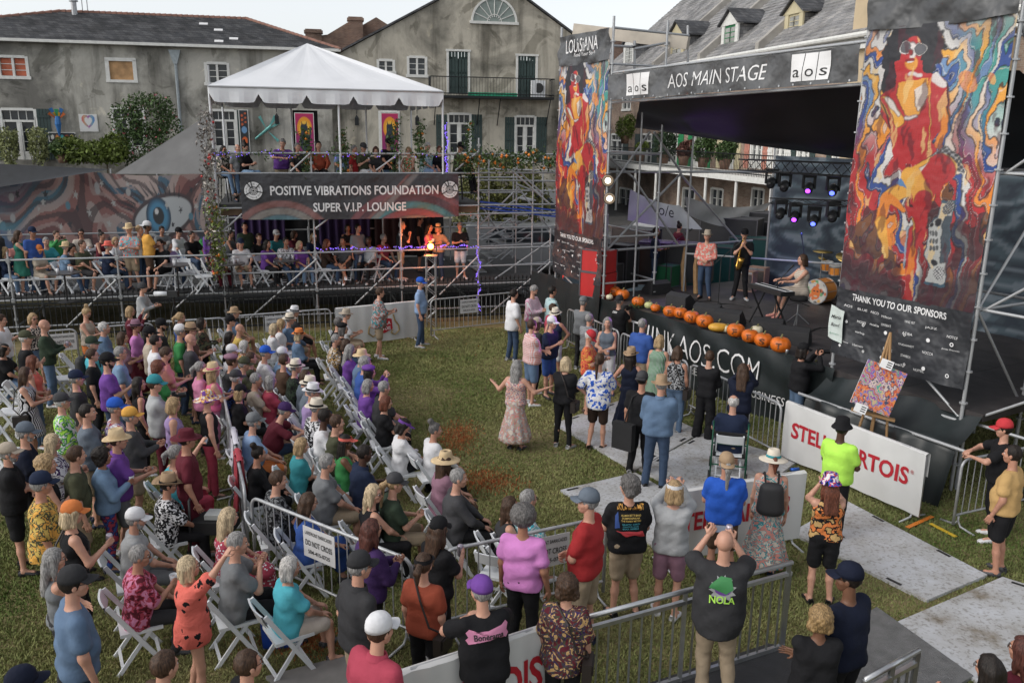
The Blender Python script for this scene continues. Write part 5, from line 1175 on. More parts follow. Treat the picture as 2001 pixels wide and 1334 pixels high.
for k in range(4):
    a,b=cor[k],cor[(k+1)%4]; tube_obj('frame_bar',PV.p(a[0],zE-.03,a[1]),PV.p(b[0],zE-.03,b[1]),.025,M_GALV,TN); tube_obj('frame_bar',PV.p(a[0],zE-.03,a[1]),PV.p(ce[0],ce[1]-.08,-2.9),.025,M_GALV,TN)
# lounge banner
def rainbow(X,Y):
    im=canvas(X,(.045,.045,.05)); A=4.6
    for cx,cy,r0,cols in ((.78,-1.0,1.62,((.20,.08,.09),(.10,.05,.06),(.07,.20,.22),(.20,.07,.08),(.15,.15,.15))),(.17,-.7,1.05,((.22,.10,.09),(.22,.2,.18),(.09,.17,.2),(.2,.08,.08)))):
        d=np.hypot((X-cx)*A,(Y-cy)*1.0)
        for k,c in enumerate(cols): put(im,np.clip(1-np.abs(d-(r0-.16*k))/.085,0,1)*3,c,.9)
    put(im,np.clip((X-.93)*9,0,1),(.13,.05,.06),.7)
    d=np.abs((X-.50)*A-(Y*.9+.45)); put(im,np.clip(1-d/.10,0,1)*2,(.22,.20,.19),.7); d=np.abs((X-.47)*A-(Y*.9+.45)); put(im,np.clip(1-d/.05,0,1)*2,(.20,.09,.08),.8)
    return im
b0,b1,zb0,zb1=tu(471,385,.12),tu(896,372,.12),3.0,4.2
BN=root('lounge_banner',PV.p(b0,zb0,.12),'dark lounge banner with rainbow stripes and white lettering on the upper rail','banner')
def bpos(i,j,k=0): return PV.p(b0+(b1-b0)*i,zb0+(zb1-zb0)*j-.03*math.sin(PI*i)*(1-j),.12+k+.025*math.sin(i*19)*math.sin(j*3)+.012*math.sin(i*43+j*7))
paint_mesh('sheet',bpos,rainbow,150,30,BN,rough=.45,bump=.25)
nx=tuple(PV.d); wb=b1-b0
def onb(p):
    q=_v(*p)-PV.a; t=q@PV.d; i=(t-b0)/wb; j=(p[2]-zb0)/(zb1-zb0); return bpos(i,j,.012)
text_obj('lettering','POSITIVE VIBRATIONS FOUNDATION',PV.p(lp(b0,b1,.515),lp(zb0,zb1,.64),.12),nx,(0,0,1),wb*.775,M_WHITE,BN,bold=.022,hscale=.25,fn=onb)
text_obj('lettering','SUPER V.I.P. LOUNGE',PV.p(lp(b0,b1,.53),lp(zb0,zb1,.27),.12),nx,(0,0,1),wb*.43,M_WHITE,BN,bold=.022,hscale=.24,fn=onb)
for f_ in (.055,.955):
    c=PV.p(lp(b0,b1,f_),lp(zb0,zb1,.64),.16); M=Matrix(((PV.d[0],0,PV.n[0]),(PV.d[1],0,PV.n[1]),(0,1,0)))
    for r0,r1,m_ in ((0,.245,M_WHITE),):
        mb=MB(); mb.lathe([(.12,.02),(.235,.02)],24,c,M=M); mb.cur=1; mb.lathe([(.0,.018),(.12,.018)],24,c,M=M)
        mb.cur=0
        for k in range(1,4): mb.lathe([(.03*k,.022),(.03*k+.013,.022)],20,c,M=M)
        lg=mb.build('logo',[M_WHITE,M_BLACKP],BN)
    for k,ch in enumerate('POSITIVE VIBRATIONS '+'FOUNDATION '):
        if ch==' ': continue
        a=PI*.9-2*PI*k/31; p=_v(*c)+.18*(PV.d*math.cos(a)+_v(0,0,1)*math.sin(a))+PV.n*.024
        text_obj('letter',ch,p,PV.d*math.sin(a)-_v(0,0,1)*math.cos(a),PV.d*math.cos(a)+_v(0,0,1)*math.sin(a),.028,M_BLACKP,lg)
# garlands and fairy lights
def garland(name,pts,n,m,label,rad=.10,fl=None,size=.055,cat='garland'):
    R_=root(name,pts[0],label,cat); r=np.random.default_rng(len(label)); P=np.array(pts,float); k=r.integers(0,len(P)-1,n); f=r.random(n)[:,None]; C0=P[k]*(1-f)+P[k+1]*f+r.normal(size=(n,3))*rad*.5
    a=r.normal(size=(n,3)); a/=np.linalg.norm(a,axis=1)[:,None]; b=np.cross(a,r.normal(size=(n,3))); b/=np.linalg.norm(b,axis=1)[:,None]; s=size*r.uniform(.5,1.2,n)[:,None]
    V=np.stack([C0-a*s,C0+b*s*.5,C0+a*s,C0-b*s*.5],1); o=link('leaves',np_mesh(name,[(V.reshape(-1,3),np.arange(4*n).reshape(n,4),0)],[m],smooth=False),R_)
    if fl:
        n=fl[0]; k=r.integers(0,len(P)-1,n); f=r.random(n)[:,None]; C0=P[k]*(1-f)+P[k+1]*f+r.normal(size=(n,3))*rad*.4; mb=MB()
        for c in C0: mb.lathe([(0,-fl[2]),(fl[2],0),(0,fl[2])],5,tuple(c))
        tag(mb.build(fl[3],fl[1],R_),kind='stuff')
    return R_
BULB=mat('purple_bulb',(.2,.1,.6),.4,0,0,emit=(.25,.15,1.0),estr=.9); BULW=mat('white_bulb',(.7,.7,.75),.3,0,0,emit=(.8,.85,1),estr=.9)
garland('rail_garland',[PV.p(t,4.72+.06*math.sin(t*9),.1) for t in np.arange(ths[3],tu(860),.3)],260,M_LEAF,'sparse string of purple and white fairy lights along the tent deck rail',.12,(60,BULB,.015,'bulb'))
garland('rail_garland',[PV.p(t,4.62+.10*math.sin(t*5),.1) for t in np.arange(tu(890),tB+.3,.3)],1500,M_LEAF,'dense leafy garland with yellow flowers on the right end of the upper rail',.26,(34,FO,.055,'blossom'))
garland('tinsel_garland',[PV.p(tu(418)+.05*math.sin(z*7),z,.12) for z in np.arange(1.6,6.1,.3)],1300,mat('tinsel',(.22,.2,.18),.3,.4,.6,9),'glittering tinsel and vines wound round the left tent pole',.22,(30,mat('red_ornament',(.5,.03,.03),.3,0,.0),.04,'ornament'))
garland('vine',[PV.p(tu(424)+.05*math.sin(z*7),z,.2) for z in np.arange(1.6,3.6,.3)],700,M_LEAF2,'green hanging vine on the left pole below the tinsel',.22,(10,FO,.05,'blossom'))
for u,z0,z1,w_ in ((600,3.9,5.4,'beside the orange shirt man'),(775,3.9,5.7,'behind the man in the black cap'),(672,4.1,5.6,'above the pale shirted bald man'),(822,4.5,5.6,'behind the blond floral woman'),(918,4.1,5.7,'at the right end of the tent')):
    t=tu(u,300); garland('climbing_vine',[PV.p(t+.05*math.sin(z*7),z,-.1) for z in np.arange(z0,z1,.25)],420,M_LEAF,'thin leafy vine on a pole '+w_,.16,(5,FO,.05,'blossom'))
garland('light_string',[PV.p(t,2.14+.04*math.sin(t*12),.08) for t in np.arange(tu(616),tu(935),.2)],4,M_LEAF,'purple light string laid along the lower rail to the corner pole',.04,(170,BULB,.016,'bulb'))
garland('light_string',[PV.p(tu(935,500,.08)+.06*math.sin(z*9),z,.08) for z in np.arange(.2,2.2,.1)],4,M_LEAF,'purple light string wound down the corner pole of the lounge',.04,(90,BULB,.016,'bulb'))
garland('light_string',[PV.p(tu(872,300,0)+.03*math.sin(z*9),z,0) for z in np.arange(4.2,5.7,.1)],4,M_LEAF,'violet light string twisted round the right tent post',.04,(90,BULB,.018,'bulb'))
# back of the lower lounge: purple drapes
for (t0,t1,o,m_,lab) in ((tu(440),tu(560),-5.1,mat('purple_drape',(.03,.014,.06),.9,0,.2,2),'deep purple cloth draped behind the seated women in purple'),(tu(640),tu(760),-5.1,mat('purple_drape',(.03,.014,.06),.9,0,.2,2),'deep purple cloth draped behind the middle of the lounge'),(tu(770),tu(900),-5.1,mat('dark_red_drape',(.035,.012,.012),.9,0,.2,2),'dark red cloth hanging at the right end of the lower lounge')):
    mb=MB(); mb.grid(lambda a,b:PV.p(lp(t0,t1,a),1.2+2.0*b,o+.06*math.sin(a*40)),50,3); tag(mb.build('drape',m_,smooth=True),lab,'drape')
for t0,t1,h_ in ((tu(420),tu(935),2.2),):
    mb=MB(); mb.grid(lambda a,b:PV.p(lp(t0,t1,a),1.1+h_*b,-5.4+.05*math.sin(a*60)),60,3); tag(mb.build('windscreen',mat('lounge_shade_black',(.02,.02,.022),.9,0,.2,2),smooth=True),'added black sheet standing in for shade behind the lower lounge','backdrop')  # added black sheet, stands in for the shade under the upper deck
# mural screen at the back of the left deck
def mural(X,Y):
    A=4.2; x=X*A; y=Y; im=canvas(X,(.20,.09,.085))
    d=x*1.0+.9*np.sin(y*3+x*1.4)+.5*np.sin(x*2.3-y*4); v=.5+.5*np.sin(d*9+3*fbm(x,y,1.6,4)); cols=[(.30,.13,.115),(.16,.055,.055),(.42,.24,.21),(.05,.13,.20),(.45,.36,.33)]
    k=(np.floor((d*1.6+1.4*fbm(x,y,1.3,2))*1.5)%5).astype(int); base=np.array(cols)[k]; im[...]=base; put(im,(v>.80).astype(float),(.05,.03,.035),.75); put(im,(v<.10).astype(float),(.45,.34,.31),.6)
    lm=np.clip(1.15-X*3.4+.3*np.sin(y*6+x*2),0,1); c2=np.array([(.02,.09,.22),(.03,.20,.30),(.015,.03,.07),(.10,.28,.34),(.02,.12,.26)])[k]; im[...]=im*(1-lm[...,None])+c2*lm[...,None]
    put(im,pell(x,y,3.42,.52,.62,.27,.18,.05),(.06,.04,.045)); put(im,pell(x,y,3.42,.52,.56,.22,.18,.05),(.52,.55,.56)); put(im,pell(x,y,3.33,.52,.24,.235,0,.05),(.02,.05,.09)); put(im,pell(x,y,3.33,.52,.22,.215,0,.3),(.06,.25,.42)); put(im,pell(x,y,3.33,.53,.11,.11,0,.1),(.01,.015,.02)); put(im,pell(x,y,3.30,.58,.04,.04,0,.2),(.7,.7,.7))
    for q in range(14): a=.1+q*.12; put(im,pseg(x,y,(3.42+.6*math.cos(3.0-a*1.2),.52+.27*math.sin(3.0-a*1.2)),(3.42+.78*math.cos(3.1-a*1.2),.52+.42*math.sin(3.0-a*1.2)),.014,.004,.01),(.02,.02,.03))
    r=np.random.default_rng(3)
    for q in range(34):
        cx,cy=r.uniform(.1,A),r.uniform(.08,.95); s_=r.uniform(.025,.06); a0=r.uniform(0,1); pts=[(cx+(s_ if j%2==0 else s_*.42)*math.cos(a0+j*PI/5),cy+(s_ if j%2==0 else s_*.42)*math.sin(a0+j*PI/5)) for j in range(10)]; put(im,ppoly(x,y,pts),(.5,.5,.48) if q%3 else (.03,.03,.04))
    for q in range(16): put(im,pell(x,y,r.uniform(0,A),r.uniform(.05,.9),.05,.05,0,.2),(.42,.42,.42) if q%2 else (.1,.25,.33))
    return im*.8+.035
PM=Plane(PV.p(0,0,-5.6)[:2],PV.p(5,0,-5.6)[:2]); m0=PM.px(-60,400)[0]; m1=PM.px(398,400)[0]
MU=root('mural_screen',PM.p(m0,1.1),'printed mesh mural screen with flowing hair, stars and a large blue eye','banner')
zt1=PM.px(395,336)[1]; paint_mesh('sheet',lambda i,j:PM.p(lp(m0,m1,i),lp(1.15,zt1+.12*math.sin(i*6),j),.03*math.sin(i*17)),mural,300,72,MU,rough=.7)
for i in range(6): tube_obj('post',PM.p(lp(m0,m1,i/5),0,-.08),PM.p(lp(m0,m1,i/5),zt1+.1,-.08),.026,M_GALV,MU)
# shade cloths
def sail(pts,nu,label,m,name='shade_sail',sag=.25):
    a,b,c,d=[_v(*p) for p in pts]; mb=MB(); mb.grid(lambda i,j: tuple(lp(lp(a,b,i),lp(d,c,i),j)-_v(0,0,sag*math.sin(PI*i)*math.sin(PI*j)*1.0)),nu,nu); return tag(mb.build(name,m,smooth=True),label,'shade cloth')
MS=mat('shade_cloth',(.13,.13,.13),.9,0,.15,2)
p=lambda u,v,o: PV.p(*PV.px(u,v,o),o)
mb=MB(); A_,B_,C_=_v(*p(408,224,-2.2)),_v(*p(225,340,-2.0)),_v(*p(402,340,-.6))
def sf(i,j):
    e=lp(B_,C_,i); q=lp(e,A_,j); ctr=_v(*p(352,318,-1.6)); w_=math.sin(PI*j)*math.sin(PI*min(1,max(0,1-i)))*.55; return tuple(q*(1-w_*(1-i)*.9)+ctr*w_*(1-i)*.9)
mb.grid(sf,14,14); tag(mb.build('shade_sail',MS,smooth=True),'grey triangular shade sail pulled up to the left tent pole','shade cloth')
BLK=mat('black_canopy',(.02,.022,.025),.6,0,.2)
sail([p(-160,312,-5.3),p(215,331,-5.3),p(110,348,-4.4),p(-140,388,-4.4)],10,'black canopy stretched behind the mural at the far left',BLK,'canopy',.1)
# iron fence with spear tips
PF=Plane(PV.p(0,0,.45)[:2],PV.p(5,0,.45)[:2]); IF=root('iron_fence',PF.p(6,0),'black iron park fence with spear tips in front of the scaffold deck','fence')
k=int((tB-tA)/.125)
tipm=MB(); tipm.lathe([(0,0),(.022,.03),(.03,.06),(.0,.15)],4)
me=bpy.data.meshes.new('spear_tip'); me.from_pydata(tipm.v,[],tipm.f); me.materials.append(M_IRON)
for i in range(k+1):
    t=tA+(tB-tA)*i/k; tube_obj('picket',PF.p(t,0),PF.p(t,1.18),.011,M_IRON,IF,4); link('spear_tip',me,IF,PF.p(t,1.17))
for z in (.15,.98): mb=MB(); PF.box(mb,tA,tB,z-.02,z+.02,-.02,.02); mb.build('fence_rail',M_IRON,IF)
# light truss with lit orange lamp
c=G(838,622); c=PF.p(PF.px(838,622)[0],0,.45); LT=root('truss_column',c,'slim aluminium truss column carrying the lit orange lamp','truss'); zt_=AY(838,500,c[1])[2]
for dx in(-.13,.13):
    for dy in(-.13,.13): tube_obj('chord',(c[0]+dx,c[1]+dy,0),(c[0]+dx,c[1]+dy,zt_),.018,M_ALU,LT)
k=9
for i in range(k):
    z0,z1=zt_*i/k,zt_*(i+1)/k; s_=1 if i%2 else -1
    for dy in(-.13,.13): tube_obj('lacing',(c[0]-.13*s_,c[1]+dy,z0),(c[0]+.13*s_,c[1]+dy,z1),.009,M_ALU,LT,5)
    for dx in(-.13,.13): tube_obj('lacing',(c[0]+dx,c[1]-.13*s_,z0),(c[0]+dx,c[1]+.13*s_,z1),.009,M_ALU,LT,5)
mb=MB(); mb.box((c[0],c[1],zt_+.01),(.36,.36,.02)); mb.build('top_plate',M_ALU,LT)
lp_=_v(c[0],c[1],AY(838,481,c[1])[2]); LM=root('stage_lamp',(c[0],c[1],zt_+.02),'lit orange spotlight on top of the slim truss column','stage light')
mb=MB(); mb.sm=True; mb.tube([(lp_[0],lp_[1]+.16,lp_[2]),(lp_[0],lp_[1]-.02,lp_[2])],.12,14); mb.build('lamp_body',M_BLACKM,LM)
mb=MB(); mb.obox((lp_[0]-.15,lp_[1]+.05,zt_+.02),(lp_[0]-.15,lp_[1]+.05,lp_[2]+.02),.02,.04); mb.obox((lp_[0]+.15,lp_[1]+.05,zt_+.02),(lp_[0]+.15,lp_[1]+.05,lp_[2]+.02),.02,.04); mb.build('yoke',M_BLACKM,LM)
mb=MB(); mb.lathe([(0,0),(.085,0)],16,(lp_[0],lp_[1]-.03,lp_[2]),M=Matrix.Rotation(PI/2,3,'X')); mb.build('lens',mat('lamp_orange',(.9,.3,.05),.4,0,0,emit=(1,.22,.03),estr=18),LM)
def lamp(loc,col,e,r=.08,spot=None,aim=None):
    l=bpy.data.lights.new('lamp_light','SPOT' if spot else 'POINT'); l.energy=e; l.color=col; l.shadow_soft_size=r
    if spot: l.spot_size=math.radians(spot); l.spot_blend=.6
    o=bpy.data.objects.new('lamp_light',l); COL.objects.link(o); o.location=loc
    if aim is not None: o.rotation_euler=(Vector(aim)-Vector(loc)).to_track_quat('-Z','Y').to_euler()
    return o
lamp((lp_[0],lp_[1]-.12,lp_[2]),(1,.25,.05),14,.06)
lamp((lp_[0]-.1,lp_[1]+.5,lp_[2]+.15),(1,.25,.05),38,.1)
# willow-like hedge and white van seen through the stair scaffold
c=PV.p(tu(975,400,-9),1.0,-9); plant('weeping_shrub',c,[(0,0,2.2,1.6,1,1.3),(-.8,0,1.4,1.2,1,1.5),(1.1,0,1.7,1,1,1.2)],5200,.11,leafm('leaf_olive',(.11,.115,.03)),'tall yellow green weeping hedge behind the stair scaffold','shrub',seed=31)
print('T lounge',time.time()-T0)
# ================================================================ stage
F0=(2.26,20.55); F1=(5.72,14.40); PS=Plane(F0,F1); LS=PS.L; TW=2.49; DZ=1.35; DEP=5.6
ps=lambda t,z,o=0: PS.p(t,z,o)
ST=root('stage_deck',ps(LS/2,0,-2.5),'raised black stage deck with dark fabric skirt','stage')
FLO=mat('stage_floor',(.038,.033,.033),.55,0,.35,3,.15,25)
for i in range(7):
    for j in range(3):
        mb=MB(); a,b=-.6+(LS+3.4)*i/7,-.6+(LS+3.4)*(i+1)/7; PS.box(mb,a+.004,b-.004,DZ-.12,DZ,-.02-DEP*(j+1)/3+.004,-.02-DEP*j/3-.004); mb.build('deck_panel',FLO,ST)
for i in range(8):
    for o in(-.1,-2.8,-5.5): tube_obj('leg',ps(-.5+(LS+3)*i/7,0,o),ps(-.5+(LS+3)*i/7,DZ-.12,o),.03,M_GALV,ST)
def folds(t,z): return .05*math.sin(t*5.1+math.sin(t*2))*(1-.6*z/DZ)+.03*math.sin(t*13+z*2)*(1-z/DZ)+.02*math.sin(z*9+t*4)
SKM=mat('skirt_vinyl',(.016,.021,.022),.42,0,.3,2,.3,3)
def skp(i,j): t=-.15+(LS+.25)*i; z=.01+(DZ+.03)*j; return ps(t,z,.06+folds(t,z))
mb=MB(); mb.grid(skp,150,14); SKO=mb.build('skirt',SKM,ST,smooth=True)
def onsk(p): q=_v(*p)-PS.a; t=q@PS.d; return ps(t,p[2],.085+folds(t,p[2]))
hd=tuple(PS.d)
for ch,u,v in (('T',1240,636),('H',1264,648),('I',1284,655),('N',1303,662),('K',1327,670),('A',1318+31,679),('O',1358,0),('S',0,0)): pass
t0=PS.px(1238,640)[0]; t1=PS.px(1490,735)[0]
text_obj('lettering','THINKAOS.COM',ps((t0+t1)/2,.86,.06),hd,(0,0,1),(t1-t0)*1.0,M_WHITE,ST,hscale=.50,fn=onsk,bold=-.014)
a,b=PS.px(1352,713),PS.px(1384,722); text_obj('lettering','EE B',ps((a[0]+b[0])/2,.42,.06),hd,(0,0,1),.50,M_WHITE,ST,hscale=.16,fn=onsk,bold=-.004)
a,b=PS.px(1478,770),PS.px(1534,800); text_obj('lettering','USINESS',ps((a[0]+b[0])/2,.44,.06),hd,(0,0,1),(b[0]-a[0]),M_WHITE,ST,hscale=.16,fn=onsk,bold=-.004)
# cloth wings
LT0=(1.18,22.85)
mb=MB(); PLT=Plane(LT0,F0)
def wing(i,j): t=-1.3+(PLT.L+1.3)*i; z=.01+(1.75-.25*math.sin(PI*i)-.9*max(0,.3-i))*j; return PLT.p(t,z,.10+.10*(1-j)+.04*math.sin(t*7)*(1-j*.5))
mb.grid(wing,40,8); mb.build('wing_cloth',SKM,ST,smooth=True)
mb=MB()
def wing2(i,j):
    t=LS-.05+(TW+.35)*i
    if j<.5: q=j/.5; z=.01+.92*q; o=.85-.30*q
    else: q=(j-.5)/.5; z=.93+.36*q**1.6; o=.55-.60*q
    return ps(t,z+.03*math.sin(t*6+j*5)*q,o+.06*math.sin(t*5+2*j)+.03*math.sin(t*12))
mb.grid(wing2,60,18); mb.build('wing_cloth',SKM,ST,smooth=True)
# towers
def tower(label,a,b,depth,ztop,zs,braces=True,ext=0):
    R=root('scaffold_tower',(a[0],a[1],0),label,'scaffold'); P=Plane(a,b); L=P.L
    cols=[(0,0),(L,0),(0,-depth),(L,-depth)]
    if ext: cols+=[(L+ext,-.2),(L+ext,-depth)]
    for t,o in cols: tube_obj('pole',P.p(t,0,o),P.p(t,ztop-(0 if t<=L else .8),o),.03,M_GALV,R)
    for z in zs:
        tube_obj('rail',P.p(0,z,0),P.p(L,z,0),.025,M_GALV,R); tube_obj('rail',P.p(0,z,-depth),P.p(L,z,-depth),.025,M_GALV,R)
        tube_obj('rail',P.p(0,z,0),P.p(0,z,-depth),.025,M_GALV,R); tube_obj('rail',P.p(L,z,0),P.p(L,z,-depth),.025,M_GALV,R)
        if ext: tube_obj('rail',P.p(L,z,-.1),P.p(L+ext,z,-.2),.025,M_GALV,R)
    for k,(z0,z1) in enumerate(zip(zs[:-1],zs[1:])):
        s_=k%2; tube_obj('brace',P.p(0 if s_ else L,z0,-.05),P.p(L if s_ else 0,z1,-.05),.022,M_GALV,R); (tube_obj('brace',P.p(L,z0,0 if s_ else -depth),P.p(L,z1,-depth if s_ else 0),.022,M_GALV,R) if ext else None)
        if ext: tube_obj('brace',P.p(L+.05,z0,-.1),P.p(L+ext,z1,-.2),.022,M_GALV,R)
    mb=MB()
    for t,o in cols:
        for z in np.arange(.45,ztop-.3,.5): mb.lathe([(.03,-.012),(.062,-.012),(.062,.012),(.03,.012)],8,P.p(t,z,o))
    tag(mb.build('rosette',M_GALV,R),kind='stuff'); return R,P
RT_,PRT=tower('tall steel scaffold tower on the right carrying the big poster',F1,(6.93,12.23),1.6,9.4,[1.15,2.9,4.9,6.95,8.9],ext=2.6)
LT_,PLT2=tower('tall steel scaffold tower left of the stage carrying the smaller looking poster',LT0,F0,1.5,8.0,[.9,1.75,2.9,4.9,6.95])
tube_obj('rail',PRT.p(-.2,.92,.55),PRT.p(TW+.5,.92,.55),.028,M_GALV,RT_)
# ---- the poster print
q5=lambda x,y:(1600+x/3.923,y/3.923); q4=lambda x,y:(1500+x/3.511,340+y/3.511)
AZ0,AZ1=2.83,7.05
def nrm(uv): t,z=PS.px(*uv); return ((t-LS)/TW,(z-AZ0)/(AZ1-AZ0))
AW,AH=TW,AZ1-AZ0
def poster(X,Y):
    x=X*AW; y=Y*AH; x=x+.016*fbm(x,y,7,61)+.007*fbm(x,y,17,62); y=y+.016*fbm(x,y,6,63); im=canvas(X,(.1,.1,.1)); N=lambda f,p:(nrm(f(*p))[0]*AW,nrm(f(*p))[1]*AH)
    P5=lambda *pts:[N(q5,p) for p in pts]; P4=lambda *pts:[N(q4,p) for p in pts]
    RED=(.42,.025,.03);OR=(.70,.22,.03);YE=(.72,.36,.06);WH=(.62,.60,.58);BL=(.03,.07,.26);LB=(.14,.24,.42);TE=(.06,.30,.26);BK=(.02,.02,.025);DR=(.22,.02,.025)
    w1=fbm(x,y*.6,1.3,1); w2=fbm(x,y*.7,3.1,5); d=x*1.5+.50*w1+.30*w2+.25*y+.10*fbm(x,y,7,9); k=(np.floor(d*4.2)%7).astype(int)
    up=np.array([WH,BL,LB,YE,WH,BL,OR])[k]; lo_=np.array([RED,DR,RED,OR,RED,BL,WH])[k]; rt=np.array([TE,LB,TE,WH,BL,TE,YE])[k]
    wy=np.clip((y/AH-.50)*5+.3*w1,0,1)[...,None]; im[...]=lo_*(1-wy)+up*wy
    wr=np.clip((X-.62)*5,0,1)[...,None]*np.clip((Y-.55)*4,0,1)[...,None]; im[...]=im*(1-wr)+rt*wr
    fr=(d*4.2)%1; put(im,np.clip((.13-fr)/.05,0,1),BK,.9); put(im,np.clip((.07-np.abs(fr-.24))/.05,0,1),WH,.55); put(im,(fbm(x,y,2.6,21)>1.1)*(Y<.55)*1.0,BK,.8); put(im,(fbm(x,y,2.9,33)>1.7).astype(float),OR,.7)
    put(im,np.clip((Y-.90)*8,0,1),(.35,.35,.35),.75)
    # halo, hair
    h=N(q5,(730,400)); put(im,pell(x,y,h[0],h[1],.52,.68,0,.45),WH,.9)
    sc=N(q5,(970,420))[0]-N(q5,(490,420))[0]; hx,hy=h; rx=sc*.5; ry=(N(q5,(730,130))[1]-N(q5,(730,700))[1])*.5
    hw=1+.05*np.sin(np.arctan2(y-hy,x-hx)*17)+.03*np.sin(np.arctan2(y-hy,x-hx)*31)
    put(im,np.clip((hw-np.sqrt(((x-hx)/rx)**2+((y-hy)/ry)**2))/.03,0,1),BK); c=N(q5,(560,620)); put(im,pell(x,y,c[0],c[1],.14,.22),BK)
    # far arm / body
    def pol(pts,c,a=1): put(im,ppoly(x,y,pts),c,a)
    def seg(p,q,r0,r1,c,a=1): put(im,pseg(x,y,p,q,r0,r1,.02),c,a)
    s=sc/480  # metres per crop pixel
    pol(P5((610,470),(600,640),(480,740),(470,860),(560,1000),(590,1250),(1000,1250),(900,1100),(1010,900),(1000,640),(930,580),(830,560),(820,470)),RED)
    pol(P5((620,640),(860,600),(880,720),(800,880),(640,880),(600,760)),YE,.85); pol(P5((760,690),(850,640),(860,760),(800,860)),WH,.8)
    pol(P5((600,720),(540,720),(620,900),(690,900)),RED)
    seg(*P5((520,790),(640,930)),50*s,38*s,YE); seg(*P5((540,760),(630,880)),22*s,14*s,WH,.9); seg(*P5((500,760),(590,960)),12*s,8*s,RED)
    seg(*P5((950,650),(1000,860)),48*s,36*s,RED); seg(*P5((1000,860),(960,1080)),36*s,26*s,OR); seg(*P5((925,610),(975,640)),34*s,26*s,WH,.9)
    seg(*P5((880,610),(870,1180)),4*s,4*s,YE); seg(*P5((1000,640),(1040,1000)),6*s,4*s,BK); seg(*P5((480,760),(560,980)),5*s,5*s,BK)
    # face
    c=N(q5,(735,430)); put(im,pell(x,y,c[0],c[1],82*s,118*s,0,.05),RED); c=N(q5,(735,500)); put(im,pell(x,y,c[0],c[1],55*s,48*s,0,.2),YE,.8); c=N(q5,(740,400)); put(im,pell(x,y,c[0],c[1],30*s,60*s,.2,.2),WH,.9)
    for cx in (690,797): c=N(q5,(cx,382)); put(im,pell(x,y,c[0],c[1],47*s,42*s,0,.02),WH); put(im,pell(x,y,c[0],c[1],42*s,37*s,0,.02),(.10,.10,.11))
    c=N(q5,(728,412)); put(im,pell(x,y,c[0],c[1],20*s,22*s,0,.2),DR); c=N(q5,(725,470)); put(im,pell(x,y,c[0],c[1],36*s,16*s,0,.1),DR); c=N(q5,(725,482)); put(im,pell(x,y,c[0],c[1],26*s,7*s,0,.1),WH)
    seg(*P5((705,578),(805,580)),12*s,12*s,WH,.9); seg(*P5((690,900),(780,890)),14*s,10*s,WH,.85)
    # lace shorts and thighs
    pol(P5((880,1210),(1010,1120),(1130,1210),(1130,1334),(1040,1300)),(.34,.34,.35)); put(im,ppoly(x,y,P5((880,1210),(1010,1120),(1130,1210),(1130,1334),(1040,1300)))*(np.sin(x*70)*np.sin(y*70)>.1),BK,.8)
    seg(*P5((980,1290),(720,1360)),90*s,80*s,YE); seg(*P5((930,1260),(760,1330)),26*s,22*s,WH,.9)
    seg(P5((960,1300))[0],P4((1065,150))[0],100*s,74*s,RED); seg(*P4((1040,20),(1080,150)),60*s,70*s,YE,.9); 
    seg(*P4((960,90),(830,180)),62*s,58*s,YE); seg(*P4((830,180),(780,330)),54*s,36*s,OR); seg(*P4((790,330),(815,560)),40*s,22*s,YE); seg(*P4((860,180),(950,240)),30*s,20*s,OR)
    pol(P4((880,70),(930,20),(985,95)),(.10,.22,.42))
    seg(*P4((1080,170),(1050,420)),62*s,58*s,RED); seg(*P4((1030,400),(990,690)),66*s,36*s,RED); seg(*P4((1010,300),(1030,520)),6*s,6*s,YE); seg(*P4((1020,520),(980,700)),30*s,22*s,OR,.8); seg(*P4((980,720),(975,850)),26*s,36*s,(.34,.03,.03))
    seg(*P4((970,360),(950,650)),9*s,3*s,(.3,.38,.45))
    # dark fade at the foot, then the radio
    fade=np.clip((.27-Y)*6+.15*w1,0,1); m=fade*(1-pseg(x,y,*P4((990,400),(975,870)),.20,.12,.1)); put(im,m,(.03,.022,.028),.93)
    a=[P4((1215,175))[0],P4((1320,190))[0],P4((1240,770))[0],P4((1085,745))[0],P4((1145,640))[0],P4((1100,560))[0],P4((1130,340))[0],P4((1190,290))[0]]
    pol(a,(.05,.10,.14)); cen=np.mean(a,0); pol([tuple(np.array(p)*.93+cen*.07) for p in a],(.42,.43,.42)); pol(P4((1240,300),(1300,300),(1255,600),(1205,600)),(.06,.08,.10))
    for p_,r in (((1205,330),22),((1155,350),14),((1170,595),18)): c=N(q4,p_); put(im,pell(x,y,c[0],c[1],r*s*1.1,r*s*1.1,0,.1),BK)
    for p_ in ((1265,235),(1195,670)): 
        c=N(q4,p_); put(im,pell(x,y,c[0],c[1],42*s,50*s,0,.05),(.5,.5,.5)); put(im,pell(x,y,c[0],c[1],42*s,50*s,0,.05)*(np.sin(x*120)*np.sin(y*110)>0),BK,.8)
    for q in range(9): c=N(q4,(1150+(q%3)*22,400+(q//3)*50)); put(im,pell(x,y,c[0],c[1],8*s,16*s,0,.1),(.12,.13,.13))
    lum=im.sum(2); gy,gx=np.gradient(lum); put(im,np.clip((np.hypot(gx,gy)-.10)*5,0,1)*(fbm(x,y,4,71)>-.5),BK,.55)
    hl=fbm(x*1.6,y,6,81); put(im,np.clip((hl-1.1)*3,0,1)*(im[...,0]>.3),(.72,.5,.2),.6); put(im,np.clip((-hl-1.0)*3,0,1),(.06,.01,.02),.6)
    dots=(np.sin((x+y)*95)*np.sin((x-y)*95)); im*= (1-.16*(dots>.4))[...,None]
    sh_=.78+.24*np.clip(fbm(x,y,1.7,44)*.5+.5,0,1.3); return im*sh_[...,None]
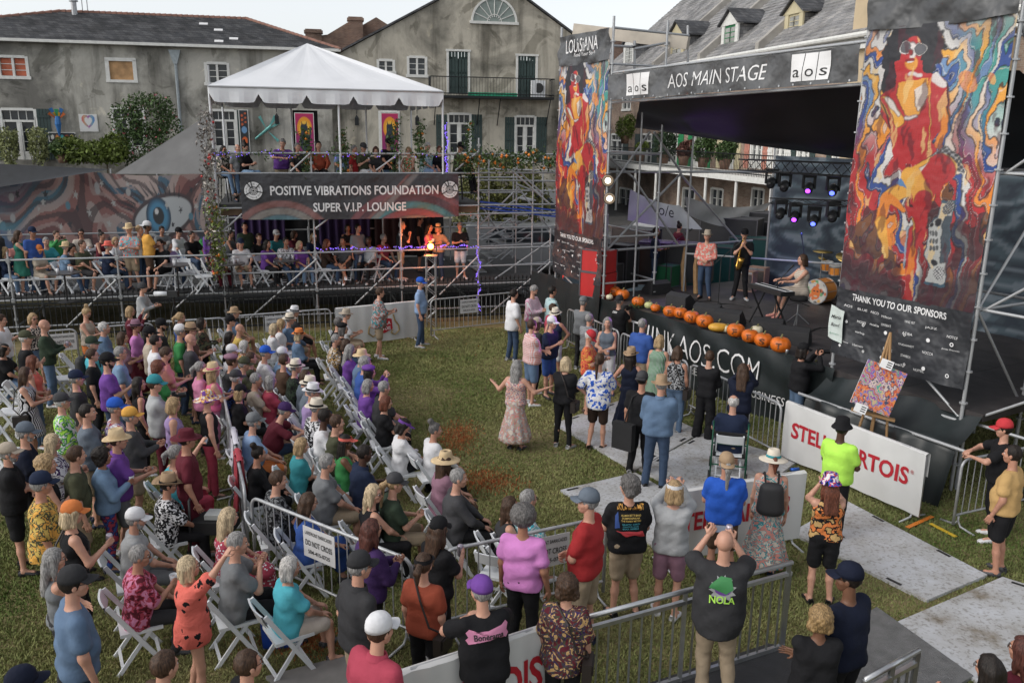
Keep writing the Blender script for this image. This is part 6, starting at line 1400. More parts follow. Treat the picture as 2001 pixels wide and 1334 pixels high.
def panelink(base):
    def f(X,Y): im=canvas(X,base); return im*(1+.12*np.sin(X*9+Y*4))[...,None]
    return f
SPON=[('Hilton',.42,.80),('YANG YXT',.60,.795),('JAZZ',.76,.77),('NOTCF',.92,.70),('OFFBEAT',.42,.66),('ATIBA',.60,.61),('MOSES',.20,.60),('stirling',.20,.42),('STUDIOWEST',.60,.42),('Jones Prentiss',.92,.50),('NOCCA',.77,.38),('The Times Picayune',.06,.20),('EAGLE',.45,.27),('nola',.32,.62),('evanTor',.56,.07),('NUTRL',.72,.07),('STAMBOX',.60,.24),('Hatmon',.20,.20),('AOS',.07,.83),('BLUE',.20,.82),('ABCO',.31,.82)]
def dress_tower(P,L,R,label,k):
    B=root('poster_banner',P.p(0,AZ0,.05),label,'banner')
    wv=lambda i,j:.018*math.sin(i*9+j*5)+.010*math.sin(i*23-j*11)
    pos=lambda i,j,z0,z1: P.p(.02+(L-.04)*i,z0+(z1-z0)*j,.06+wv(i,j))
    if 'poster' not in _mats: _mats['poster']=vcmat('poster_ink',.5,1,.15)
    key='poster_mesh'
    paint_mesh('printed_sheet',lambda i,j:pos(i,j,AZ0,AZ1),poster,210,370,B,m=_mats['poster'])
    DKM=_mats.setdefault('panel_ink',vcmat('panel_ink',.42,1,.35))
    zt=7.75 if k==0 else 8.0
    pt=lambda i,j: P.p(.02+(L-.04)*i,AZ1+(zt-AZ1)*j-.05*math.sin(PI*i)*(1-j),.075+2*wv(i,j))
    T=root('top_panel_banner',P.p(0,AZ1,.07),('dark grey sheet with white curly lettering above the left poster' if k==0 else 'dark grey sheet tied above the right poster'),'banner'); paint_mesh('sheet',pt,panelink((.07,.072,.075)),26,12,T,m=DKM)
    if k==0:
        text_obj('lettering','LOUiSiANA',P.p(L*.5,(AZ1+zt)/2+.07,.12),tuple(P.d),(0,0,1),L*.62,M_WHITE,T,hscale=.32); text_obj('lettering','Feed Your Soul',P.p(L*.56,AZ1+.20,.12),tuple(P.d),(0,0,1),L*.40,M_WHITE,T,hscale=.09)
    z0=1.68; S=root('sponsor_banner',P.p(0,z0,.08),'dark sponsor sheet with rows of white marks under the '+('left' if k==0 else 'right')+' poster','banner')
    psn=lambda i,j,e=0: P.p(.0+L*i,z0+(AZ0+.03-z0)*j-.03*math.sin(PI*i)*(1-j),.085+e+1.2*wv(i,j))
    paint_mesh('sheet',lambda i,j:psn(i,j),panelink((.030,.032,.037)),30,16,S,m=DKM)
    on=lambda p:(lambda q:psn(q[0],q[1],.01))((((_v(*p)-P.a)@P.d)/L,(p[2]-z0)/(AZ0+.03-z0)))
    text_obj('lettering','THANK YOU TO OUR SPONSORS',P.p(L*.48,AZ0-.10,.1),tuple(P.d),(0,0,1),L*.70,M_WHITE,S,bold=.02,hscale=.11,fn=on)
    for i,(s_,x,y) in enumerate(SPON):
        text_obj('sponsor_name',s_,P.p(L*(.04+.92*x),z0+(AZ0-z0)*.86*y+.06,.1),tuple(P.d),(0,0,1),L*(.075 if len(s_)<9 else .11),M_WHITE,S,hscale=.04 if len(s_)<10 else .03,fn=on)
    r=np.random.default_rng(4)
    for i in range(12):
        x,y=.08+.16*(i%6)+.03*r.random(),(.5,.12)[i//6]+.06*r.random(); c=on(P.p(L*x,z0+(AZ0-z0)*y,.1)); mb=MB(); M=Matrix(((P.d[0],0,P.n[0]),(P.d[1],0,P.n[1]),(0,1,0))); rr=.022+.012*r.random()
        mb.lathe([(rr*.55 if i%2 else 0,.006),(rr,.006)],12 if i%3 else 4,c,M=M); mb.build('emblem',M_WHITE,S)
    return B
dress_tower(PRT,TW,RT_,'large printed poster of seated woman in red with sunglasses on the right tower',1)
dress_tower(PLT2,PLT2.L,LT_,'narrow looking poster of the woman in red on the left tower',0)
# ---- header banner
HB=root('header_banner',ps(0,6.1,.1),'long grey header banner with white stage name and two white square logos','banner')
def hz(i): return 6.12+.14*i
def hpos(i,j,e=0): return ps(.03+(LS-.06)*i,hz(i)+.58*j-.03*math.sin(PI*i*5)*(1-j)*0,.10+e+.03*math.sin(i*31+j*3)+.02*math.sin(i*57-j*5)*(1-j)+.015*math.sin(i*13))
paint_mesh('sheet',lambda i,j:hpos(i,j),panelink((.085,.087,.09)),140,12,HB,m=_mats['panel_ink'])
onh=lambda p:(lambda q:hpos(q[0],(p[2]-hz(q[0]))/.58,.012))((((_v(*p)-PS.a)@PS.d-.03)/(LS-.06),0))
def hx(u,v): return PS.px(u,v,.1)
ta,tb=hx(1303,165)[0],hx(1497,140)[0]
text_obj('lettering','AOS MAIN STAGE',ps((ta+tb)/2,hz((ta+tb)/2/LS)+.30,.1),tuple(_v(*PS.d)+_v(0,0,.02)),(0,0,1),tb-ta,M_WHITE,HB,hscale=.28,fn=onh,bold=-.004,shear=.12)
for (u0,u1) in ((1224,1271),(1544,1620)):
    a,b=hx(u0,165)[0],hx(u1,140)[0]; i0,i1=(a-.03)/(LS-.06),(b-.03)/(LS-.06)
    for k in range(3):
        mb=MB(); mb.grid(lambda x,y:hpos(lp(i0,i1,(k+.03+.94*x)/3),.13+.80*y+.0,.012),6,4); mb.build('logo_square',M_WHITE,HB)
        tc_=lp(a,b,(k+.5)/3); text_obj('logo_letter','aos'[k],ps(tc_,hz(tc_/LS)+.21,.1),tuple(PS.d),(0,0,1),(b-a)*.19,M_BLACKP,HB,hscale=.13,fn=lambda p:tuple(_v(*onh(p))+PS.n*.006))
for i in range(18): mb=MB(); p_=hpos((i+.5)/18,.05,.012); mb.lathe([(.0,.0),(.02,.0)],8,p_,M=Matrix(((PS.d[0],0,PS.n[0]),(PS.d[1],0,PS.n[1]),(0,1,0)))); mb.build('grommet',M_ALU,HB)
for z in (6.08,6.75): tube_obj('header_pipe',ps(0,z,-.02),ps(LS,z+.14,-.02),.03,M_GALV,LT_)
# ---- roof sheet
RF=root('stage_roof',ps(LS/2,6.1,-2),'sagging black roof sheet stretched over the stage','canopy')
fa=_v(*ps(PS.px(1243,195)[0],6.12,-.12)); fb=_v(*ps(LS+TW,6.3,-.12)); ba=AY(1240,252,23.2); bb=_v(*ps(LS+TW+.5,4.45,-DEP+.3)); bm=AY(1665,322,18.9)
def roofp(i,j):
    f=lp(fa,fb,i); b=lp(ba,bb,i); b[2]=ba[2]+(bm[2]-.25-ba[2])*i**1.0*1.15; q=lp(f,b,j); q=q-_v(0,0,.35*math.sin(PI*i)*math.sin(PI*j)); q[2]+=.04*math.sin(i*30+j*3)*math.sin(PI*j)+.03*math.sin(j*14+i*9); return tuple(q)
mb=MB(); mb.grid(roofp,60,24); mb.build('roof_sheet',mat('roof_vinyl',(.014,.015,.016),.5,0,.2,1,.3,2),RF,smooth=True)
mb=MB(); mb.grid(lambda i,j: tuple(_v(*roofp(0,i))*(1-j)+j*_v(roofp(0,i)[0],roofp(0,i)[1],roofp(0,i)[2]-.0)),2,1)
# side and rear poles of the stage
G2=root('pole_frame',ps(0,0,-3),'galvanised pole frame with long X braces round the back of the stage','scaffold')
def T4(n,a,b,r=.026): return tube_obj(n,a,b,r,M_GALV,G2)
side=[.95,2.6,5.5]
for o in side: T4('pole',ps(-.0,0,-o),ps(0,6.6 if o<2 else 5.6,-o))
for t in (LS*.5,LS,LS+TW): T4('pole',ps(t,0,-5.5),ps(t,5.2,-5.5))
for z in (4.55,): T4('rail',ps(0,z,-5.5),ps(LS+TW,z-.1,-5.5))
T4('rail',ps(0,2.35,-2.6),ps(LS*.55,2.35,-5.5))
A=lambda u,v,o: ps(PS.px(u,v,0)[0],PS.px(u,v,0)[1],0)
def at(u,v,y): return tuple(AY(u,v,y))
for (u0,v0,u1,v1,y0,y1) in ((1182,492,1330,340,20.9,21.8),(1236,345,1326,480,21.3,22.0),(1330,340,1448,478,22.0,23.2),(1190,370,1270,258,20.9,21.3),(1278,258,1330,335,21.0,21.8),(1180,300,1235,345,20.8,21.2),(1183,490,1470,470,20.9,23.2),(1183,336,1640,336,20.9,23.4),(1186,492,1186,330,20.9,20.9)): T4('brace',at(u0,v0,y0),at(u1,v1,y1),.03)
for (u0,v0,u1,v1,y0,y1) in ((1197,54,1346,70,20.7,22.6),(1197,90,1240,92,20.7,21.4),(1240,96,1345,76,21.2,22.6),(1344,50,1344,125,22.6,22.6),(1240,80,1240,150,21.3,21.3),(1240,96,1240,90,21.3,21.3)): T4('pole',at(u0,v0,y0),at(u1,v1,y1),.03)
mb=MB(); mb.obox(at(1122,58,24),at(1345,85,21.8),.12,.30); mb.build('beam',mat('beam_grey',(.42,.38,.32),.7,0,.2,2),G2)
# ---- rear backdrop: marbled blue sheet
def marble(X,Y):
    d=X*3+fbm(X*3,Y*4,1.4,8)*.9; v=.5+.5*np.sin(d*7); im=canvas(X,(.035,.05,.065)); put(im,(v>.5)*1.0,(.06,.09,.11),.9); put(im,(v>.85)*1.0,(.15,.18,.21),.8); put(im,(v<.12)*1.0,(.02,.03,.045),.9); return im
for (t0,t1,lab) in ((PS.px(1506,420,-5.35)[0],LS+.35,'grey blue marbled backdrop behind the drums'),(LS+.45,LS+TW+3.5,'grey blue marbled backdrop behind the right tower')):
    B=root('backdrop',ps(t0,0,-5.3),lab,'backdrop'); paint_mesh('sheet',lambda i,j:ps(lp(t0,t1,i),DZ+3.5*j,-5.35+.04*math.sin(i*25)),marble,120,50,B,rough=.7)
# ---- lighting trusses with moving heads
def truss(p0,p1,label,s=.13):
    p0,p1=_v(*p0),_v(*p1); R=root('light_truss',p0,label,'truss'); d=(p1-p0); L=np.linalg.norm(d); d/=L; up=_v(0,0,1); sd_=np.cross(d,up); sd_/=np.linalg.norm(sd_)
    for a,b in((-s,-s),(s,-s),(s,s),(-s,s)): tube_obj('chord',p0+sd_*a+up*b,p1+sd_*a+up*b,.018,M_BLACKM,R,6)
    n=int(L/.35)
    for i in range(n):
        q0=p0+d*L*i/n; q1=p0+d*L*(i+1)/n; e=s if i%2 else -s
        for b in(-s,s): tube_obj('lacing',q0+sd_*b+up*e,q1+sd_*b-up*e,.009,M_BLACKM,R,4)
        tube_obj('lacing',q0+sd_*e+up*s,q1-sd_*e+up*s,.009,M_BLACKM,R,4)
    return R
truss(AY(1452,322,21.4),AY(1730,336,16.4),'black box truss across the back of the stage under the roof sheet')
truss(AY(1508,392,20.9),AY(1660,398,18.4),'lower short black truss bar holding the second row of moving heads',.06)
def head(u,v,y,lit=None,lab='',hang=.28):
    c=AY(u,v,y); R=root('moving_light',(c[0],c[1],c[2]+hang),lab,'stage light'); mb=MB(); mb.sm=False; mb.box((c[0],c[1],c[2]+hang),(.26,.18,.10)); mb.build('base',M_BLACKM,R)
    mb=MB(); 
    for s_ in(-1,1): mb=MB(); mb.box((c[0]+s_*.13,c[1],c[2]+hang*.5),(.03,.12,hang+.05)); mb.build('yoke_arm',M_BLACKM,R)
    dr=_v(-.35,-.8,-.45); dr/=np.linalg.norm(dr); mb=MB(); mb.sm=True; mb.tube([c-dr*.16,c-dr*.05,c+dr*.12,c+dr*.15],[.07,.115,.10,.085],14); mb.build('head',M_BLACKM,R)
    mb=MB(); mb.tube([c+dr*.150,c+dr*.156],[.056,.05],14); 
    if lit: mb.build('lens',mat('lens_lit_'+lit,(.3,.1,.8),.3,0,0,emit={'v':(.35,.05,1),'b':(.06,.12,1),'w':(1,.85,.62)}[lit],estr=3),R)
    else: mb.build('lens',mat('lens_off',(.03,.03,.035),.1,0,0),R)
    return c
c1=head(1580,367,19.6,'v','moving light glowing violet in the upper row above the drums'); c2=head(1553,423,20.0,'v','moving light glowing violet in the lower row above the pianist'); c3=head(1590,431,19.7,'b','moving light glowing blue in the lower row nearest the drums')
head(1507,357,20.6,None,'unlit moving light at the left end of the upper row'); head(1533,363,20.2,None,'unlit moving light second in the upper row'); head(1627,371,18.7,'b','big moving light with blue glint at the right of the upper row'); head(1525,417,20.4,None,'unlit moving light at the left end of the lower row'); head(1627,422,18.8,None,'large unlit round moving light at the right of the lower row')
def par(u,v,y,lab):
    c=AY(u,v,y); R=root('par_light',c,lab,'stage light'); dr=_v(-.1,-.95,-.2); dr/=np.linalg.norm(dr); mb=MB(); mb.sm=True; mb.tube([c-dr*.22,c-dr*.12,c],[.06,.13,.15],16); mb.build('housing',M_BLACKM,R)
    mb=MB(); mb.tube([c,c+dr*.004],[.135,.13],16); mb.build('reflector',mat('par_reflector',(.25,.2,.15),.3,.4,0,emit=(1,.75,.5),estr=.12),R); mb=MB(); mb.tube([c+dr*.006,c+dr*.01],[.07,.065],14); mb.build('bulb',mat('par_bulb',(.9,.8,.7),.3,0,0,emit=(1,.85,.65),estr=3.5),R)
    mb=MB(); mb.obox(c-dr*.1,(c[0]-.15,c[1]+.15,c[2]),.03,.03); mb.build('bracket',M_BLACKM,R)
par(1188,353,20.3,'round lit floodlight, upper of two on the left tower pole'); par(1191,388,20.3,'round lit floodlight, lower of two on the left tower pole')
lamp(c1+_v(-.1,-.3,-.1),(.45,.1,1),260,.06,28,G(1120,690,1.0)); lamp(c2+_v(-.1,-.3,-.1),(.6,.1,1),700,.06,16,G(720,740,1.1)); lamp(c3+_v(-.1,-.3,-.1),(.5,.15,1),700,.06,16,G(400,740,1.1)); lamp(c3+_v(-.2,-.3,-.2),(.12,.15,1),60,.06,60,G(1460,560,1.35))
print('T stage',time.time()-T0)
# ================================================================ things on and behind the stage
def gs(u,v,z=DZ): return G(u,v,z)
# pumpkins along the front edge
M_PUMP=mat('pumpkin_skin',(.62,.14,.012),.38,0,.22,5,.2,12); M_PST=mat('pumpkin_stem',(.16,.15,.06),.8,0,.2); M_SQ=mat('squash_yellow',(.62,.33,.04),.45,0,.15); M_WP=mat('white_pumpkin',(.62,.56,.40),.5,0,.1); M_GP=mat('pale_green_gourd',(.5,.52,.24),.5,0,.15); M_CUT=mat('carved_inside',(.10,.03,.006),.7,0,.2)
PK=[(1200,570,.17,'o','F?',None),(1217,576,.17,'o','A',None),(1247,590,.16,'o','L',None),(1268,597,.11,'g',None,None),(1281,602,.12,'o',None,None),(1310,609,.17,'o','F','first'),(1330,612,.165,'o','U','second'),(1352,620,.18,'o','N','third'),(1377,628,.19,'o','K','fourth'),(1404,638,.15,'s',None,None),(1420,643,.10,'w',None,None),(1438,646,.19,'o','F','fifth'),(1466,657,.18,'o','E','sixth'),(1479,646,.13,'w',None,None),(1492,665,.185,'o','S','seventh'),(1525,674,.20,'o','T','last'),(1191,581,.09,'w',None,None),(1594,698,.10,'o',None,None)]
names={'o':'orange pumpkin','g':'pale green gourd','s':'long yellow squash','w':'white pumpkin'}
CTX=['far left end by the red cases','second from the far left end','behind the crew cameraman','beside the small plain pumpkin','right of the pale gourd','','','','','between the carved K and F','touching the carved F on its left','','','behind the carved E and S','','','tiny, left of all the others','on the black cloth near the photographer']
for i,(u,v,r,k,ch,_) in enumerate(PK):
    p_=G(u,v,DZ+r*.8); c=_v(p_[0],p_[1],DZ+.01 if i<17 else 1.2)
    lab=(f'carved {names[k]} cut with the letter {ch}, ' if ch and i>4 else f'{"carved " if ch else ""}{names[k]} on the stage edge, ')+(CTX[i] or {5:'left end of the lettered row',6:'beside the first F',7:'between U and K',8:'left of the yellow squash',11:'right of the white pumpkin',12:'right of the second F',14:'right of the letter E',15:'largest at the right end'}[i])
    R=root('pumpkin' if k in'ow' else 'gourd' if k=='g' else 'squash',c,lab,'pumpkin','pumpkins lined along the stage edge'); R.rotation_euler[2]=0
    mb=MB(); mb.sm=True; nr=14; nk=36; vs=[]; sq=1.5 if k=='s' else 1
    for a in range(nr+1):
        th=PI*a/nr
        for b in range(nk):
            ph=2*PI*b/nk; rib=1-.055*abs(math.sin(ph*5+i)); rr=r*rib*math.sin(th)**.9; vs.append((rr*math.cos(ph)*sq,rr*math.sin(ph),r*.80*(1-math.cos(th)*(1-.18*math.exp(-((th if th<PI/2 else PI-th)/.45)**2)))))
    mb.add(vs,[(a*nk+b,a*nk+(b+1)%nk,(a+1)*nk+(b+1)%nk,(a+1)*nk+b) for a in range(nr) for b in range(nk)]); mm={'o':M_PUMP,'g':M_GP,'s':M_SQ,'w':M_WP}[k]
    if k=='s': mb.v=[(x,y,z*.8) for x,y,z in mb.v]
    sk_=mb.build('shell',mm,R,world=False); mb=MB(); mb.tube([(0,0,r*1.45),(.01,0,r*1.62),(.03,.01,r*1.78)],[.022,.014,.018],6); mb.build('stalk',M_PST,R,world=False)
    if ch:
        d=_v(0,0,CH)-c; d[2]=0; d/=np.linalg.norm(d); d=d*.85+_v(-.35,0,0)*.5; d/=np.linalg.norm(d); X=np.cross(_v(0,0,1),d); cc=c+_v(0,0,r*.82)
        def onp(p):
            q=_v(*p)-cc; n_=q/np.linalg.norm(q); return tuple(cc+_v(n_[0]*r,n_[1]*r,n_[2]*r*.82)*1.005)
        text_obj('carving',ch[0],cc+d*r,X,(0,0,1),r*.62,M_CUT,R,bold=.035,hscale=r*.85,fn=onp)
# little foliage and cans between pumpkins
for i,(u,v) in enumerate(((1245,605),(1290,612),(1335,625),(1470,668))):
    c=G(u,v,DZ-.05); plant('ivy_bunch',c,[(0,-.03,.05,.22,.12,.12)],260,.035,M_LEAF,('small ivy bunch by the cameraman','dark ivy bunch under the plain pumpkin','bright ivy sprig under the letter N pumpkin','ivy sprig under the letter E pumpkin')[i],'plant',stems=1,seed=60+i)
for i,(u,v,m_) in enumerate(((1397,641,M_RED),(1443,662,M_ALU),(1503,682,M_ALU),(1537,694,M_ALU))):
    c=G(u,v,DZ); mb=MB(); mb.sm=True; mb.lathe([(0,0),(.033,.005),(.033,.11),(.027,.12),(0,.12)],12,c); tag(mb.build('drink_can',m_),('red drink can against the yellow squash','silver can below the fifth lettered pumpkin','silver can below the letter S pumpkin','silver can right of the last pumpkin')[i],'drink can')
# wedge monitors
def wedge(u,v,rz,lab,s=1):
    c=G(u,v,DZ); R=root('monitor_wedge',c,lab,'speaker','wedge monitors along the stage front',rz=rz); mb=MB(); w,d,h=.30*s,.24*s,.36*s
    mb.prism([(-w,-d,0),(-w,d,0),(-w,d*.75,h*.35),(-w,-d*.3,h),(-w,-d,h*.8)],(2*w,0,0)); mb.build('cabinet',mat('speaker_paint',(.022,.022,.024),.6,0,.1,9,.2,60),R,world=False)
    mb=MB(); a=Vector((0,d*.77,h*.36)); b=Vector((0,-d*.28,h*1.01)); mb.add([(-w*.93,a.y,a.z),(w*.93,a.y,a.z),(w*.93,b.y,b.z),(-w*.93,b.y,b.z)],[(0,1,2,3)]); mb.build('grille',mat('grille',(.012,.012,.013),.7,.3,.3,60),R,world=False)
for a in ((1281,573,.5,'wedge monitor at the left front, in front of the case stack'),(1332,600,-.9,'wedge monitor tipped towards the singer'),(1385,622,-.6,'low wedge monitor left of the mic stand base'),(1425,634,-.6,'wedge monitor right of the mic stand base'),(1500,652,-.4,'wedge monitor below the pianist feet'),(1552,670,-.5,'wedge monitor with blue light behind the last pumpkin')): wedge(*a)
# microphone stands
def micstand(u,v,h,lean,lab,rz=0):
    c=G(u,v,DZ); R=root('mic_stand',c,lab,'mic stand')
    for k in range(3): a=2*PI*k/3+rz; tube_obj('leg',c+_v(0,0,.12),c+_v(.30*math.cos(a),.30*math.sin(a),.01),.01,M_BLACKM,R,5)
    tube_obj('upright',c+_v(0,0,.05),c+_v(0,0,h),.012,M_BLACKM,R,6); e=c+_v(0,0,h)+_v(*lean); tube_obj('boom',c+_v(0,0,h)-_v(*lean)*.4,e,.009,M_BLACKM,R,5)
    mb=MB(); mb.sm=True; d=_v(*lean); d/=np.linalg.norm(d); mb.tube([e,e+d*.13,e+d*.14,e+d*.2],[.012,.018,.026,.018],8); mb.build('microphone',M_BLACKM,R)
micstand(1402,607,1.25,(.35,.1,.28),'boom microphone stand in front of the saxophone player'); micstand(1300,560,1.1,(.5,.1,.35),'boom microphone stand left of the singer',.5); micstand(1512,640,1.0,(.18,.0,.22),'boom microphone stand before the pianist',.9); micstand(1560,600,1.35,(-.1,-.1,.3),'tall microphone stand near the drums',.2)
# keyboard
c=G(1500,636,DZ); K=root('keyboard',c,'white and black stage keyboard on a folding stand before the pianist','keyboard',rz=math.radians(20))
mb=MB(); mb.box((0,0,.80),(.36,1.15,.09)); mb.build('body',M_BLACKM,K,world=False); mb=MB(); mb.box((.07,0,.848),(.17,1.08,.012)); mb.build('key_bed',M_WHITEPL,K,world=False)
for i in range(24): mb=MB(); mb.box((.04,-.5+i*.0435,.859),(.09,.016,.012)); mb.build('black_key',M_BLACKP,K,world=False)
mb=MB(); 
for s in(-1,1): mb.obox((-.2,s*.4,0),(.2,s*.4,.76),.03,.03,up=(0,1,0)); mb.obox((.2,s*.4,0),(-.2,s*.4,.76),.03,.03,up=(0,1,0))
tag(mb.build('stand',M_BLACKM,K,world=False),kind='stuff')
c=G(1556,634,DZ); Q=root('piano_stool',c,'round black stool with three chrome legs under the pianist','stool'); mb=MB(); mb.sm=True; mb.lathe([(0,.54),(.18,.54),(.20,.58),(.18,.63),(0,.64)],18,c); mb.build('seat',M_BLACKF,Q); tube_obj('column',c,c+_v(0,0,.45),.02,M_ALU,Q)
for k in range(3): a=2*PI*k/3; tube_obj('leg',c+_v(0,0,.25),c+_v(.28*math.cos(a),.28*math.sin(a),.01),.012,M_ALU,Q,6)
# drum kit
c=G(1612,590,DZ); D=root('drum_kit',c,'honey coloured drum kit with flower printed bass drum head','drum kit'); M_DR=mat('drum_wood',(.58,.22,.04),.3,0,.15,4); M_HD=mat('drum_head',(.62,.60,.56),.5,0,.1)
fd=_v(-.80,-.60,0); sdv=_v(.6,-.8,0)
def drum(off,r,L,ax,nm):
    p0=c+off; ax=_v(*ax); ax=ax/np.linalg.norm(ax); mb=MB(); mb.sm=True; mb.tube([p0,p0+ax*L],r,24,caps=False); s_=mb.build('shell',M_DR,D)
    for e,m_ in ((0,M_HD),(L,M_HD)):
        mb=MB(); mb.tube([p0+ax*(e-.012),p0+ax*(e+.012)],r*1.04,24); mb.build('hoop',M_ALU,s_); mb=MB(); mb.tube([p0+ax*(e-.015),p0+ax*(e+.015)],r*.97,24); mb.build('drum_skin',m_,s_)
    for k in range(8):
        a=2*PI*k/8; u1=np.cross(ax,_v(.1,.2,1)); u1/=np.linalg.norm(u1); u2=np.cross(ax,u1); q=p0+(u1*math.cos(a)+u2*math.sin(a))*r*1.03; tube_obj('lug',q+ax*.02,q+ax*(L-.02),.008,M_ALU,D,5)
drum(_v(0,0,.31),.30,.42,fd,'bass'); drum(_v(.10,.05,.72)+sdv*.12,.16,.2,(-.1,-.1,1),'tom'); drum(_v(.2,.1,.78)-sdv*.22,.15,.18,(-.1,-.1,1),'tom'); drum(_v(.5,.3,.45)+sdv*.45,.20,.36,(0,0,1),'floor'); drum(_v(.6,.3,.6)-sdv*.2,.18,.14,(0,0,1),'snare')
def flor(X,Y):
    im=canvas(X,(.5,.48,.44)); r=np.random.default_rng(2)
    for q in range(40): put(im,pell(X,Y,r.random(),r.random(),.09,.09,r.random()*3,.2),[(.6,.12,.02),(.1,.3,.12),(.05,.05,.05),(.6,.3,.05),(.1,.2,.4),(.6,.55,.5)][q%6],.9)
    put(im,pell(X,Y,.5,.45,.22,.3),(.6,.15,.03)); put(im,pell(X,Y,.42,.52,.05,.03),(.02,.02,.02)); put(im,pell(X,Y,.58,.52,.05,.03),(.02,.02,.02)); put(im,pell(X,Y,.5,.3,.09,.04),(.5,.4,.3)); return im
pc=c+_v(0,0,.31)+fd*.442
def dsk(i,j): rr=.285*j; a=2*PI*i; return tuple(pc+sdv*rr*math.cos(a)+_v(0,0,1)*rr*math.sin(a))
def flor2(X,Y): return flor(.5+.5*Y*np.cos(2*PI*X),.5+.5*Y*np.sin(2*PI*X))
paint_mesh('printed_head',dsk,flor2,64,20,D)
for off,r,t in ((_v(.1,.1,1.15)+sdv*.35,.22,.2),(_v(.3,.1,1.2)-sdv*.5,.24,-.2),(_v(.6,.2,1.0)-sdv*.7,.18,0)):
    q=c+off; mb=MB(); mb.sm=True; mb.lathe([(0,.03),(.03,.02),(r,0),(r,-.003),(0,.02)],24,q,M=Matrix.Rotation(.25+t,3,'X')); mb.build('cymbal',mat('brass',(.55,.38,.12),.3,.9,.1),D); tube_obj('stand',q,_v(q[0],q[1],DZ),.012,M_ALU,D,6)
mb=MB(); q=c+_v(1.0,.5,0); mb.box((q[0],q[1],DZ+.06),(2.6,2.2,.10),rz=-1.05); tag(mb.build('drum_riser',mat('riser',(.05,.045,.045),.7,0,.2)),'low dark carpeted drum riser with pale front edge','riser')
# amplifiers and cabinets
def cabinet(u,v,d,rz,m_,lab,name='amplifier',cat='amplifier',z=DZ,grille=True):
    c=G(u,v,z) if not isinstance(u,np.ndarray) else u; R=root(name,c,lab,cat,rz=rz); mb=MB(); mb.box((0,0,d[2]/2),d); mb.build('case',m_,R,world=False)
    if grille: mb=MB(); mb.box((0,-d[1]/2-.006,d[2]*.45),(d[0]*.86,.012,d[2]*.74)); mb.build('grille',mat('amp_cloth',(.10,.085,.065),.9,0,.2,40),R,world=False); mb=MB(); mb.box((0,-d[1]/2-.006,d[2]*.91),(d[0]*.86,.012,d[2]*.10)); mb.build('control_strip',M_ALU,R,world=False)
    else:
        mb=MB()
        for x in(-1,1):
            for y in (-1,1): mb.box((x*d[0]/2,y*d[1]/2,d[2]/2),(.03,.03,d[2]+.01))
        for zz in (0,d[2]): mb.box((0,-d[1]/2,zz),(d[0]+.01,.03,.03)); mb.box((0,d[1]/2,zz),(d[0]+.01,.03,.03))
        tag(mb.build('edge_trim',mat('dull_trim',(.10,.10,.11),.5,.4,.1),R,world=False),kind='stuff')
    return R
M_CAB=mat('walnut_cabinet',(.17,.055,.025),.4,0,.2,3); M_TWEED=mat('tweed',(.36,.22,.15),.8,0,.15,20); M_BC=mat('case_black',(.02,.021,.023),.5,0,.15); M_RC=mat('case_red',(.45,.02,.02),.4,0,.08); M_TC=mat('case_teal',(.006,.05,.05),.45,0,.1)
cabinet(1600,562,(.95,.6,1.45),-.9,M_CAB,'tall walnut rotating speaker cabinet behind the drums'); cabinet(1458,568,(.45,.3,.55),-.7,M_TWEED,'tan tweed amplifier leaning behind the saxophone player'); cabinet(1480,560,(.5,.3,.55),-.7,M_TWEED,'tan tweed amplifier nearer the drums')
for (u,v,d,m_,z,lab) in ((1168,578,(.75,.55,.62),M_RC,DZ,'red equipment case, lower of the stack by the left tower'),(1180,570,(.75,.6,.75),M_BC,DZ,'black case right of the red cases'),(1215,560,(.6,.6,1.15),M_BC,DZ,'tall black rack case at the left of the stage'),(1262,552,(.8,.55,1.0),M_BC,DZ,'open black rack case on casters with metal edges'),(1300,556,(.6,.5,.55),mat('case_green',(.015,.12,.05),.5,0,.1),DZ,'dark green bin behind the steel pole'),(1240,530,(1.3,.7,1.3),M_BC,DZ,'long black road case below the blue car'),(1345,505,(1.9,.7,1.55),M_BC,DZ,'wide black mixing desk case behind the singer'),(1400,505,(1.2,.7,1.5),M_BC,DZ,'black road case stack between singer and saxophone player'),(1500,510,(1.2,.8,1.3),M_BC,DZ,'black road case behind the marbled backdrop edge')):
    cabinet(u,v,d,-.7,m_,lab,'road_case','case',z,False)
c=G(1168,578,DZ); cabinet(_v(c[0],c[1],DZ+.64),0,(.72,.52,.55),-.7,M_RC,'red equipment case, upper of the stack by the left tower','road_case','case',DZ,False)
for (u,v,y,d,m_,lab) in ((1395,470,25.5,(1.3,.8,1.2),M_TC,'teal road case behind the mixing desk, left'),(1470,455,26,(1.2,.8,1.4),M_TC,'teal road case stack right of the saxophone player'),(1430,440,27,(1.8,.9,1.9),M_BC,'big black case stack behind the saxophone player'),(1370,440,28,(1.2,.9,2.0),M_BC,'tall black case stack behind the engineer'),(1490,430,28,(1.4,.9,2.0),M_BC,'tall black case stack beside the white post')):
    c=AY(u,v,y); c[2]=0; cabinet(c,0,(d[0],d[1],d[2]+.9),-.5,m_,lab,'road_case','case',0,False)
c=AY(1325,474,23.5); mb=MB(); mb.box((c[0],c[1],c[2]-.02),(2.1,.8,.06),rz=-.35); mb.cur=1; mb.box((c[0],c[1],c[2]-.55),(2.0,.7,1.0),rz=-.35); tag(mb.build('mixing_desk',[mat('violet_lit_top',(.06,.04,.10),.25,0,.1),M_BC]),'mixing desk with violet lit lid in front of the two engineers','mixing desk'); lamp(c+_v(-.4,-.2,.45),(.4,.08,1),6,.1)
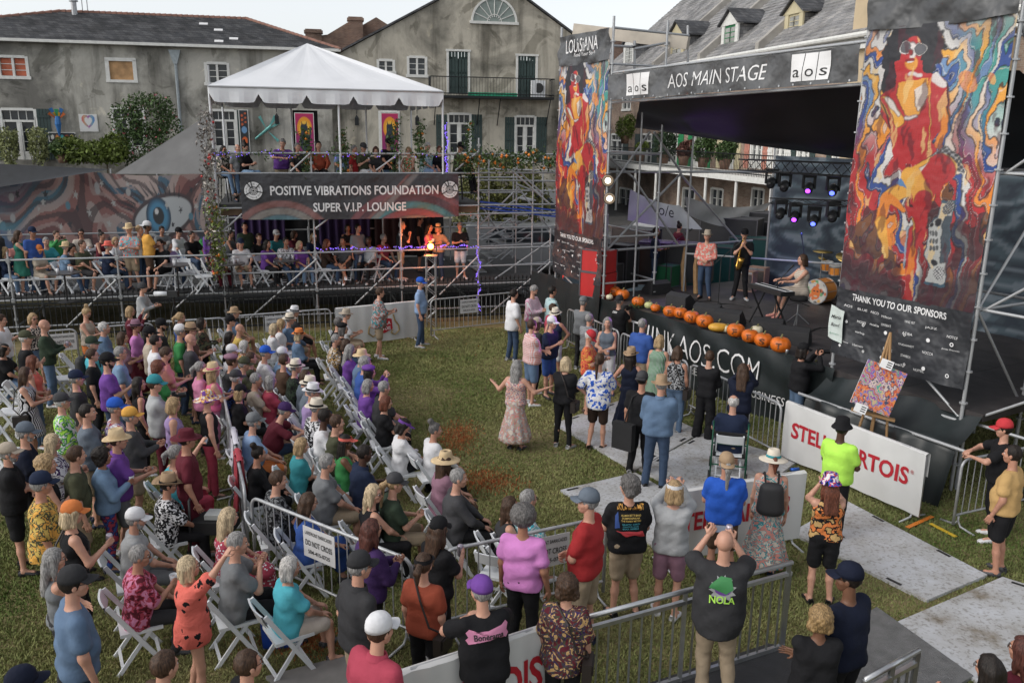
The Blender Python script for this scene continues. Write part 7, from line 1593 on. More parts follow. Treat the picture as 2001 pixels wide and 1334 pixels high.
for i,(u,v) in enumerate(((1328,530),(1352,535))):
    c=G(u+8,v+38,DZ); mb=MB(); mb.tube([c,c+_v(-.05,.05,.7),c+_v(0,.08,1.15)],[.07,.06,.05],8); tag(mb.build('wooden_post',M_WOOD),('left' if i==0 else 'right')+' one of two carved wooden posts behind the singer','post')
# grey tarpaulins behind the stage
def tarp(pts,lab,m,n=10,sag=.25,name='tarpaulin'):
    P=[AY(*p) for p in pts]; mb=MB(); mb.grid(lambda i,j: tuple(lp(lp(P[0],P[1],i),lp(P[3],P[2],i),j)-_v(0,0,sag*math.sin(PI*i)*(1-.3*j))+_v(.0,.06*math.sin(i*14+j*4),0)),n*2,n); return tag(mb.build(name,m,smooth=True),lab,'tarpaulin')
MTP=mat('grey_tarp',(.30,.30,.29),.8,0,.12,1.5)
tarp([(1338,384,25),(1512,394,29),(1464,440,27.5),(1345,420,25.5)],'grey triangular tarpaulin slung behind the singer to the white post',MTP)
T_=tarp([(1232,370,24),(1330,402,25.5),(1372,448,25.5),(1226,430,24)],'pale grey mesh banner with logo letters tied left behind the stage',mat('pale_mesh',(.40,.41,.42),.8,0,.1,2),sag=.1)
p_=AY(1302,412,24.3); text_obj('logo_letter','o/e',p_,(1,.5,-.25),(0,0,1),.55,M_BLACKP,None); bpy.data.objects['logo_letter' if 'logo_letter' in bpy.data.objects else 'logo_letter'].name
_o=[o for o in COL.objects if o.name.startswith('logo_letter') and o.parent is None]
for o in _o: o.parent=T_
# vehicles behind the stage
def car(u,v,y,L,H,m_,rz,lab,van=False):
    c=AY(u,v,y); c[2]=0; R=root('parked_van' if van else 'parked_car',c,lab,'van' if van else 'car',rz=rz); w=.88
    prof=[(-L/2,.35),(-L/2,.85*H*.62),(-L/2+.15,H*.66),(-L*.33,H),(L*.12,H*1.0),(L*.28,H*.68),(L/2-.1,H*.58),(L/2,.42)] if not van else [(-L/2,.35),(-L/2,H*.95),(-L/2+.1,H),(L*.30,H),(L*.40,H*.62),(L/2,H*.5),(L/2,.4)]
    mb=MB(); mb.prism([(x,-w,z) for x,z in prof],(0,2*w,0)); mb.build('body',m_,R,world=False)
    for s in(-1,1):
        mb=MB(); wz=[(-L*.36,H*.66),(-L*.29,H*.94),(L*.10,H*.94),(L*.22,H*.68)]; mb.prism([(x,s*(w+.004)-(.0 if s>0 else .008),z) for x,z in wz],(0,.008,0)); mb.build('side_window',M_GLASS,R,world=False)
        for x in(-L*.31,L*.31): mb=MB(); mb.sm=False; mb.tube([(x,s*(w-.16),.33),(x,s*(w+.02),.33)],.33,18); wh=mb.build('wheel',M_BLACKP,R,world=False); mb=MB(); mb.tube([(x,s*(w+.0),.33),(x,s*(w+.03),.33)],.19,12); link('rim',mb.build('rim',M_ALU).data,wh,world=False); bpy.data.objects.remove([o for o in COL.objects if o.name.startswith('rim') and o.parent is None][0])
        mb=MB(); mb.box((-L/2-.005,s*(w-.2),H*.55),(.03,.28,.16)); mb.build('tail_light',mat('tail_light',(.4,.02,.02),.3,0,0,emit=(1,.05,.03),estr=.8),R,world=False)
    mb=MB(); mb.add([(-L/2+.13,-w*.85,H*.68),(-L/2+.13,w*.85,H*.68),(-L*.335,w*.8,H*.97),(-L*.335,-w*.8,H*.97)],[(0,1,2,3)]) if not van else mb.box((-L/2-.005,0,H*.75),(.01,1.4,.5)); mb.build('rear_window',M_GLASS,R,world=False)
    mb=MB(); mb.add([(L*.125,-w*.85,H*.97),(L*.125,w*.85,H*.97),(L*.27,w*.85,H*.70),(L*.27,-w*.85,H*.70)],[(0,1,2,3)]); mb.build('windscreen',M_GLASS,R,world=False)
car(1215,410,31,4.4,1.75,mat('dark_car',(.03,.032,.036),.25,.3,.05),.9,'dark car with red tail light seen behind the left tower')
car(1320,420,33,4.8,1.95,mat('white_car',(.5,.51,.52),.3,.1,.05),-.3,'white car behind the pale mesh banner'); car(1240,470,27,4.3,1.6,mat('blue_grey_car',(.16,.22,.28),.25,.3,.05),-.25,'blue grey car behind the black rack cases')
car(1035,480,33,5.0,1.9,mat('white_car2',(.26,.27,.28),.35,.1,.05),.1,'white van body glimpsed through the stair scaffold',True); car(1040,400,42,6.0,2.6,mat('grey_van',(.22,.23,.24),.4,.1,.05),0,'grey delivery van beyond the weeping hedge',True)
# sign with handwriting and boxes by the right tower
c=ps(*PS.px(1670,633,.16),.16); mb=MB(); t0,zz0=PS.px(1650,655,.16); t1,zz1=PS.px(1676,602,.16)
SG=root('paper_sign',ps(t0,zz0,.16),'pale paper sign with black brush lettering tied beside the sponsor sheet','sign'); tl__,zt__=PS.px(1624,595,.16); tr__,zr__=PS.px(1651,608,.16); bl__,zb__=PS.px(1618,657,.16); br__,zq__=PS.px(1643,672,.16)
mb.grid(lambda i,j: ps(lp(lp(bl__,br__,i),lp(tl__,tr__,i),j),lp(lp(zb__,zq__,i),lp(zt__,zr__,i),j),.16+.02*math.sin(i*5+j*4)),6,6); mb.build('sheet',mat('paper_pale',(.52,.58,.55),.8,0,.04),SG)
m0_,mz=(bl__+tr__)/2,(zb__+zr__)/2; text_obj('lettering','Maria',ps(m0_,mz+.13,.16),hd,(0,0,1),.20,M_BLACKP,SG,shear=.4,depth=.03,bold=.01); text_obj('lettering','Bowl',ps(m0_,mz-.01,.16),hd,(0,0,1),.19,M_BLACKP,SG,shear=.4,depth=.03,bold=.01); text_obj('lettering','@ventrygurus',ps(m0_,mz-.17,.16),hd,(0,0,1),.20,mat('green_ink',(.02,.2,.1),.7,0,0),SG,depth=.03)
for i,(u,v,d) in enumerate(((1960,690,(.9,.6,.2)),(1955,672,(.9,.6,.2)),(1950,655,(.85,.55,.16)))):
    c=PRT.p(TW+1.3,1.7+.22*i,-.9); mb=MB(); mb.box(c,d,rz=-.6+.1*i); tag(mb.build('cardboard_box',mat('cardboard',(.34,.25,.15),.85,0,.1,3)),('bottom','middle','top')[i]+' flat cardboard box of the stack right of the big tower','box')
c=PRT.p(TW+1.3,1.6,-.9); mb=MB(); mb.box((c[0],c[1],c[2]-.05),(1.3,1.0,.06),rz=-.6); 
for dx,dy in ((-.5,-.3),(.5,-.3),(-.5,.3),(.5,.3)): mb.obox((c[0]+dx,c[1]+dy,0),(c[0]+dx,c[1]+dy,1.55),.05,.05,up=(1,0,0))
tag(mb.build('side_table',M_BLACKM),'black stand under the cardboard boxes','table')
for i,(t,o,z,d) in enumerate(((TW+1.0,-2.6,1.35,(1.4,.8,.9)),(TW+2.4,-2.2,1.35,(1.0,.8,1.1)),(TW+.4,-3.4,1.35,(1.0,.7,1.3)))): cabinet(_v(*PRT.p(t,z,o)),0,d,-1.0,M_BC,('wide','second','rear')[i]+' black road case on the deck right of the big tower','road_case','case',z,False)

for i,(u0,v0,u1,v1,lab) in enumerate(((1290,560,1400,605,'black cable looping on the stage floor left of the mic stand'),(1400,612,1500,640,'black cable running from the mic stand to the keyboard'),(1340,585,1470,600,'black cable behind the wedge monitors'),(1560,650,1620,640,'black cable coiled near the paper sign'))):
    a,b=G(u0,v0,DZ+.012),G(u1,v1,DZ+.012); mb=MB(); mb.tube([tuple(lp(a,b,k/16)+_v(.18*math.sin(k*.9+i),.14*math.cos(k*1.1),0)) for k in range(17)],.011,5); tag(mb.build('cable',M_BLACKP),lab,'cable')
c=G(1553,917,.07); mb=MB(); mb.sm=True; mb.tube([c-_v(.07,.02,0),c+_v(.07,.02,0)],.034,10); tag(mb.build('drink_can',mat('blue_can',(.02,.10,.45),.3,.5,.1)),'blue can lying on its side near the long white banner','drink can')

# ================================================================ barricades, banners, rails, chairs, small things in the yard
def barricade(p0,p1,label,group='steel crowd barricades',h=1.05,sign=None,feet=True,name='barricade',m=None):
    m=m or M_GALV; p0=_v(p0[0],p0[1],0); p1=_v(p1[0],p1[1],0); R=root(name,(p0+p1)/2,label,'barricade',group); d=p1-p0; L=np.linalg.norm(d); d/=L; n_=_v(d[1],-d[0],0); c=.12
    P=lambda t,z,o=0: tuple(p0+d*t+n_*o+_v(0,0,z))
    mb=MB(); mb.sm=True; pts=[P(.03,.08)]+[P(.03,h-c)]+[P(.03+c*(1-math.cos(a)),h-c+c*math.sin(a)) for a in (.4,.8,1.2,1.57)]+[P(L-.03-c*(1-math.cos(a)),h-c+c*math.sin(a)) for a in (1.57,1.2,.8,.4)]+[P(L-.03,h-c),P(L-.03,.08)]
    mb.tube(pts,.021,8); mb.build('frame',m,R)
    tube_obj('bottom_rail',P(.03,.22),P(L-.03,.22),.017,m,R,6)
    k=max(3,int(L/.135))
    for i in range(1,k): tube_obj('bar',P(.03+(L-.06)*i/k,.22),P(.03+(L-.06)*i/k,h-.01),.008,m,R,5)
    if feet:
        for t in (.12,L-.12): mb=MB(); mb.sm=True; mb.tube([P(t,.2,0),P(t,.12,0),P(t,.05,.05),P(t,.02,.28)],.016,6); mb.tube([P(t,.12,0),P(t,.05,-.05),P(t,.02,-.28)],.016,6); mb.build('foot',m,R)
    if sign:
        f,txts=sign; side=1 if (n_@(_v(0,0,0)-p0))>0 else -1; X=d if side>0 else -d
        # reading direction must run left to right as seen from the yard
        if np.dot(np.cross(X,_v(0,0,1)),-(p0+p1)/2)<0: X=-X
        o=side*.03; mb=MB(); a,b=f*L-.26,f*L+.26; mb.prism([P(a,.60,o),P(b,.60,o),P(b,.98,o),P(a,.98,o)],tuple(n_*side*.006)); s_=mb.build('sign_plate',mat('sign_white',(.6,.6,.6),.5,0,.05),R)
        for (t_,z,hh,w_) in ((txts[0],.91,.045,.44),(txts[1],.79,.07,.44),(txts[2],.68,.05,.36)): text_obj('lettering',t_,P(f*L,z,o+side*.008),X,(0,0,1),w_,M_BLACKP,s_,hscale=hh,bold=.012)
    return R
SGN=('LAKEFRONT BARRICADES','DO NOT CROSS','504-415-0725')
def line(a,b,n,labels,signs={}):
    a=_v(a[0],a[1],0);b=_v(b[0],b[1],0)
    for i in range(n): barricade(a+(b-a)*(i+.01)/n,a+(b-a)*(i+.99)/n,labels[i],sign=(signs[i],SGN) if i in signs else None)
z1=1.05
line(G(408,640,z1),G(478,958,z1),4,['far section of the divider beside the seated crowd, near the back fence','second section of the divider, beside the two women in pink','third section of the divider, beside the teal cap photographer','near section of the divider with towels hung over its end'])
line(G(485,968,z1),G(812,1098,z1),1,['barricade with a white do not cross sign behind the teal shirt woman'],{0:.47})
line(G(858,1078,z1),G(1192,1008,z1),1,['barricade in front of the pink shirt man with half hidden sign'],{0:.62})
line(G(-180,668,z1),G(442,620,z1),4,['left end section of the back barricade, mostly out of view','back barricade section with a sign behind the bald man','back barricade section behind the woman with bun','back barricade section behind the tan hat man'],{1:.80})
line(G(452,618,z1),G(650,603,z1),1,['back barricade section with sign behind the white hats'],{0:.42})
line(G(838,586,z1),G(1005,571,z1),1,['back barricade section right of the lamp truss with small sign'],{0:.45})
line(G(1108,602,z1),G(1532,792,z1),3,['stage barricade section by the aqua plaid man','stage barricade section before the blue shirt man','stage barricade section left of the big white banner'],{2:.25})
line(G(1876,900,z1),G(2090,858,z1),1,['barricade at the right edge that the red cap man leans on'])
def clothbanner(p0,p1,label,txt,size,tm,z0=.10,h=1.05,side=None,logo=None,tx=.5,tw=.8,hs=.3,name='cloth_banner'):
    p0=_v(p0[0],p0[1],0); p1=_v(p1[0],p1[1],0); barricade(p0,p1,'barricade under the '+' '.join(label.split()[:11])); d=p1-p0; L=np.linalg.norm(d); d/=L; n_=_v(-d[1],d[0],0)
    if n_@(-(p0+p1)/2)<0: n_=-n_
    R=root(name,(p0+p1)/2,label,'banner'); f=lambda i,j,e=0: tuple(p0+d*(L*i)+n_*(.045+e+.012*math.sin(i*17+j*3)+.006*math.sin(i*41))+_v(0,0,z0+(h-z0)*j-.012*math.sin(PI*i*4)*(1-j)))
    mb=MB(); mb.grid(f,60,10); mb.grid(lambda i,j:tuple(p0+d*(L*(1-i))-n_*.045+_v(0,0,h-.35*(1-j))),10,3); mb.grid(lambda i,j:tuple(lp(_v(*f(i,1)),p0+d*(L*i)-n_*.045+_v(0,0,h+.003),j)+_v(0,0,.02*math.sin(PI*j))),20,3); mb.build('sheet',mat('banner_white',(.60,.60,.59),.55,0,.06,2,.2,3),R,smooth=True)
    X=d if np.dot(np.cross(d,_v(0,0,1)),n_)>0 else -d
    def on(p): q=_v(*p)-p0; i=(q@d)/L; j=(p[2]-z0)/(h-z0); return f(i,j,.008)
    text_obj('lettering',txt,p0+d*L*tx+_v(0,0,z0+(h-z0)*.55),X,(0,0,1),L*tw,tm,R,bold=.028,hscale=hs,fn=on); return R,on,p0,d,L,X,n_
r_=clothbanner(G(1540,784,z1),G(1815,888,z1),'long white banner with big red words in front of the black wing cloth','STELLA ARTOIS',1,M_RED,tw=.84,hs=.27,tx=.49)
text_obj('registered_mark','®',r_[2]+r_[3]*r_[4]*.93+_v(0,0,.72),r_[5],(0,0,1),.06,M_RED,r_[0],fn=r_[1])
r_=clothbanner(G(1290,965,z1),G(1572,921,z1),'white banner partly hidden behind the backpack woman and the ponytail man','STELLA ARTOIS',1,M_RED,tw=.8,hs=.26)
r_=clothbanner(G(770,1318,z1),G(1068,1222,z1),'foreground white banner with large dark red letters at the bottom edge','ARTOIS',1,M_RED,tw=.72,hs=.36,tx=.60)
text_obj('registered_mark','®',r_[2]+r_[3]*r_[4]*.985+_v(0,0,.86),r_[5],(0,0,1),.07,M_RED,r_[0],fn=r_[1])
# white banner with crest at the back
r_=clothbanner(G(655,603,z1),G(816,588,z1),'white banner with red and gold crest behind the flowered shirt man','STELLA',1,M_WHITE,tw=.17,hs=.10,tx=.56)
p0,d,L,X,n_=r_[2],r_[3],r_[4],r_[5],r_[6]; cc_=.56*L
GOLD=mat('gold_print',(.30,.22,.10),.6,0,0)
def shp(pts,m_,e,nm='crest'): mb=MB(); mb.add([tuple(p0+d*(cc_+x)+n_*(.062+e)+_v(0,0,.50+z)) for x,z in pts],[tuple(range(len(pts)))]); mb.build(nm,m_,r_[0])
shp([(-.22,.16),(0,.22),(.22,.16),(.24,-.1),(0,-.2),(-.24,-.1)],M_RED,.006)
for s in(-1,1): mb=MB(); mb.tube([tuple(p0+d*(cc_+s*x)+n_*.07+_v(0,0,.5+z)) for x,z in ((.26,.28),(.30,.12),(.40,-.02),(.42,-.16),(.30,-.26),(.20,-.20),(.24,-.12))],.022,5); mb.build('crest_scroll',GOLD,r_[0])
text_obj('lettering','STELLA',p0+d*cc_+n_*.075+_v(0,0,.57),X,(0,0,1),.36,M_WHITE,r_[0],hscale=.09,bold=.02); text_obj('lettering','ARTOIS',p0+d*cc_+n_*.075+_v(0,0,.43),X,(0,0,1),.36,M_WHITE,r_[0],hscale=.09,bold=.02)
# handrails of the viewing ramp
def handrail(a,b,h,label,n,low=.12,ground=0.0):
    a=_v(a[0],a[1],0);b=_v(b[0],b[1],0); R=root('handrail',(a+b)/2,label,'handrail'); d=(b-a); L=np.linalg.norm(d)
    q=lambda f,z: tuple(a+d*f+_v(0,0,z))
    mb=MB(); mb.sm=True; mb.tube([q(0,h),q(1,h)],.026,10); mb.build('top_rail',M_ALU,R)
    mb=MB(); mb.obox(q(0,h-low),q(1,h-low),.04,.04); mb.build('middle_rail',M_ALU,R); mb=MB(); mb.obox(q(0,.12),q(1,.12),.04,.05); mb.build('bottom_rail',M_ALU,R)
    for i in range(n+1):
        mb=MB(); mb.obox(q(i/n,.12),q(i/n,h-low),.018,.018,up=(1,0,0)); mb.build('baluster',M_ALU,R)
    for f in (.0,.5,.985): mb=MB(); mb.obox(q(f,ground),q(f,h),.04,.04,up=(1,0,0)); mb.build('post',M_ALU,R)
handrail(G(1100,1218,1.1),G(1548,1098,1.1),1.1,'long aluminium handrail with thin balusters in front of the NOLA shirt man',22)
handrail(G(1690,1328,1.1),G(1795,1270,1.1),1.1,'short aluminium handrail end at the bottom right corner',6)
a,b,c_,d_=G(1060,1420),G(1500,1272),G(1640,1300),G(1400,1500); mb=MB(); mb.prism([(a[0],a[1],.02),(b[0],b[1],.02),(c_[0],c_[1],.02),(d_[0],d_[1],.02)],(0,0,.08)); tag(mb.build('ramp_floor',mat('ramp_black',(.03,.03,.032),.6,0,.2,6,.3,50)),'black ramp floor behind the long aluminium handrail','ramp')
P4_=[G(u,v) for u,v in ((1712,1195),(1900,1330),(1760,1420),(1560,1290))]; mb=MB(); mb.prism([(p[0],p[1],.03) for p in P4_],(0,0,.04)); tag(mb.build('tread_plate',mat('tread_steel',(.2,.2,.2),.5,.5,.2,8,.9,70)),'grey metal tread plate ramp beside the man in the navy cap','ramp')
P4_=[G(u,v) for u,v in ((520,1330),(690,1285),(760,1320),(600,1400))]; mb=MB(); mb.prism([(p[0],p[1],.01) for p in P4_],(0,0,.05)); tag(mb.build('paving_slab',mat('slab',(.2,.19,.18),.9,0,.15,5)),'grey paving slab in the grass at the bottom edge','paving slab')
# tape marks at the barrier feet
for i,((u0,v0),(u1,v1),c3) in enumerate((((1773,1030),(1822,1008),(.7,.2,.02)),((1818,1022),(1868,1048),(.6,.4,.03)))):
    a,b=G(u0,v0,.03),G(u1,v1,.03); mb=MB(); mb.obox(a,b,.06,.008); tag(mb.build('tape_mark',mat('tape%d'%i,c3,.6,0,.1)),('orange','yellow')[i]+' tape strip in the grass at the foot of the '+('long white banner' if i==0 else 'right edge barricade'),'tape')
# easel with painting
c=G(1715,885)+_v(.0,.75,0); c=AY(1712,752,12.55); fo=_v(c[0],c[1],0)
E=root('easel',fo,'wooden artist easel standing between the white banner and the black cloth','easel')
def er(x,y,z): return fo+_v(x*.93+y*.36,-x*.36+y*.93,z)
tp=er(.12,.12,AY(1755,650,12.6)[2])
for x,y in ((-.34,-.12),(.30,-.12),(.0,.55)): tube_obj('leg',er(x,y,0),tp if y<0 else er(.08,.12,c[2]+.3),.022,M_WOOD,E,6)
tube_obj('mast',er(.0,-.02,.5),tp,.022,M_WOOD,E,6); mb=MB(); mb.obox(er(-.32,-.12,c[2]-.40),er(.32,-.12,c[2]-.50),.08,.04); mb.build('ledge',M_WOOD,E)
def artp(X,Y):
    d=fbm(X*5,Y*6,1.5,12); e=fbm(X*5,Y*5,2.5,3); k=(np.floor((d+e*.7)*2.2)%9).astype(int); im=np.array([(.5,.08,.03),(.6,.2,.05),(.10,.12,.4),(.4,.05,.2),(.06,.3,.25),(.5,.35,.2),(.2,.05,.3),(.55,.45,.4),(.03,.04,.10)])[k]; im=im*np.ones(3)
    put(im,(np.abs(((d+e*.7)*2.2)%1-.5)>.43).astype(float),(.6,.5,.4),.5); return im
A_=Vector((math.cos(-.36),math.sin(-.36),-.30)).normalized(); U_=Vector((.22,.18,.95)); U_=(U_-A_*U_.dot(A_)).normalized(); cv=Vector(c)+Vector((-.03,-.16,0)); w_,h_=.30,.36
PT=root('canvas_painting',cv-U_*h_,'colourful abstract canvas painting leaning on the wooden easel','painting')
N_=A_.cross(U_); mb=MB(); mb.prism([tuple(cv+A_*(x*w_)+U_*(y*h_)-N_*.0) for x,y in((-1,-1),(1,-1),(1,1),(-1,1))],tuple(N_*-.04)); mb.build('stretcher',M_WHITE,PT); paint_mesh('paint',lambda i,j:tuple(cv+A_*((2*i-1)*w_)+U_*((2*j-1)*h_)+N_*.004),artp,70,84,PT)
for i,(u,v) in enumerate(((1733,712),(1682,798))):
    q=AY(u,v,12.35); mb=MB(); mb.prism([tuple(_v(*q)+np.array(A_)*x+np.array(U_)*y) for x,y in((-.09,-.07),(.09,-.07),(.09,.07),(-.09,.07))],(0,.006,0)); S_=tag(mb.build('info_card',M_WHITE),('white card with a dark strip clipped to the easel top','white card hanging from the easel ledge')[i],'card')
    for k in range(3): mb=MB(); mb.prism([tuple(_v(*q)+np.array(A_)*x+np.array(U_)*y+_v(0,-.004,0)) for x,y in((.0,-.04+.035*k),(.07,-.04+.035*k),(.07,-.025+.035*k),(.0,-.025+.035*k))],(0,.002,0)); mb.build('printed_line',M_BLACKP,S_)
# ---- folding chair
def make_chair():
    R=root('folding_chair',(0,0,0),'chair','chair'); W_=M_WHITEPL
    for s in(-1,1):
        mb=MB(); mb.obox((s*.215,.22,0),(s*.205,-.27,.80),.045,.022,up=(1,0,0)); mb.build('leg',W_,R,world=False)
        mb=MB(); mb.obox((s*.18,.10,.43),(s*.19,-.24,0),.04,.022,up=(1,0,0)); mb.build('leg',W_,R,world=False)
    mb=MB(); mb.box((0,.02,.44),(.40,.40,.035)); mb.build('seat',W_,R,world=False)
    mb=MB(); mb.grid(lambda i,j:(-.205+.41*i,-.235-.055*j-.025*math.sin(PI*i),.66+.15*j),8,2); mb.grid(lambda i,j:(.205-.41*i,-.255-.055*j-.025*math.sin(PI*i),.66+.15*j),8,2); mb.grid(lambda i,j:(-.205+.41*i,-.29-.025*math.sin(PI*i)-.02*j,.81),8,1); mb.build('backrest',W_,R,world=False)
    mb=MB(); mb.obox((-.2,.17,.10),(.2,.17,.10),.03,.02); mb.build('stretcher',W_,R,world=False); mb=MB(); mb.obox((-.18,-.19,.09),(.18,-.19,.09),.03,.02); mb.build('stretcher',W_,R,world=False)
    return R
CHAIR0=[None]
def chair(x,y,rz,label,z=0):
    if CHAIR0[0] is None: CHAIR0[0]=make_chair(); o=CHAIR0[0]
    else: o=copy_tree(CHAIR0[0])
    o.location=(x,y,z); o.rotation_euler[2]=rz; o['label']=label; o['group']='white folding chairs'; return o
def tbl(x,y,z,label,h=.74,r=.36):
    R=root('round_table',(x,y,z),label,'table'); mb=MB(); mb.lathe([(0,h-.02),(r,h-.02),(r,h+.01),(0,h+.01)],20,(x,y,z)); mb.build('table_top',mat('table_top_dark',(.05,.045,.045),.3,0,.2),R); tube_obj('column',(x,y,z),(x,y,z+h),.025,M_BLACKM,R); mb=MB(); mb.lathe([(0,.03),(.22,.015),(.22,0),(0,0)],16,(x,y,z)); mb.build('base',M_BLACKM,R)
    for k in range(3):
        a=rng.uniform(0,6.28); q=(x+.18*math.cos(a+2*k),y+.18*math.sin(a+2*k),z+h+.01); mb=MB(); mb.sm=True; mb.lathe([(0,0),(.033,0),(.04,.13),(0,.12)],10,q); tag(mb.build('table_cup',mat('table_cup',(.5,.5,.52),.4,0,.2,3)),("first","second","third")[k]+' cup on the '+label,'cup')
print('T yard',time.time()-T0)
# ================================================================ the people
STG=(5.2,20.0)
def backtext(lines,m,w,zz=.30):
    def f(R,V,Fq,J):
        bvh=BVHTree.FromPolygons([tuple(v) for v in V],[tuple(int(i) for i in q) for q in Fq]); z0=J['chest'][2]+.02
        for t_,dz,hh,ww in lines:
            def on(p):
                h_=bvh.ray_cast(Vector((p[0],-1.0,p[2])),Vector((0,1,0))); y=h_[0].y if h_[0] else -.15; return (p[0],y-.015,p[2])
            me=text_mesh(t_,1,0,.02); co=np.empty(len(me.vertices)*3); me.vertices.foreach_get('co',co); co=co.reshape(-1,3)
            cx=(co[:,0].max()+co[:,0].min())/2; cy=(co[:,1].max()+co[:,1].min())/2; s=ww/(co[:,0].max()-co[:,0].min()); sy=hh/(co[:,1].max()-co[:,1].min())
            P=np.array([on(((x-cx)*s,0,z0+dz+(y-cy)*sy)) for x,y,_ in co]); me.vertices.foreach_set('co',P.ravel()); me.materials.clear(); me.materials.append(m if not isinstance(m,dict) else m[t_]); me.update(); link('shirt_print',me,R,world=False)
    return f
def blob_print(polys):
    def f(R,V,Fq,J):
        bvh=BVHTree.FromPolygons([tuple(v) for v in V],[tuple(int(i) for i in q) for q in Fq]); z0=J['chest'][2]
        for pts,m,e in polys:
            mb=MB(); n=len(pts); cx=sum(p[0] for p in pts)/n; cz=sum(p[1] for p in pts)/n; vs=[]
            for r_ in (0,.33,.66,1):
                for (x,z) in pts:
                    X,Z=cx+(x-cx)*r_,cz+(z-cz)*r_; h_=bvh.ray_cast(Vector((X,-1,z0+Z)),Vector((0,1,0))); vs.append((X,(h_[0].y if h_[0] else -.15)-e,z0+Z))
            mb.add(vs,[(k*n+i,k*n+(i+1)%n,(k+1)*n+(i+1)%n,(k+1)*n+i) for k in range(3) for i in range(n)]); mb.build('shirt_print',m,R,world=False,smooth=True)
    return f
BP={}
cm=lambda k: mat('ink_'+k,C[k],.6,0,0)
BP['crew']=backtext([('CREW',.06,.045,.15)],M_WHITE,.15)
BP['state']=backtext([('STATE',.08,.06,.24)],M_BLACKP,.2)
_n1=backtext([('NOLA FUNK FEST',.12,.05,.30)],cm('gold'),.3); _n2=backtext([('ALLMAN BETTS BAND',.045,.02,.22),('DUMPSTAPHUNK',.015,.02,.2),('THE FUNKY METERS',-.015,.02,.22)],cm('yellow'),.2); _n3=backtext([('GALACTIC  REBIRTH',-.055,.022,.2),('CHAPTER SOUL',-.085,.02,.18),('SOUL REBELS',-.112,.018,.18)],cm('turq'),.2)
_n4=blob_print([([(-.16,-.12),(-.05,-.19),(.05,-.17),(.17,-.20),(.14,-.13)],cm('bred'),.011),([(-.17,.05),(-.14,.10),(-.12,-.08),(-.17,-.10)],cm('blue'),.011)])
def _nola(R,V,Fq,J): _n1(R,V,Fq,J);_n2(R,V,Fq,J);_n3(R,V,Fq,J);_n4(R,V,Fq,J)
BP['nola']=_nola
_b1=blob_print([([(-.17,.03),(-.19,.07),(-.16,.10),(-.12,.075),(0,.075),(.12,.095),(.17,.11),(.19,.08),(.17,.04),(.19,.0),(.16,-.02),(.12,.01),(0,-.0),(-.12,-.01),(-.17,-.03),(-.19,.0)],cm('pink'),.011)]); _b2=backtext([('Bonerama',.015,.05,.26)],M_BLACKP,.2)
def _bone(R,V,Fq,J): _b1(R,V,Fq,J); _b2(R,V,Fq,J)
BP['bone']=_bone
_g=[([(.08*math.cos(a)*(1+.5*(k%2)),-.02+.09*math.sin(a)*(1+.45*(k%2))) for k,a in enumerate(np.linspace(0,6.0,22))],cm('lgrey'),.008),([(.075*math.cos(a),-.0+.07*math.sin(a)) for a in np.linspace(0,6,12)],cm('purple'),.0105),([(-.10,.04),(-.02,.10),(.07,.09),(.09,.0),(.03,-.05),(-.05,-.02),(-.12,.0)],cm('green'),.013)]
_g1=blob_print(_g); _g2=backtext([('NOLA',-.13,.07,.22)],cm('lime'),.2)
def _gat(R,V,Fq,J): _g1(R,V,Fq,J); _g2(R,V,Fq,J)
BP['gator']=_gat
LABS=set(); CHN=[0]
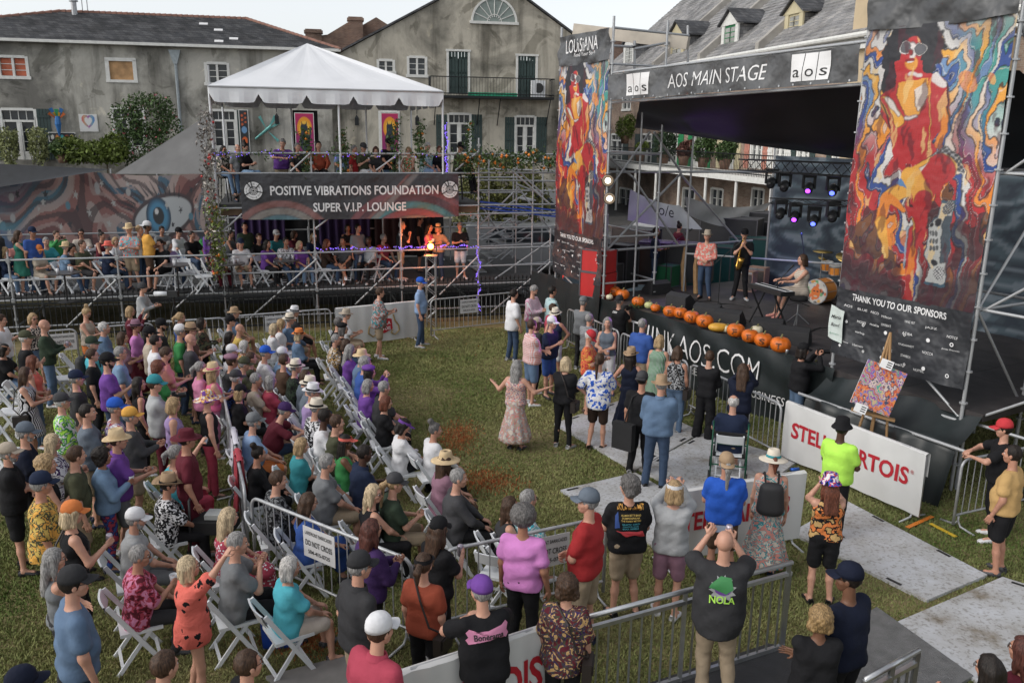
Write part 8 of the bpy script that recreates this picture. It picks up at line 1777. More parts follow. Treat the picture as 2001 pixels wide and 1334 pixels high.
def PP(s,**kw):
    a=[x.strip() for x in s.split('|')]; h=a[0].split(); u,v=float(h[0]),float(h[1]); la=h[2]; fc=h[3]
    top,bot,hair,hat,fl,lab=a[1:7]
    fl0,*it=fl.split('+'); items=it[0] if it else ''
    fem=fl0[1]=='f'; fat=int(fl0[2])/10*1.5
    ex={}
    for q in h[4:]:
        k,val=q.split('='); ex[k]=float(val) if k not in('sh','g') else val
    z=ex.pop('z',0); seat=ex.get('seat',.45); sit=la[0] in 'CXF'
    if fc=='*':
        p=G(u,v,z+(1.2 if sit else 1.6)); f=math.degrees(math.atan2(STG[0]-p[0],STG[1]-p[1]))+random.uniform(-10,10)
    elif fc=='s': f=67+random.uniform(-6,6)
    else: f=float(fc)
    if z>3:
        a_=PV.p(0,0,-.85); b_=PV.p(5,0,-.85); ex['xy']=W(u,v,a_,b_)[:2]
    elif .9<z<1.2:
        p=G(u,v,z+(1.27 if sit else 1.62)); q=p-PV.a; t_=q@PV.d; o_=max(-4.9,min(-.5,q@PV.n)); a_=PV.p(0,0,o_); b_=PV.p(5,0,o_); ex['xy']=W(u,v,a_,b_)[:2]
    if ex.get('xk')==1: q=G(1556,628,1.35); ex['xy']=(q[0],q[1])
    if ex.get('xk')==2: q=G(1612,590,DZ); ex['xy']=(q[0]+1.0,q[1]+.25)
    ex.pop('xk',0)
    sh=ex.pop('sh',random.choice(['black','white','brown','lgrey','navy','dgrey'])); g=ex.pop('g',None)
    for k in ('yaw','pitch','lean'): 
        if k in ex and k!='lean': pass
    yaw=ex.pop('yaw',random.uniform(-12,12)); pitch=ex.pop('pitch',random.uniform(-4,8)); sc=ex.pop('s',random.uniform(.97,1.03))
    if 'B' in fl: items=items if 'B' in items else items+'B'
    assert lab not in LABS,lab; LABS.add(lab); 
    r=person(u,v,la[0],la[1:],f,top or None,bot or None,hair or None,hat or None,skin=fl0[0],fem=int(fem),fat=fat,z=z,label='person '+lab,items=items,yaw=yaw,pitch=pitch,s=sc,shoe=sh,glasses=g,group='people at the concert',xy=ex.pop('xy',None),seat=ex.pop('seat',.45),lean=ex.pop('lean',.10 if sit else random.uniform(-.02,.06)),backprint=kw.get('bp'))
    if sit and 'nc' not in kw:
        R=r[0]; chair(R.location[0],R.location[1],R.rotation_euler[2],'white folding chair under the person '+short(lab,9),z)
    if 'stool' in kw:
        R=r[0]; mb=MB(); x,y=R.location[0],R.location[1]; mb.lathe([(0,.72),(.17,.72),(.17,.76),(0,.76)],12,(x,y,z)); 
        for k in range(4): a_=PI/4+k*PI/2; mb.obox((x+.13*math.cos(a_),y+.13*math.sin(a_),z+.72),(x+.2*math.cos(a_),y+.2*math.sin(a_),z),.025,.025)
        tag(mb.build('bar_stool',M_BLACKM),'black bar stool under the person '+short(lab,9),'stool')
    return r
def many(txt,**kw):
    for l in txt.strip().split('\n'):
        l=l.strip()
        if l and not l.startswith('#'): PP(l,**kw)
ZU=3.40; ZL=1.08
# upper deck of the lounge
many('''
436 283 Fl 120 z=3.4 seat=.75 yaw=10 g=sun|loose floral:dgreen:black:cream|jeans denim|long hdark||bf3|with dark curly hair and sunglasses at the left end of the tent deck
478 284 Fp 110 z=3.4 seat=.75 pitch=25|tee black|jeans ldenim|bun hdark||af2|in black top and light jeans seated second at the tent rail
581 279 Fl 150 z=3.4 seat=.75|tee char|trousers black|short hgrey||am3|with grey hair beside the purple polo man under the tent
622 279 Fl 160 z=3.4 seat=.75|long rust|trousers black|short hdark||am4|in orange shirt with glasses at the tent rail
670 284 Fl 160 z=3.4 seat=.75 pitch=15|polo sky|jeans jean|bald||am3|bald in pale blue shirt behind the middle tent post
710 283 Fu 130 z=3.4 seat=.75|tee olive|shorts white|short hgrey|cap dgrey|am4+k|in grey cap and olive shirt with white shorts at the rail
734 280 Fl 170 z=3.4 seat=.75 pitch=15|tee char|jeans denim|bob hauburn||af3|with auburn bob and glasses left of the tall man in black
798 279 Fl 190 z=3.4 seat=.75|dress floral:cream:green:coral||bob hblond||af3|blond in pale floral outfit under the right of the tent
835 276 Fl 120 z=3.4 seat=.75 pitch=28|polo floral:aqua:white:teal|shorts sky|short hwhite||am5|white haired in aqua floral shirt and blue shorts bending over the rail
900 282 Fl 110 z=3.4 seat=.75 pitch=15|tee olive|trousers black|short hdark|cap black|bm4|in black cap and olive shirt at the right end of the tent deck
''',nc=1,stool=1)
many('''
464 287 Sd 130 z=3.4 s=.9|tee grey|trousers char|thin hgrey||am3|bald in grey shirt behind the woman in light jeans
552 269 Se 150 z=3.4 lean=.35 pitch=20 yaw=30|polo purple|trousers khaki|short hgrey||am6|in purple polo and khaki trousers leaning on the tent rail
692 284 Sd 110 z=3.4 s=.9|tee red|trousers char|short hgrey||am4|in red shirt behind the grey cap man on the tent deck
759 265 Sl 150 z=3.4 pitch=20|tee black|jeans denim|short hdark|cap black|bm3|standing tall in black cap and black shirt under the tent
859 280 Sd 170 z=3.4 s=.95|tee black|trousers white|bob hred||af2|with reddish hair and black top by the right tent post
''')
# lower lounge
many('''
451 450 Cl 100 z=1.08|tank grey|jeans jean|short hdark||bf4|in grey tank top seated at the left of the lower lounge
471 480 Cl 150 z=1.08|tee white|shorts khaki|short hgrey|cap navy|am4|in white shirt and navy cap at the front of the lower lounge
523 479 Cl 110 z=1.08|tee purple|trousers black|long hdark||bf5|in purple shirt with long dark hair, lower lounge front
559 472 Cl 140 z=1.08|tee print:grey:white|jeans jean|short hdark||cm3|in patterned shirt seated behind the two women in purple
586 480 Cl 130 z=1.08 sh=white|tee purple|jeans ldenim|bob hlblond||af6|blond in purple shirt and jeans, lower lounge front
639 475 Cl 90 z=1.08 sh=white|long dbrown|jeans jean|long hred||bf3|in dark brown top with long reddish hair at a small table
670 474 Xl 190 z=1.08|tee dgrey|shorts char|short hdark||cm4|with crossed legs right of the woman in brown, lower lounge
720 471 Cl 200 z=1.08|long lgrey|trousers black|short hdark||em3|in pale long sleeved shirt seated in the shadow of the lounge
506 463 Cl 140 z=1.08|tee black|trousers black|short hbrown||am3|in black seated behind the purple shirt woman
575 450 Cl 100 z=1.08|tee maroon|trousers black|bob hbrown||bf3|in maroon at the back of the lower lounge
''')
many('''
478 440 Sd 140 z=1.08|tee dgreen|jeans jean|short hdark||bm4|standing in dark green at the back left of the lower lounge
679 437 Sc 170 z=1.08|tank black|trousers black|bob hdark||cf4|standing in black sleeveless top at the back of the lounge
786 448 Sx 80 z=1.08|tee black|shorts khaki|short hgrey||am5|grey haired in black shirt and khaki shorts raising both hands
821 430 Sd 90 z=1.08|tee black|shorts black|short hdark||bm3|in black beside the orange lamp glow
840 452 Sp 110 z=1.08|tank hpink|trousers black|long hdark||bf2|in pink top lit by the orange lamp
856 442 Su 200 z=1.08|tee tan|jeans jean|bob hblond|panama straw black|af3+u|in straw hat holding a cup behind the orange lamp
899 459 Sp 170 z=1.08 pitch=40|tee black|shorts white|short hgrey||am3|in black shirt and white shorts looking down at the right of the lounge
''')
# left deck
many('''
64 459 Sd 120 z=1.08|tee blue|jeans jean|short hdark|cap navy|cm4|in bright blue jersey and dark cap before the mural
110 456 Ch 130 z=1.08|long green|trousers black|short hbrown||am4+m|in green sweater photographing the stage from the left deck
158 453 Cl 150 z=1.08 g=sun|tee cream|shorts black|short hdark||bm4|in cream shirt with black print and sunglasses on the left deck
199 456 Cl 110 z=1.08|tank maroon|jeans jean|bun hdark||bf4|in maroon strappy top turning left at the deck table
130 487 Cl 80 z=1.08|tee ldenim|shorts khaki|short hgrey|panama straw|am3|in light blue shirt and straw hat on the left deck
143 502 Cp 120 z=1.08 pitch=25|tee dgrey|jeans jean|bob hdark||bf4|with dark hair in dark shirt eating at the front deck table
163 494 Cl 95 z=1.08 sh=white|tee olive|shorts char|short hbrown||am3|in olive shirt with crossed arms and shorts at the deck rail
212 484 Xl 80 z=1.08|tee navy|jeans jean|short hgrey|fedora coral|am4|in salmon hat and navy shirt seated at the deck rail
13 510 Cl 100 z=1.08 sh=white|long navy|jeans denim|long hblond||af3|blond in navy at the left edge of the deck
77 497 Cp 110 z=1.08|tee beige|shorts beige|short hblond|cap orange|af3|in orange cap and beige outfit behind the green dress woman
316 446 Cl 130 z=1.08|tee grey|trousers black|short hdark||cm6|heavyset in grey shirt on the right of the left deck
349 452 Cl 110 z=1.08|tee white|jeans ldenim|short hdark|cap black|am3|in black cap, white shirt with blue print and jeans on the deck
405 453 Cl 130 z=1.08|tee green|jeans jean|short hbrown||am4|in green shirt beside the tinsel pole
315 506 Cl 200 z=1.08 sh=black|tee black|shorts black|short hdark||am4|in black shirt and shorts in front of the yellow shirt man
421 497 Cl 120 z=1.08|tee maroon|trousers maroon|short hdark||cf4|in maroon at the small table by the left tent pole
''')
many('''
252 451 Sp 170 z=1.08|polo floral:aqua:coral:turq|shorts khaki|short hgrey|panama straw|am4|in aqua flowered shirt and straw hat standing on the left deck
273 448 Sd 110 z=1.08|tee white|jeans jean|short hblond||am3|blond behind the yellow shirt man on the left deck
289 455 Sp 60 z=1.08 s=1.06 sh=black|tee gold|shorts brown|short hdark|capb white|dm5|in bright yellow shirt and brown shorts standing on the left deck
41 497 Sx 75 z=1.08|dress emer||long hbrown||af3+m|in green dress holding up a phone on the left deck
414 463 Sd 140 z=1.08|long purple|trousers black|short hdark||bm3|in purple beside the tinsel pole
-4 480 Sd 100 z=1.08|long char|trousers black|short hdark||bm3|in dark clothes cut by the left edge of the picture
''',bp=None)
# yard: standing crowd left
many('''
279 563 Sp 80|long lgrey|trousers char|short hdark|beanie dgrey|am3|in light grey long sleeves operating the long lens camera
2 626 So 80|tee white|jeans denim|short hbrown||am3|in white shirt with an arm stretched out at the left edge
65 622 Sd 110 g=sun|tank print:cream:black|shorts denim|bob hblond||af3|blond with sunglasses beside the bald man in green
87 636 Sp 65|long dgreen|jeans denim|bald||am4+k|bald in dark green shirt and jeans near the back barricade
51 661 Sc 60|tee black|shorts khaki|short hwhite|cap olive|am5|in olive cap and black shirt left of the orange top woman
65 707 Sq 75|tank coral|jeans denim|long hred||af3+k|red haired in bright coral top on the left
51 730 Sp 70 s=1.0|dress stripe:black:white||long hbrown||af2+s|with long brown hair in black and white striped dress
169 612 Sp 90 pitch=35|tank beige|shorts orange|bun hblond||af2|with blond bun in beige top and orange shorts looking down
204 641 Su 70|jacket denim|jeans jean|short hwhite||am4+u|grey haired in blue hooded jacket holding a teal cup
255 608 Sw 60 g=sun|long maroon|trousers black|bob hblond||af4|clapping in maroon with sunglasses near the back fence
266 638 Sd 70|long orchid|skirt maroon|short hbrown|fedora mauve black|bf3|in mauve hat and pink lace top
293 652 Sd 65 g=sun|tee beige|jeans denim|short hdark|cap black|am5|in dark cap and beige shirt beside the mauve hat
315 636 Sd 70|tee char|trousers black|short hdark|cap black|am4B|in black cap with grey beard behind the beige shirt
353 621 Sd 60|tee blue|trousers black|ponys hblond||af3|in navy blue shirt with fair ponytail near the back
353 648 Sd 65|tee green|jeans jean|short hgrey|cap white|am3|in white cap and bright green shirt
373 646 Sp 65|tee brown|trousers black|short hbrown|fedora tan dbrown|am3|in tan hat behind the green shirt man
373 664 Sc 60|tee dgrey|shorts char|bald||am4|bald with glasses in dark grey shirt
394 631 Sp 65|long camo:olive:black:brown|trousers black|bob hdark||bf3|dark haired in camouflage jacket near the divider
305 667 Sd 60|tee white|trousers black|short hdark||bm3|young with dark hair in white shirt
324 692 Sp 65 pitch=25|polo salmon|shorts khaki|short hbrown||am5|in salmon polo with glasses looking down
310 719 Sp 60 pitch=20|tee green|trousers black|curly hred||af3|with curly red hair behind the teal cap man
181 672 Sd 70|tee turq|trousers black|short hgrey|cap dgreen|am4+a|in turquoise shirt with a backpack and green cap
181 694 Sd 65|tee black|trousers black|short hbrown||am4|in black shirt behind the purple shirt man
211 706 Su 68 s=1.05 sh=black|tee purple|jeans jean|short hdark|cap black|am5B+k|bearded in purple shirt and black cap holding a can
303 751 Sx 62 s=1.04 lean=-.02|polo lgrey|trousers maroon|short hbrown|cap teal|am5+c|in teal cap and pale polo raising a camera
272 750 Sd 60|tank black|trousers black|long hdark||bf3|with long black hair behind the teal cap photographer
418 724 Sp 60|tank hpink|trousers pink|long hblond|panama straw hpink|af3|in big straw hat with pink flower by the divider
392 719 Sd 60|long pink|trousers black|ponys hgrey||af3|with grey ponytail in pink next to the flower hat
407 779 Sd 65|tank black|trousers crimson|short hbrown|sun floral:purple:gold:white|af3|in purple and yellow patterned sun hat
122 785 Sc 60|tee tie:white:green:lime|shorts khaki|short hwhite|cap dgrey|am5|in green and white tie dye shirt and grey cap
172 806 Sp 62|tee slate|shorts khaki|short hdark||am5|with moustache and glasses in grey blue shirt
227 797 Sc 60|tee tie:crimson:white:purple|jeans jean|short hgrey|cap rblue|am4|in royal blue cap and pink tie dye shirt
256 814 Sp 62|long dgrey|shorts khaki|short hgrey|cap gold|am5|in orange yellow cap and dark grey long sleeves
51 846 Su 65|tee dnavy|trousers black|short hgrey|cap slate|am5B+u|with grey beard, blue grey cap and navy shirt holding a cup
104 864 Sp 65|loose swirl:dpurple:white|skirt green|bob hlblond||af4|blond in purple swirl blouse behind the curly woman
18 886 Sc 60|polo black|shorts black|short hgrey|cap beige|am5B|in beige cap and black polo at the left edge
231 860 Sp 65|polo purple|shorts grey|short hbrown|panama straw|am4|in wide straw panama and purple shirt
366 858 Sd 62|tee maroon|trousers maroon|short hdark|stetson maroon|bm4|in wide maroon brimmed hat and maroon shirt
201 892 Su 60|jacket ldenim|leggings floral:blue:dpurple:crimson|curly hdark||cf4+u|with long black curls and denim jacket holding a cup
92 908 Su 58|tank black|trousers black|curly hblond||af4+u|with curly blond hair and black top holding a clear cup
82 946 Sd 60 sh=navy|loose floral:yellow:olive:gold|shorts black|short hgrey|cap navy|bm4|in yellow hawaiian shirt and navy cap
142 1003 Su 58|tank black|trousers black|bob hlblond|cap orange|af4+ks|blond in orange cap and black tank top holding a can
107 1092 Sc 55|tank grey|trousers char|long hgrey||af3|with long grey hair and glasses behind the blue shirt man
146 1139 Sd 52 s=1.07 yaw=10|tee denim|jeans jean|short hdark|cap char|am5|in blue shirt and dark cap standing large at the lower left
370 1107 Sr 60 s=.96|loose blot:coral:black||bob hlblond||af4|in coral and black patterned tunic raising a hand
46 1338 Sd 55|tee black|trousers black|short hdark|cap dnavy|am4|in navy cap cut by the bottom left corner
323 1301 Sd 40|tee brown|trousers black|short hbrown||am3|with tousled brown hair at the bottom edge, left
486 1298 Sd 50|tee black|trousers black|short hbrown||am3|with brown hair at the bottom edge near the blue bag
''')
PP('9 683 Cl 80|tee black|jeans denim|bob hdark||bf4|seated in black shirt and jeans at the far left edge')
# seated people left of the sign barricade and in the near block
many('''
344 886 Cr 55|tank turq|trousers crimson|ponys hgrey||af5+p|grey haired in turquoise top raising a phone
330 947 Cl 60|loose print:white:black|trousers black|short hdark|cowboy tan black|bf4|in tan hat with black and white shawl
266 1015 Cl 62|polo lgrey|shorts grey|short hgrey|cap white|am5B|in white cap and pale grey shirt leaning back
274 1086 Cu 60|loose floral:maroon:crimson:pink|trousers char|short hgrey||bf4+u|grey haired in red floral top holding a cup
448 1010 Cl 60|tank dots:crimson:white|skirt dots:crimson:white|long hlblond||af4|blond in red dotted dress seated beside the grey shirt
465 1061 Cx 62|tee grey|shorts black|short hgrey||am5|grey haired in grey shirt clapping near the sign barricade
568 1107 Cl 55|tee turq|shorts cream|bob hwhite||af5|white blond bob in turquoise shirt beside the blue bag
''')
many('''
497 824 Cl s s=1.0|tee sky|shorts orange|short hgrey|cap grey|am5B|in grey cap and light blue shirt with orange shorts
506 887 Cl s |long black|trousers black|bun hdark||bf3|dark haired in black with sunglasses on her head
544 938 Cl s |tee print:grey:black|trousers char|short hbrown||am4|with cropped brown hair in dark patterned shirt
604 980 Xl s |tee blue|skirt blue|long hbrown||af4|with long brown hair in blue by the sign
557 803 Xe s lean=.4|tee maroon|jeans jean|short hgrey|cap dpurple|am5|bending forward in maroon shirt and purple cap
659 826 Cc s |tee olive|trousers char|short hbrown||am4|with wavy brown hair and green shirt in the second row
676 864 Xl s |tank green|jeans jean|braids hdark|visor coral|df4|with long braids, red headband and green top
713 886 Cp s |polo navy|trousers black|short hdark||em5|in navy shirt beside the woman with braids
731 964 Cl s yaw=40|tank black|trousers black|long hlblond||af3|blond looking back beside the grey ponytail man
772 945 Cp s |tee dgreen|shorts khaki|pony hblond|cap dgrey|am5|with long pale ponytail, grey cap and olive shirt
851 840 Cl s |long white|trousers black|bun hsalt||bf4|with dark grey bun and white blouse in the front row
872 899 Cl s |tee mauve|trousers brown|long hbrown|sun straw|af4|in pale straw sun hat and mauve top
897 934 Cl s |long dgrey|trousers black|short hgrey||am5|grey haired in dark grey long sleeves at the end of the row
789 832 Xl s pitch=25|long white|trousers black|bob hdark|visor purple|bf3|in purple visor and white hooded top
755 786 Xl s |tee black|trousers black|bob hred||af3|with auburn bob and black shirt in the front row
751 758 Cl s |tee char|trousers grey|short hgrey||am4|grey haired in charcoal looking up in the front row
720 753 Cq s |tee purple|jeans jean|bob hgrey||af4|with long grey hair and purple shirt in the front row
723 728 Ch s |long purple|trousers black|bob hdark|beret purple|af3+m|in purple beret photographing from the front row
715 710 Cc s |tee blue|trousers black|curly hgrey||am4|with curly grey hair beside the purple beret
708 697 Cc s |long denim|jeans jean|short hgrey|panama straw|am4|in straw hat and denim shirt in the front row
685 684 Cl s |tee purple|trousers black|long hgrey||af3|with long grey blond hair and purple shirt
677 673 Cl s |tee black|trousers black|bob hbrown||af3|brown haired in black behind the long grey blond hair
657 664 Xl s |polo floral:mustard:black:cream|shorts khaki|short hgrey||am5|grey haired in yellow and black floral shirt
662 631 Xc s |tee black|trousers black|short hsalt||am3|with dark grey hair at the far end of the front row
677 615 Cp s |tee white|shorts khaki|short hgrey|panama beige|am3|in pale green hat and white shirt, far end of the front row
671 643 Cp s |tee black|jeans jean|bob hsalt|beret black|af3|in black scarf between the pale hat and the floral shirt
536 642 Cc s |long white|trousers white|bob hlblond||af4|with white blond bob and white shirt
550 633 Cc s |tee white|trousers white|bob hblond||af4|blond in white beside the white blond bob
567 624 Cl s |long denim|shorts khaki|short hgrey|panama panama black|am4|in white hat with black band and blue shirt
576 610 Cl s |tee char|shorts black|short hgrey|panama white black|am4|in white hat and black shirt, farthest back
585 654 Cq s |long denim|trousers black|bob hlblond|fedora orange black|af4|blond in orange hat and blue denim
552 692 Cl s |tee ldenim|trousers char|short hgrey|cap white|am4|in white cap behind the orange hat
557 705 Cl s |tee brown|trousers char|short hbrown||am4|brown haired in brown beside the white cap
579 717 Cl s |tee print:black:dgreen|trousers black|short hgrey|panama panama black|am5|in cream hat with black band and dark shirt
598 735 Cq s |tee slate|jeans jean|bob hbrown||af4|with brown bob between the two white hats
606 751 Cl s |tee slate|jeans jean|short hgrey|panama panama black|am4|in white hat and grey shirt, third of the white hats
612 766 Cp s |tee lilac|jeans jean|short hgrey|fedora white black|am4|in white hat and lilac shirt
619 797 Cp s |tee print:white:black|trousers black|short hgrey|panama panama black|am5|in big cream hat and black and white print shirt
636 814 Cl s |tee white|trousers black|short hdark||em4|dark skinned in white shirt in the second row
459 612 Xl s |tee denim|shorts khaki|short hgrey|panama tan|am4|in tan hat at the far end beside the divider
451 628 Cp s |tee grey|shorts khaki|short hdark|cap black|am4|in black cap before the tan hat
469 643 Cl s |tee yellow|shorts khaki|bald||am4|bald in yellow shirt near the far divider
449 659 Cl s |tee black|jeans jean|bob hdark||bf3|dark haired in black left of the bald man in yellow
454 687 Xl s |tee white|shorts khaki|short hgrey|cap white|am4|in white cap next to the divider
478 676 Cc s |tee floral:cream:black:gold|trousers denim|bob hwhite||af4|white haired in cream floral shirt
454 707 Xl s |tee char|shorts beige|short hbrown|beret mauve|am4|in mauve flat cap next to the divider
478 712 Cl s |tee olive|shorts khaki|short hgrey|cap olive|am4|in olive cap beside the mauve flat cap
462 738 Cc s |tee floral:navy:blue:black|shorts lgrey|short hwhite|cap dgrey|am5B|with white beard, grey cap and dark floral shirt
471 766 Cq s |tee black|trousers black|bob hblond|cap black|af4|blond in black cap and black shirt next to the divider
491 700 Cq s |tee olive|shorts khaki|short hbrown||am4|brown haired behind the white haired floral shirt
501 742 Cl s |tee beige|shorts khaki|short hgrey||am4|in beige beside the white beard
998 988 Xl s yaw=20|tank char|trousers black|long hbrown||af4|with long brown hair and dark top before the pink shirt man
1033 975 Xl s |polo floral:aqua:white:turq|shorts khaki|short hgrey||am4|grey haired in aqua print shirt next to the grass
''')
# between yard block and stage
many('''
743 572 Sp 75 sh=white|loose floral:teal:rust:lgrey|shorts khaki|short hbrown||am6+p|in teal flowered shirt and khaki shorts reading a phone before the crest banner
822 553 Sd 90 yaw=10|polo sky|jeans jean|short hgrey|cap rblue|am5|in royal blue cap and light blue polo by the lamp truss
1005 575 Sd 60 s=1.02|loose white|jeans jean|short hdark||am4|in long white shirt and dark jeans at the back of the lawn
1043 567 Sp 120 pitch=35|long stripe:pink:white|jeans denim|short hgrey||am5|grey haired in dark vest over a striped shirt
1080 569 Sd 70 s=1.03|polo plaid:aqua:white|jeans denim|short hdark||bm7|large man in aqua plaid shirt behind the straw hat woman
1081 603 Sd 60|tee crimson|trousers black|short hbrown||am4|brown haired in magenta shirt behind the straw hat
1085 614 Su 200 yaw=10|tank navy|shorts white|long hdark|panama panama black|bf3+k|smiling in straw hat and navy top facing the camera
1040 636 Sc 60 sh=white|polo plaid:salmon:white|shorts denim|short hbrown||am5|in pink plaid shirt and blue denim shorts seen from behind
1050 632 Sd 60|tee char|trousers black|bob hbrown|cap beige|af3|in beige cap behind the pink plaid shirt
1079 631 Su 130|tee navy|shorts blue|short hgrey|cap white|am4|in white cap and navy shirt talking to the straw hat woman
1140 591 Sp 40|tee grey|trousers char|short hgrey|cap grey|am4|in grey cap and grey shirt at the stage barricade
1152 623 Sp 40|polo plaid:grey:lgrey|shorts khaki|short hgrey||am5|in grey plaid shirt behind the red cap man
1152 658 Sp 100 pitch=40 sh=brown|tee tie:orange:bred:gold|shorts char|short hwhite|cap bred|am6+p|in red cap and orange tie dye shirt looking at a phone
1187 631 Sq 200 yaw=-10|tank slate|shorts white|long hgrey||af3+k|smiling with long grey blond hair, facing the camera by the barricade
1256 634 Sd 40|polo blue|shorts khaki|short hgrey||am4|grey haired in bright blue shirt at the stage barricade
1290 666 Sd 35|dress stripe:green:lgrey||bob hblond||af4|blond in green striped dress with white scarf
1234 693 Sk 30|tank dnavy|skirt dnavy|long hdark|fedora tan|bf2|with long black hair and orange brown hat in navy dress
1325 688 Sd 30|tank print:black:lgrey|jeans denim|bob hbrown||bf4+s|in black floral top with crossbody strap
1387 698 Sp 30 sh=lgrey|long black|wide black|short hbrown||af2|with short curly brown hair all in black at the barricade
1010 716 So 20 sh=dgrey|tank print:salmon:cream:mauve|skirt floral:cream:lgrey:salmon:beige|long hgrey||af5|dancing with long grey hair and floral skirt on the lawn
1106 709 Sp 25 sh=lgrey|long black|leggings black|bob hlblond||af4+s|blond in black top and leggings with a brown strap
1172 704 Su 20 sh=dbrown|loose floral:white:white:rblue|shorts dbrown|pony hbrown||am3+k|with long brown ponytail in white and blue shirt
1255 742 Sd 20 s=1.0|tee black|trousers black|short hdark|capb dgrey|bm4|in backward grey cap and black carrying a black bag
1292 752 Sp 12 s=1.05|jacket denim|jeans jean|short hgrey|panama tan|am5|in tan straw hat and denim shirt on the white mat
1433 786 Cl 15|tee navy|shorts khaki|thin hwhite||am8|white haired in navy shirt sitting on a green walker
1452 723 Sh 20|long dnavy|trousers black|long hbrown||bf4|with long brown hair in navy photographing the stage
1570 685 Sh 80 s=1.0|long black|jeans denim|bob hdark|cap black|bm4+c|photographer in black cap and dark jacket with white sleeve stripes
1646 836 Sq 50 s=1.0|tee lime|trousers black|short hdark|bucket black|em5|in lime yellow shirt and black bucket hat before the white banner
1419 905 Sq 10|tee rblue|shorts brown|pony hgrey|capb tan|bm6|in tan cap and bright blue shirt with grey braided ponytail
1511 897 Sd 12|tank swirl:teal:cream:salmon|skirt swirl:cream:teal:salmon|ponys hred|sun panama teal|af5+a|in cream hat with teal ribbon and a black drawstring backpack
1622 946 Sh 15 sh=black|tank camo:orange:black:mustard|shorts black|long hred|bucket floral:white:bred:rblue:black|af4|in colourful patterned hat and orange print vest
1023 1012 Sd 20 s=1.0|tee orchid|trousers black|afro hsalt||cm4|with curly grey black hair in pink shirt
1148 981 Sq -60 s=1.06 yaw=-15|tee red|shorts khaki|short hgrey|cap slate|am5|in red shirt and blue grey cap turned left
1318 958 Sh 15 sh=white|long lgrey|shorts mauve|bob hblond|visor white|af5+m|in pale top and pink shorts holding up a phone
1603 1208 Sc 10|long black|trousers black|curly hstraw||df5|with golden braids tied up and black top at the lower right
1657 1130 Sd -30 s=1.06 yaw=-30|long dnavy|trousers black|short hdark|cap dnavy|dm5|in navy cap and navy shirt at the lower right
1961 838 Se -70 g=sun|tee black|trousers black|short hdark|cap bred|am4|in red cap and sunglasses leaning on the right barricade
1978 888 Sd -40 s=1.0 sh=dgrey|tee mustard|shorts black|short hdark||bm5|in mustard yellow shirt and black shorts at the right edge
1932 1306 Sp -20|tee black|trousers black|bob hdark||bf4|dark haired with bare arm at the bottom right corner
1998 1270 Sd -20|tee maroon|trousers black|long hauburn||bf4|in dark red cut by the right bottom corner
704 1107 Sd 50 s=1.03|polo char|trousers khaki|short hgrey|cap char|am5|in charcoal polo and charcoal cap behind the turquoise shirt woman
727 1034 Sp 50|jacket dpurple|trousers black|long hauburn||bf4|with dark red hair in purple jacket at the barricade
828 1103 Sd 25|tee rust|trousers black|ponys hbrown|visor black|af4+s|in rust shirt with black headband and shoulder bag
858 1034 Su 40|tee black|trousers black|long hbrown|cap black|af4+k|in black cap with long brown hair holding a can
743 1232 Sd 35 s=1.05 lean=.12|polo crimson|trousers khaki|short hbrown|cap white|am6|in white and black trucker cap and crimson shirt in the foreground
1108 1146 Sd 10|loose swirl:mustard:dpurple:olive:maroon|trousers black|curly hbrown||af4+s|with curly brown hair in purple and yellow patterned blouse
''')
PP('1211 588 Sx 55|tee black|trousers black|short hgrey|capb char|am4+c|cameraman in black crew shirt filming over the stage edge',bp=BP['crew'])
PP('1229 950 Sq -5 s=1.0 yaw=-50 sh=black|tee black|shorts khaki|curly hsalt||am6|with curly grey hair in black festival shirt seen from behind',bp=BP['nola'])
PP('940 1155 Se -20 s=1.0 yaw=-15 lean=.15|tee black|trousers black|short hgrey|cap purple|am6|in purple cap and black shirt with pink bone print',bp=BP['bone'])
PP('1416 1060 Sh 8 s=1.06 sh=black pitch=-4|loose char|trousers khaki|bald||am6+mk|bald in dark shirt photographing with both hands raised',bp=BP['gator'])
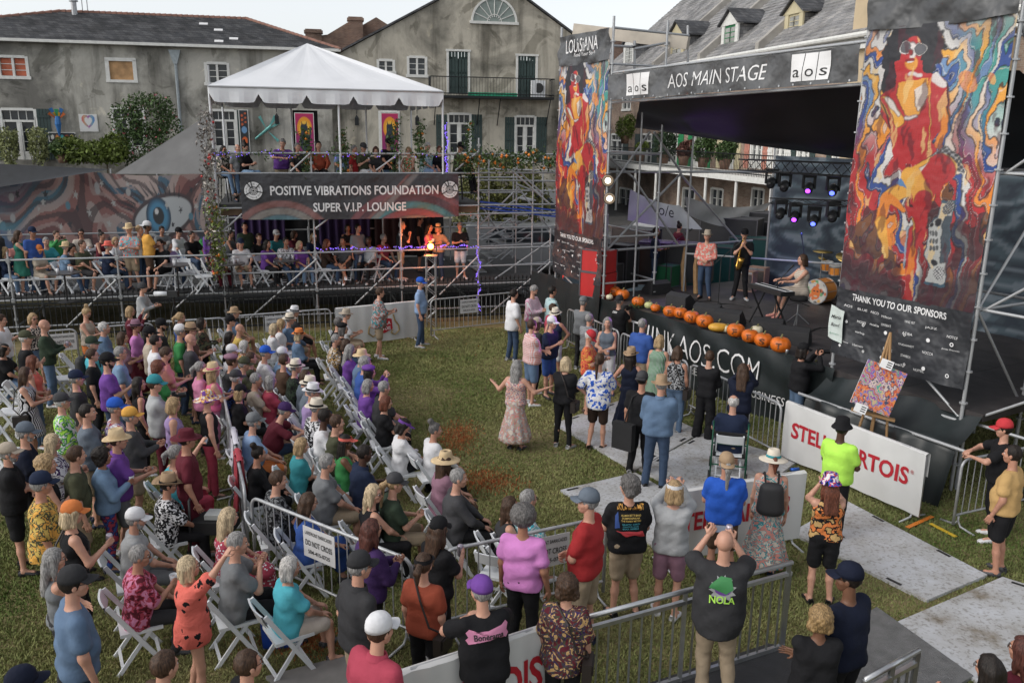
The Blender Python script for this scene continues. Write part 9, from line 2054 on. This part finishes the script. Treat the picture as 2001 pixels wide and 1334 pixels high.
many('''
90 470 Cl 130 z=1.08|tee teal|jeans jean|short hgrey||am4|grey haired in teal at the back of the left deck
225 462 Cl 120 z=1.08|tee white|trousers black|bob hblond||af4|blond in white behind the aqua flowered shirt
330 470 Cl 120 z=1.08|tee lilac|jeans jean|bob hgrey||af4|in lilac behind the white shirt with blue print
375 458 Cl 120 z=1.08|tee black|jeans jean|short hdark||bm4|in black between the white and green shirts on the deck
30 470 Cl 120 z=1.08|tee salmon|trousers black|short hbrown||am4|in salmon shirt at the left of the deck back row
540 455 Cl 130 z=1.08|tee teal|trousers black|short hgrey|cap white|am4|in white cap at the dark back of the lounge
612 455 Cl 150 z=1.08|tee navy|jeans jean|bob hblond||af4|blond in navy at the dark back of the lounge
750 462 Cl 120 z=1.08|tee crimson|jeans jean|short hgrey||am4|in dark red shirt at the right back of the lounge
700 452 Sd 130 z=1.08|tee grey|jeans jean|short hdark||bm4|standing in grey at the back of the lounge
236 690 Sd 65|tee ldenim|jeans jean|short hgrey||am5|grey haired in pale blue right of the purple shirt man
240 660 Sp 65|tee mauve|trousers black|bob hbrown||af4|brown haired in mauve before the hooded jacket
150 740 Sd 65|tee char|shorts khaki|short hgrey|cap navy|am4|in navy cap left of the purple shirt man
340 790 Sd 60|tank lilac|trousers black|bob hblond||af4|blond in lilac right of the teal cap photographer
150 890 Sd 60|tee olive|shorts khaki|short hbrown||am4|in olive shirt left of the denim jacket woman
530 745 Cl 67|tee crimson|jeans jean|bob hgrey||af4|grey haired in dark pink behind the purple cap
520 690 Cl 67|tee white|shorts khaki|short hgrey|cap rblue|am4|in royal blue cap in the middle of the far seats
640 905 Cl 67|tee grey|shorts khaki|short hgrey||am5|in grey shirt behind the navy shirt man
590 870 Cc 67|tee teal|trousers black|bob hblond||af4|blond in teal between the two seated rows
''')
# band and crew on stage
many('''
1382 461 Sq 205 z=1.35 sh=dbrown pitch=-6|long floral:salmon:coral:cream|jeans jean|short hgrey|fedora beige|am3|singer in pale hat and coral patterned shirt on the stage
1455 458 Sx 195 z=1.35 s=1.02|tee black|trousers black|short hgrey|cap black|am3|saxophone player in black shirt and cap on the stage
1283 452 Sp 100 z=1.3 s=.95|tee navy|jeans jean|short hdark||cm4|sound engineer in navy shirt behind the mixing desk
1328 443 Sp 60 z=1.3 s=.95|tee maroon|jeans jean|bun hdark||bf4|engineer in maroon shirt seen from behind at the desk
1642 530 Cp 215 z=1.45 s=.95 xk=2|tee white|trousers black|short hbrown||am4|drummer in white shirt half hidden by the right tower
''')
_k=G(1556,628,1.35)
KB=PP('1553 524 Ff 262 z=1.35 sh=salmon lean=.05 seat=.58 s=1.08 xk=1|dress hstripe:beige:cream||bob hbrown||af2|pianist in cream and pink patterned dress seated at the keyboard',nc=1)
# saxophone
R_,J_,MW_=[(r,j,None) for r,j,l,d in PEOPLE if 'saxophone' in l][0]
MWs=Matrix.Translation(R_.location)@Matrix.Rotation(R_.rotation_euler[2],4,'Z')@Matrix.Scale(R_.scale[0],4)
def sx(x,y,z): return tuple(MWs@Vector((x,y,z)))
mo=J_['head']+_v(0,.13,-.06); SX=root('saxophone',sx(0,.25,1.1),'brass tenor saxophone played by the man in black','saxophone'); M_BR=mat('sax_brass',(.62,.36,.08),.25,.9,.1)
mb=MB(); mb.sm=True; mb.tube([sx(*mo),sx(mo[0],mo[1]+.05,mo[2]+.01),sx(mo[0]+.02,mo[1]+.10,mo[2]-.06),sx(.06,.22,1.32),sx(.10,.24,.98),sx(.12,.26,.86),sx(.10,.32,.80),sx(.06,.38,.86),sx(.04,.41,.98),sx(.03,.44,1.08)],[.008,.012,.016,.02,.03,.034,.038,.045,.06,.085],12); mb.build('body',M_BR,SX)
for k in range(9): mb=MB(); mb.lathe([(0,0),(.016,0),(.016,.008),(0,.01)],8,sx(.075+.004*k,.258,1.27-.045*k),M=Matrix.Rotation(PI/2,3,'X')); mb.build('key',M_BR,SX)
# walker under the seated man, wheelchair style seat, bags
def walker(px,label):
    p=[(r,j) for r,j,l,d in PEOPLE if px in l][0][0]; x,y=p.location[0],p.location[1]; rz=p.rotation_euler[2]; R=root('walker',(x,y,0),label,'walker',rz=rz); MG=mat('walker_green',(.01,.09,.05),.35,.3,.05)
    for s in(-1,1):
        mb=MB(); mb.sm=True; mb.tube([(s*.27,-.30,.10),(s*.27,-.18,.9),(s*.27,-.05,.95)],.014,7); mb.tube([(s*.27,.32,.10),(s*.27,-.16,.62)],.014,7); mb.build('side_frame',MG,R,world=False)
        for yy in(-.30,.32): mb=MB(); mb.tube([(s*.29-.015,yy,.10),(s*.29+.015,yy,.10)],.10,14); mb.build('wheel',M_BLACKP,R,world=False)
    mb=MB(); mb.tube([(-.27,-.16,.62),(.27,-.16,.62)],.014,6); mb.build('cross_bar',MG,R,world=False); mb=MB(); mb.tube([(-.27,-.26,.3),(.27,-.26,.3)],.012,6); mb.build('cross_bar',MG,R,world=False)
    mb=MB(); mb.box((0,.02,.42),(.5,.36,.05)); mb.build('seat',M_BLACKF,R,world=False); mb=MB(); mb.box((0,-.2,.78),(.5,.03,.1)); mb.build('back_strap',M_BLACKF,R,world=False)
walker('green walker','dark green four wheeled walker under the white haired man in navy')
p=[r for r,j,l,d in PEOPLE if 'black and white shawl' in l][0]; x,y=p.location[0]+.55,p.location[1]+.2; R=root('rollator',(x,y,0),'black rollator with bags in front of the tan hat and shawl','walker')
for s in(-1,1):
    mb=MB(); mb.sm=True; mb.tube([(x+s*.25,y-.25,.1),(x+s*.25,y-.15,.95),(x+s*.25,y-.0,.98)],.016,7); mb.build('side_frame',M_BLACKM,R)
    for yy in(-.25,.3): mb=MB(); mb.tube([(x+s*.27-.015,y+yy,.1),(x+s*.27+.015,y+yy,.1)],.1,12); mb.build('wheel',M_BLACKP,R)
mb=MB(); mb.box((x,y,.58),(.5,.34,.16)); mb.build('seat_bag',M_BLACKF,R)
mb=MB(); mb.box((x+.02,y,.70),(.24,.20,.06)); tag(mb.build('food_box',mat('clear_box',(.4,.42,.4),.2,0,.1)),'clear food box on the black rollator','box')
c=G(555,1262); mb=MB(); mb.prism([(c[0]-.2,c[1]-.08,0),(c[0]+.2,c[1]-.02,0),(c[0]+.22,c[1]-.02,.42),(c[0]-.22,c[1]-.08,.42)],(-.02,.16,0)); mb.tube([(c[0]-.1,c[1]+.0,.42),(c[0]-.08,c[1]+.02,.6),(c[0]+.08,c[1]+.02,.6),(c[0]+.1,c[1]+.02,.42)],.01,5); tag(mb.build('shopping_bag',mat('blue_bag',(.01,.05,.30),.45,0,.1)),'bright blue shopping bag on the grass by the turquoise shirt woman','bag')
c=G(452,870,.95); c=G(452,850,1.05)
mb=MB(); a=G(470,925,1.05); b=G(462,880,1.05)
def towel(P0,P1,L0,L1,m,lab):
    d=_v(*P1)-_v(*P0); n_=_v(d[1],-d[0],0); n_/=np.linalg.norm(n_); mb=MB()
    for s,L_ in((-1,L0),(1,L1)): mb.grid(lambda i,j: tuple(_v(*P0)+d*i+n_*s*(.035+.05*j*j+.02*math.sin(i*12+s))+_v(0,0,.03-L_*j+.0)),12,8)
    mb.grid(lambda i,j: tuple(_v(*P0)+d*i+n_*(.035*(2*j-1))+_v(0,0,.03+.012*math.sin(PI*j))),12,4); tag(mb.build('towel',m,smooth=True),lab,'cloth')
towel(G(455,838,1.05),G(462,872,1.05),.35,.40,mat('towel_white',(.6,.58,.64),.9,0,.05),'white cloth hung over the divider beside the red cloth'); towel(G(463,880,1.05),G(469,905,1.05),.6,.85,mat('towel_red',(.42,.05,.07),.9,0,.1),'long red cloth hung over the divider rail')
p=[(r,j) for r,j,l,d in PEOPLE if 'carrying a black bag' in l][0][0]; x,y=p.location[0]-.28,p.location[1]-.12; mb=MB(); mb.box((x,y,.72),(.12,.36,.44),rz=.9); mb.tube([(x,y,.94),(x+.12,y+.05,1.35),(x+.25,y+.1,1.42)],.012,5); tag(mb.build('tote_bag',M_BLACKF),'large black bag hanging beside the backward cap man','bag')
# camera and tripod
p=[r for r,j,l,d in PEOPLE if 'long lens camera' in l][0]; c=_v(*AY(338,574,p.location[1]+.1)); T=root('camera_tripod',(c[0],c[1],0),'black tripod with white lens camera near the back fence','tripod')
for k in range(3): a_=2*PI*k/3; tube_obj('leg',(c[0],c[1],c[2]-.25),(c[0]+.4*math.cos(a_),c[1]+.4*math.sin(a_),0),.016,M_BLACKM,T,6)
mb=MB(); mb.box((c[0],c[1],c[2]),(.25,.12,.15)); mb.build('camera_body',M_BLACKM,T); mb=MB(); mb.sm=True; mb.tube([(c[0]-.12,c[1],c[2]),(c[0]-.45,c[1]-.02,c[2])],[.055,.06],12); mb.build('lens',M_WHITEPL,T); tube_obj('mast',(c[0],c[1],c[2]-.3),(c[0],c[1],c[2]),.025,M_BLACKM,T,6)
# empty chairs on the left and lounge tables
for i,(u,v,z,rz,lab) in enumerate(((118,705,.81,70,'empty white folding chair right of the bald man in green'),(150,690,.81,60,'empty white folding chair beside the woman with blond bun'),(15,765,.81,75,'empty white folding chair at the left edge, upper'),(12,840,.81,95,'empty white folding chair at the left edge, lower'),(45,745,.81,70,'empty white folding chair behind the striped dress'),(372,505,1.9,100,'empty white folding chair on the deck, left of two'),(394,512,1.9,60,'empty white folding chair on the deck, right of two'),(355,508,1.9,160,'empty white folding chair behind the black shorts man'),(640,500,1.85,200,'empty white folding chair in the lower lounge'),(700,492,1.85,150,'empty white folding chair at the dark end of the lounge'),(850,465,1.85,120,'empty white folding chair behind the orange lamp'),(978,1060,.81,20,'empty white folding chair before the pink shirt man'))):
    c=G(u,v,z); chair(c[0],c[1],-math.radians(rz),lab,0 if z<1.5 else ZL)
for (u,v,lab) in ((125,533,'round dark table beside the front deck rail'),(180,489,'round dark table by the mural'),(345,517,'small round table near the white chairs'),(452,515,'round dark table at the left tent pole'),(560,508,'round dark table between the women in purple'),(665,500,'round pale table in the lounge middle')):
    c=G(u,v,ZL+.74); tbl(c[0],c[1],ZL,lab)
mb=MB(); c=G(395,520,ZL+.5)
# small litter
for i,(u,v) in enumerate(((835,858),(1300,960),(90,1010),(900,1090),(1750,1180))): pass
print('T people',time.time()-T0,len(PEOPLE))

print('TRIS',sum(len(m.loops)-2*len(m.polygons) for m in bpy.data.meshes))
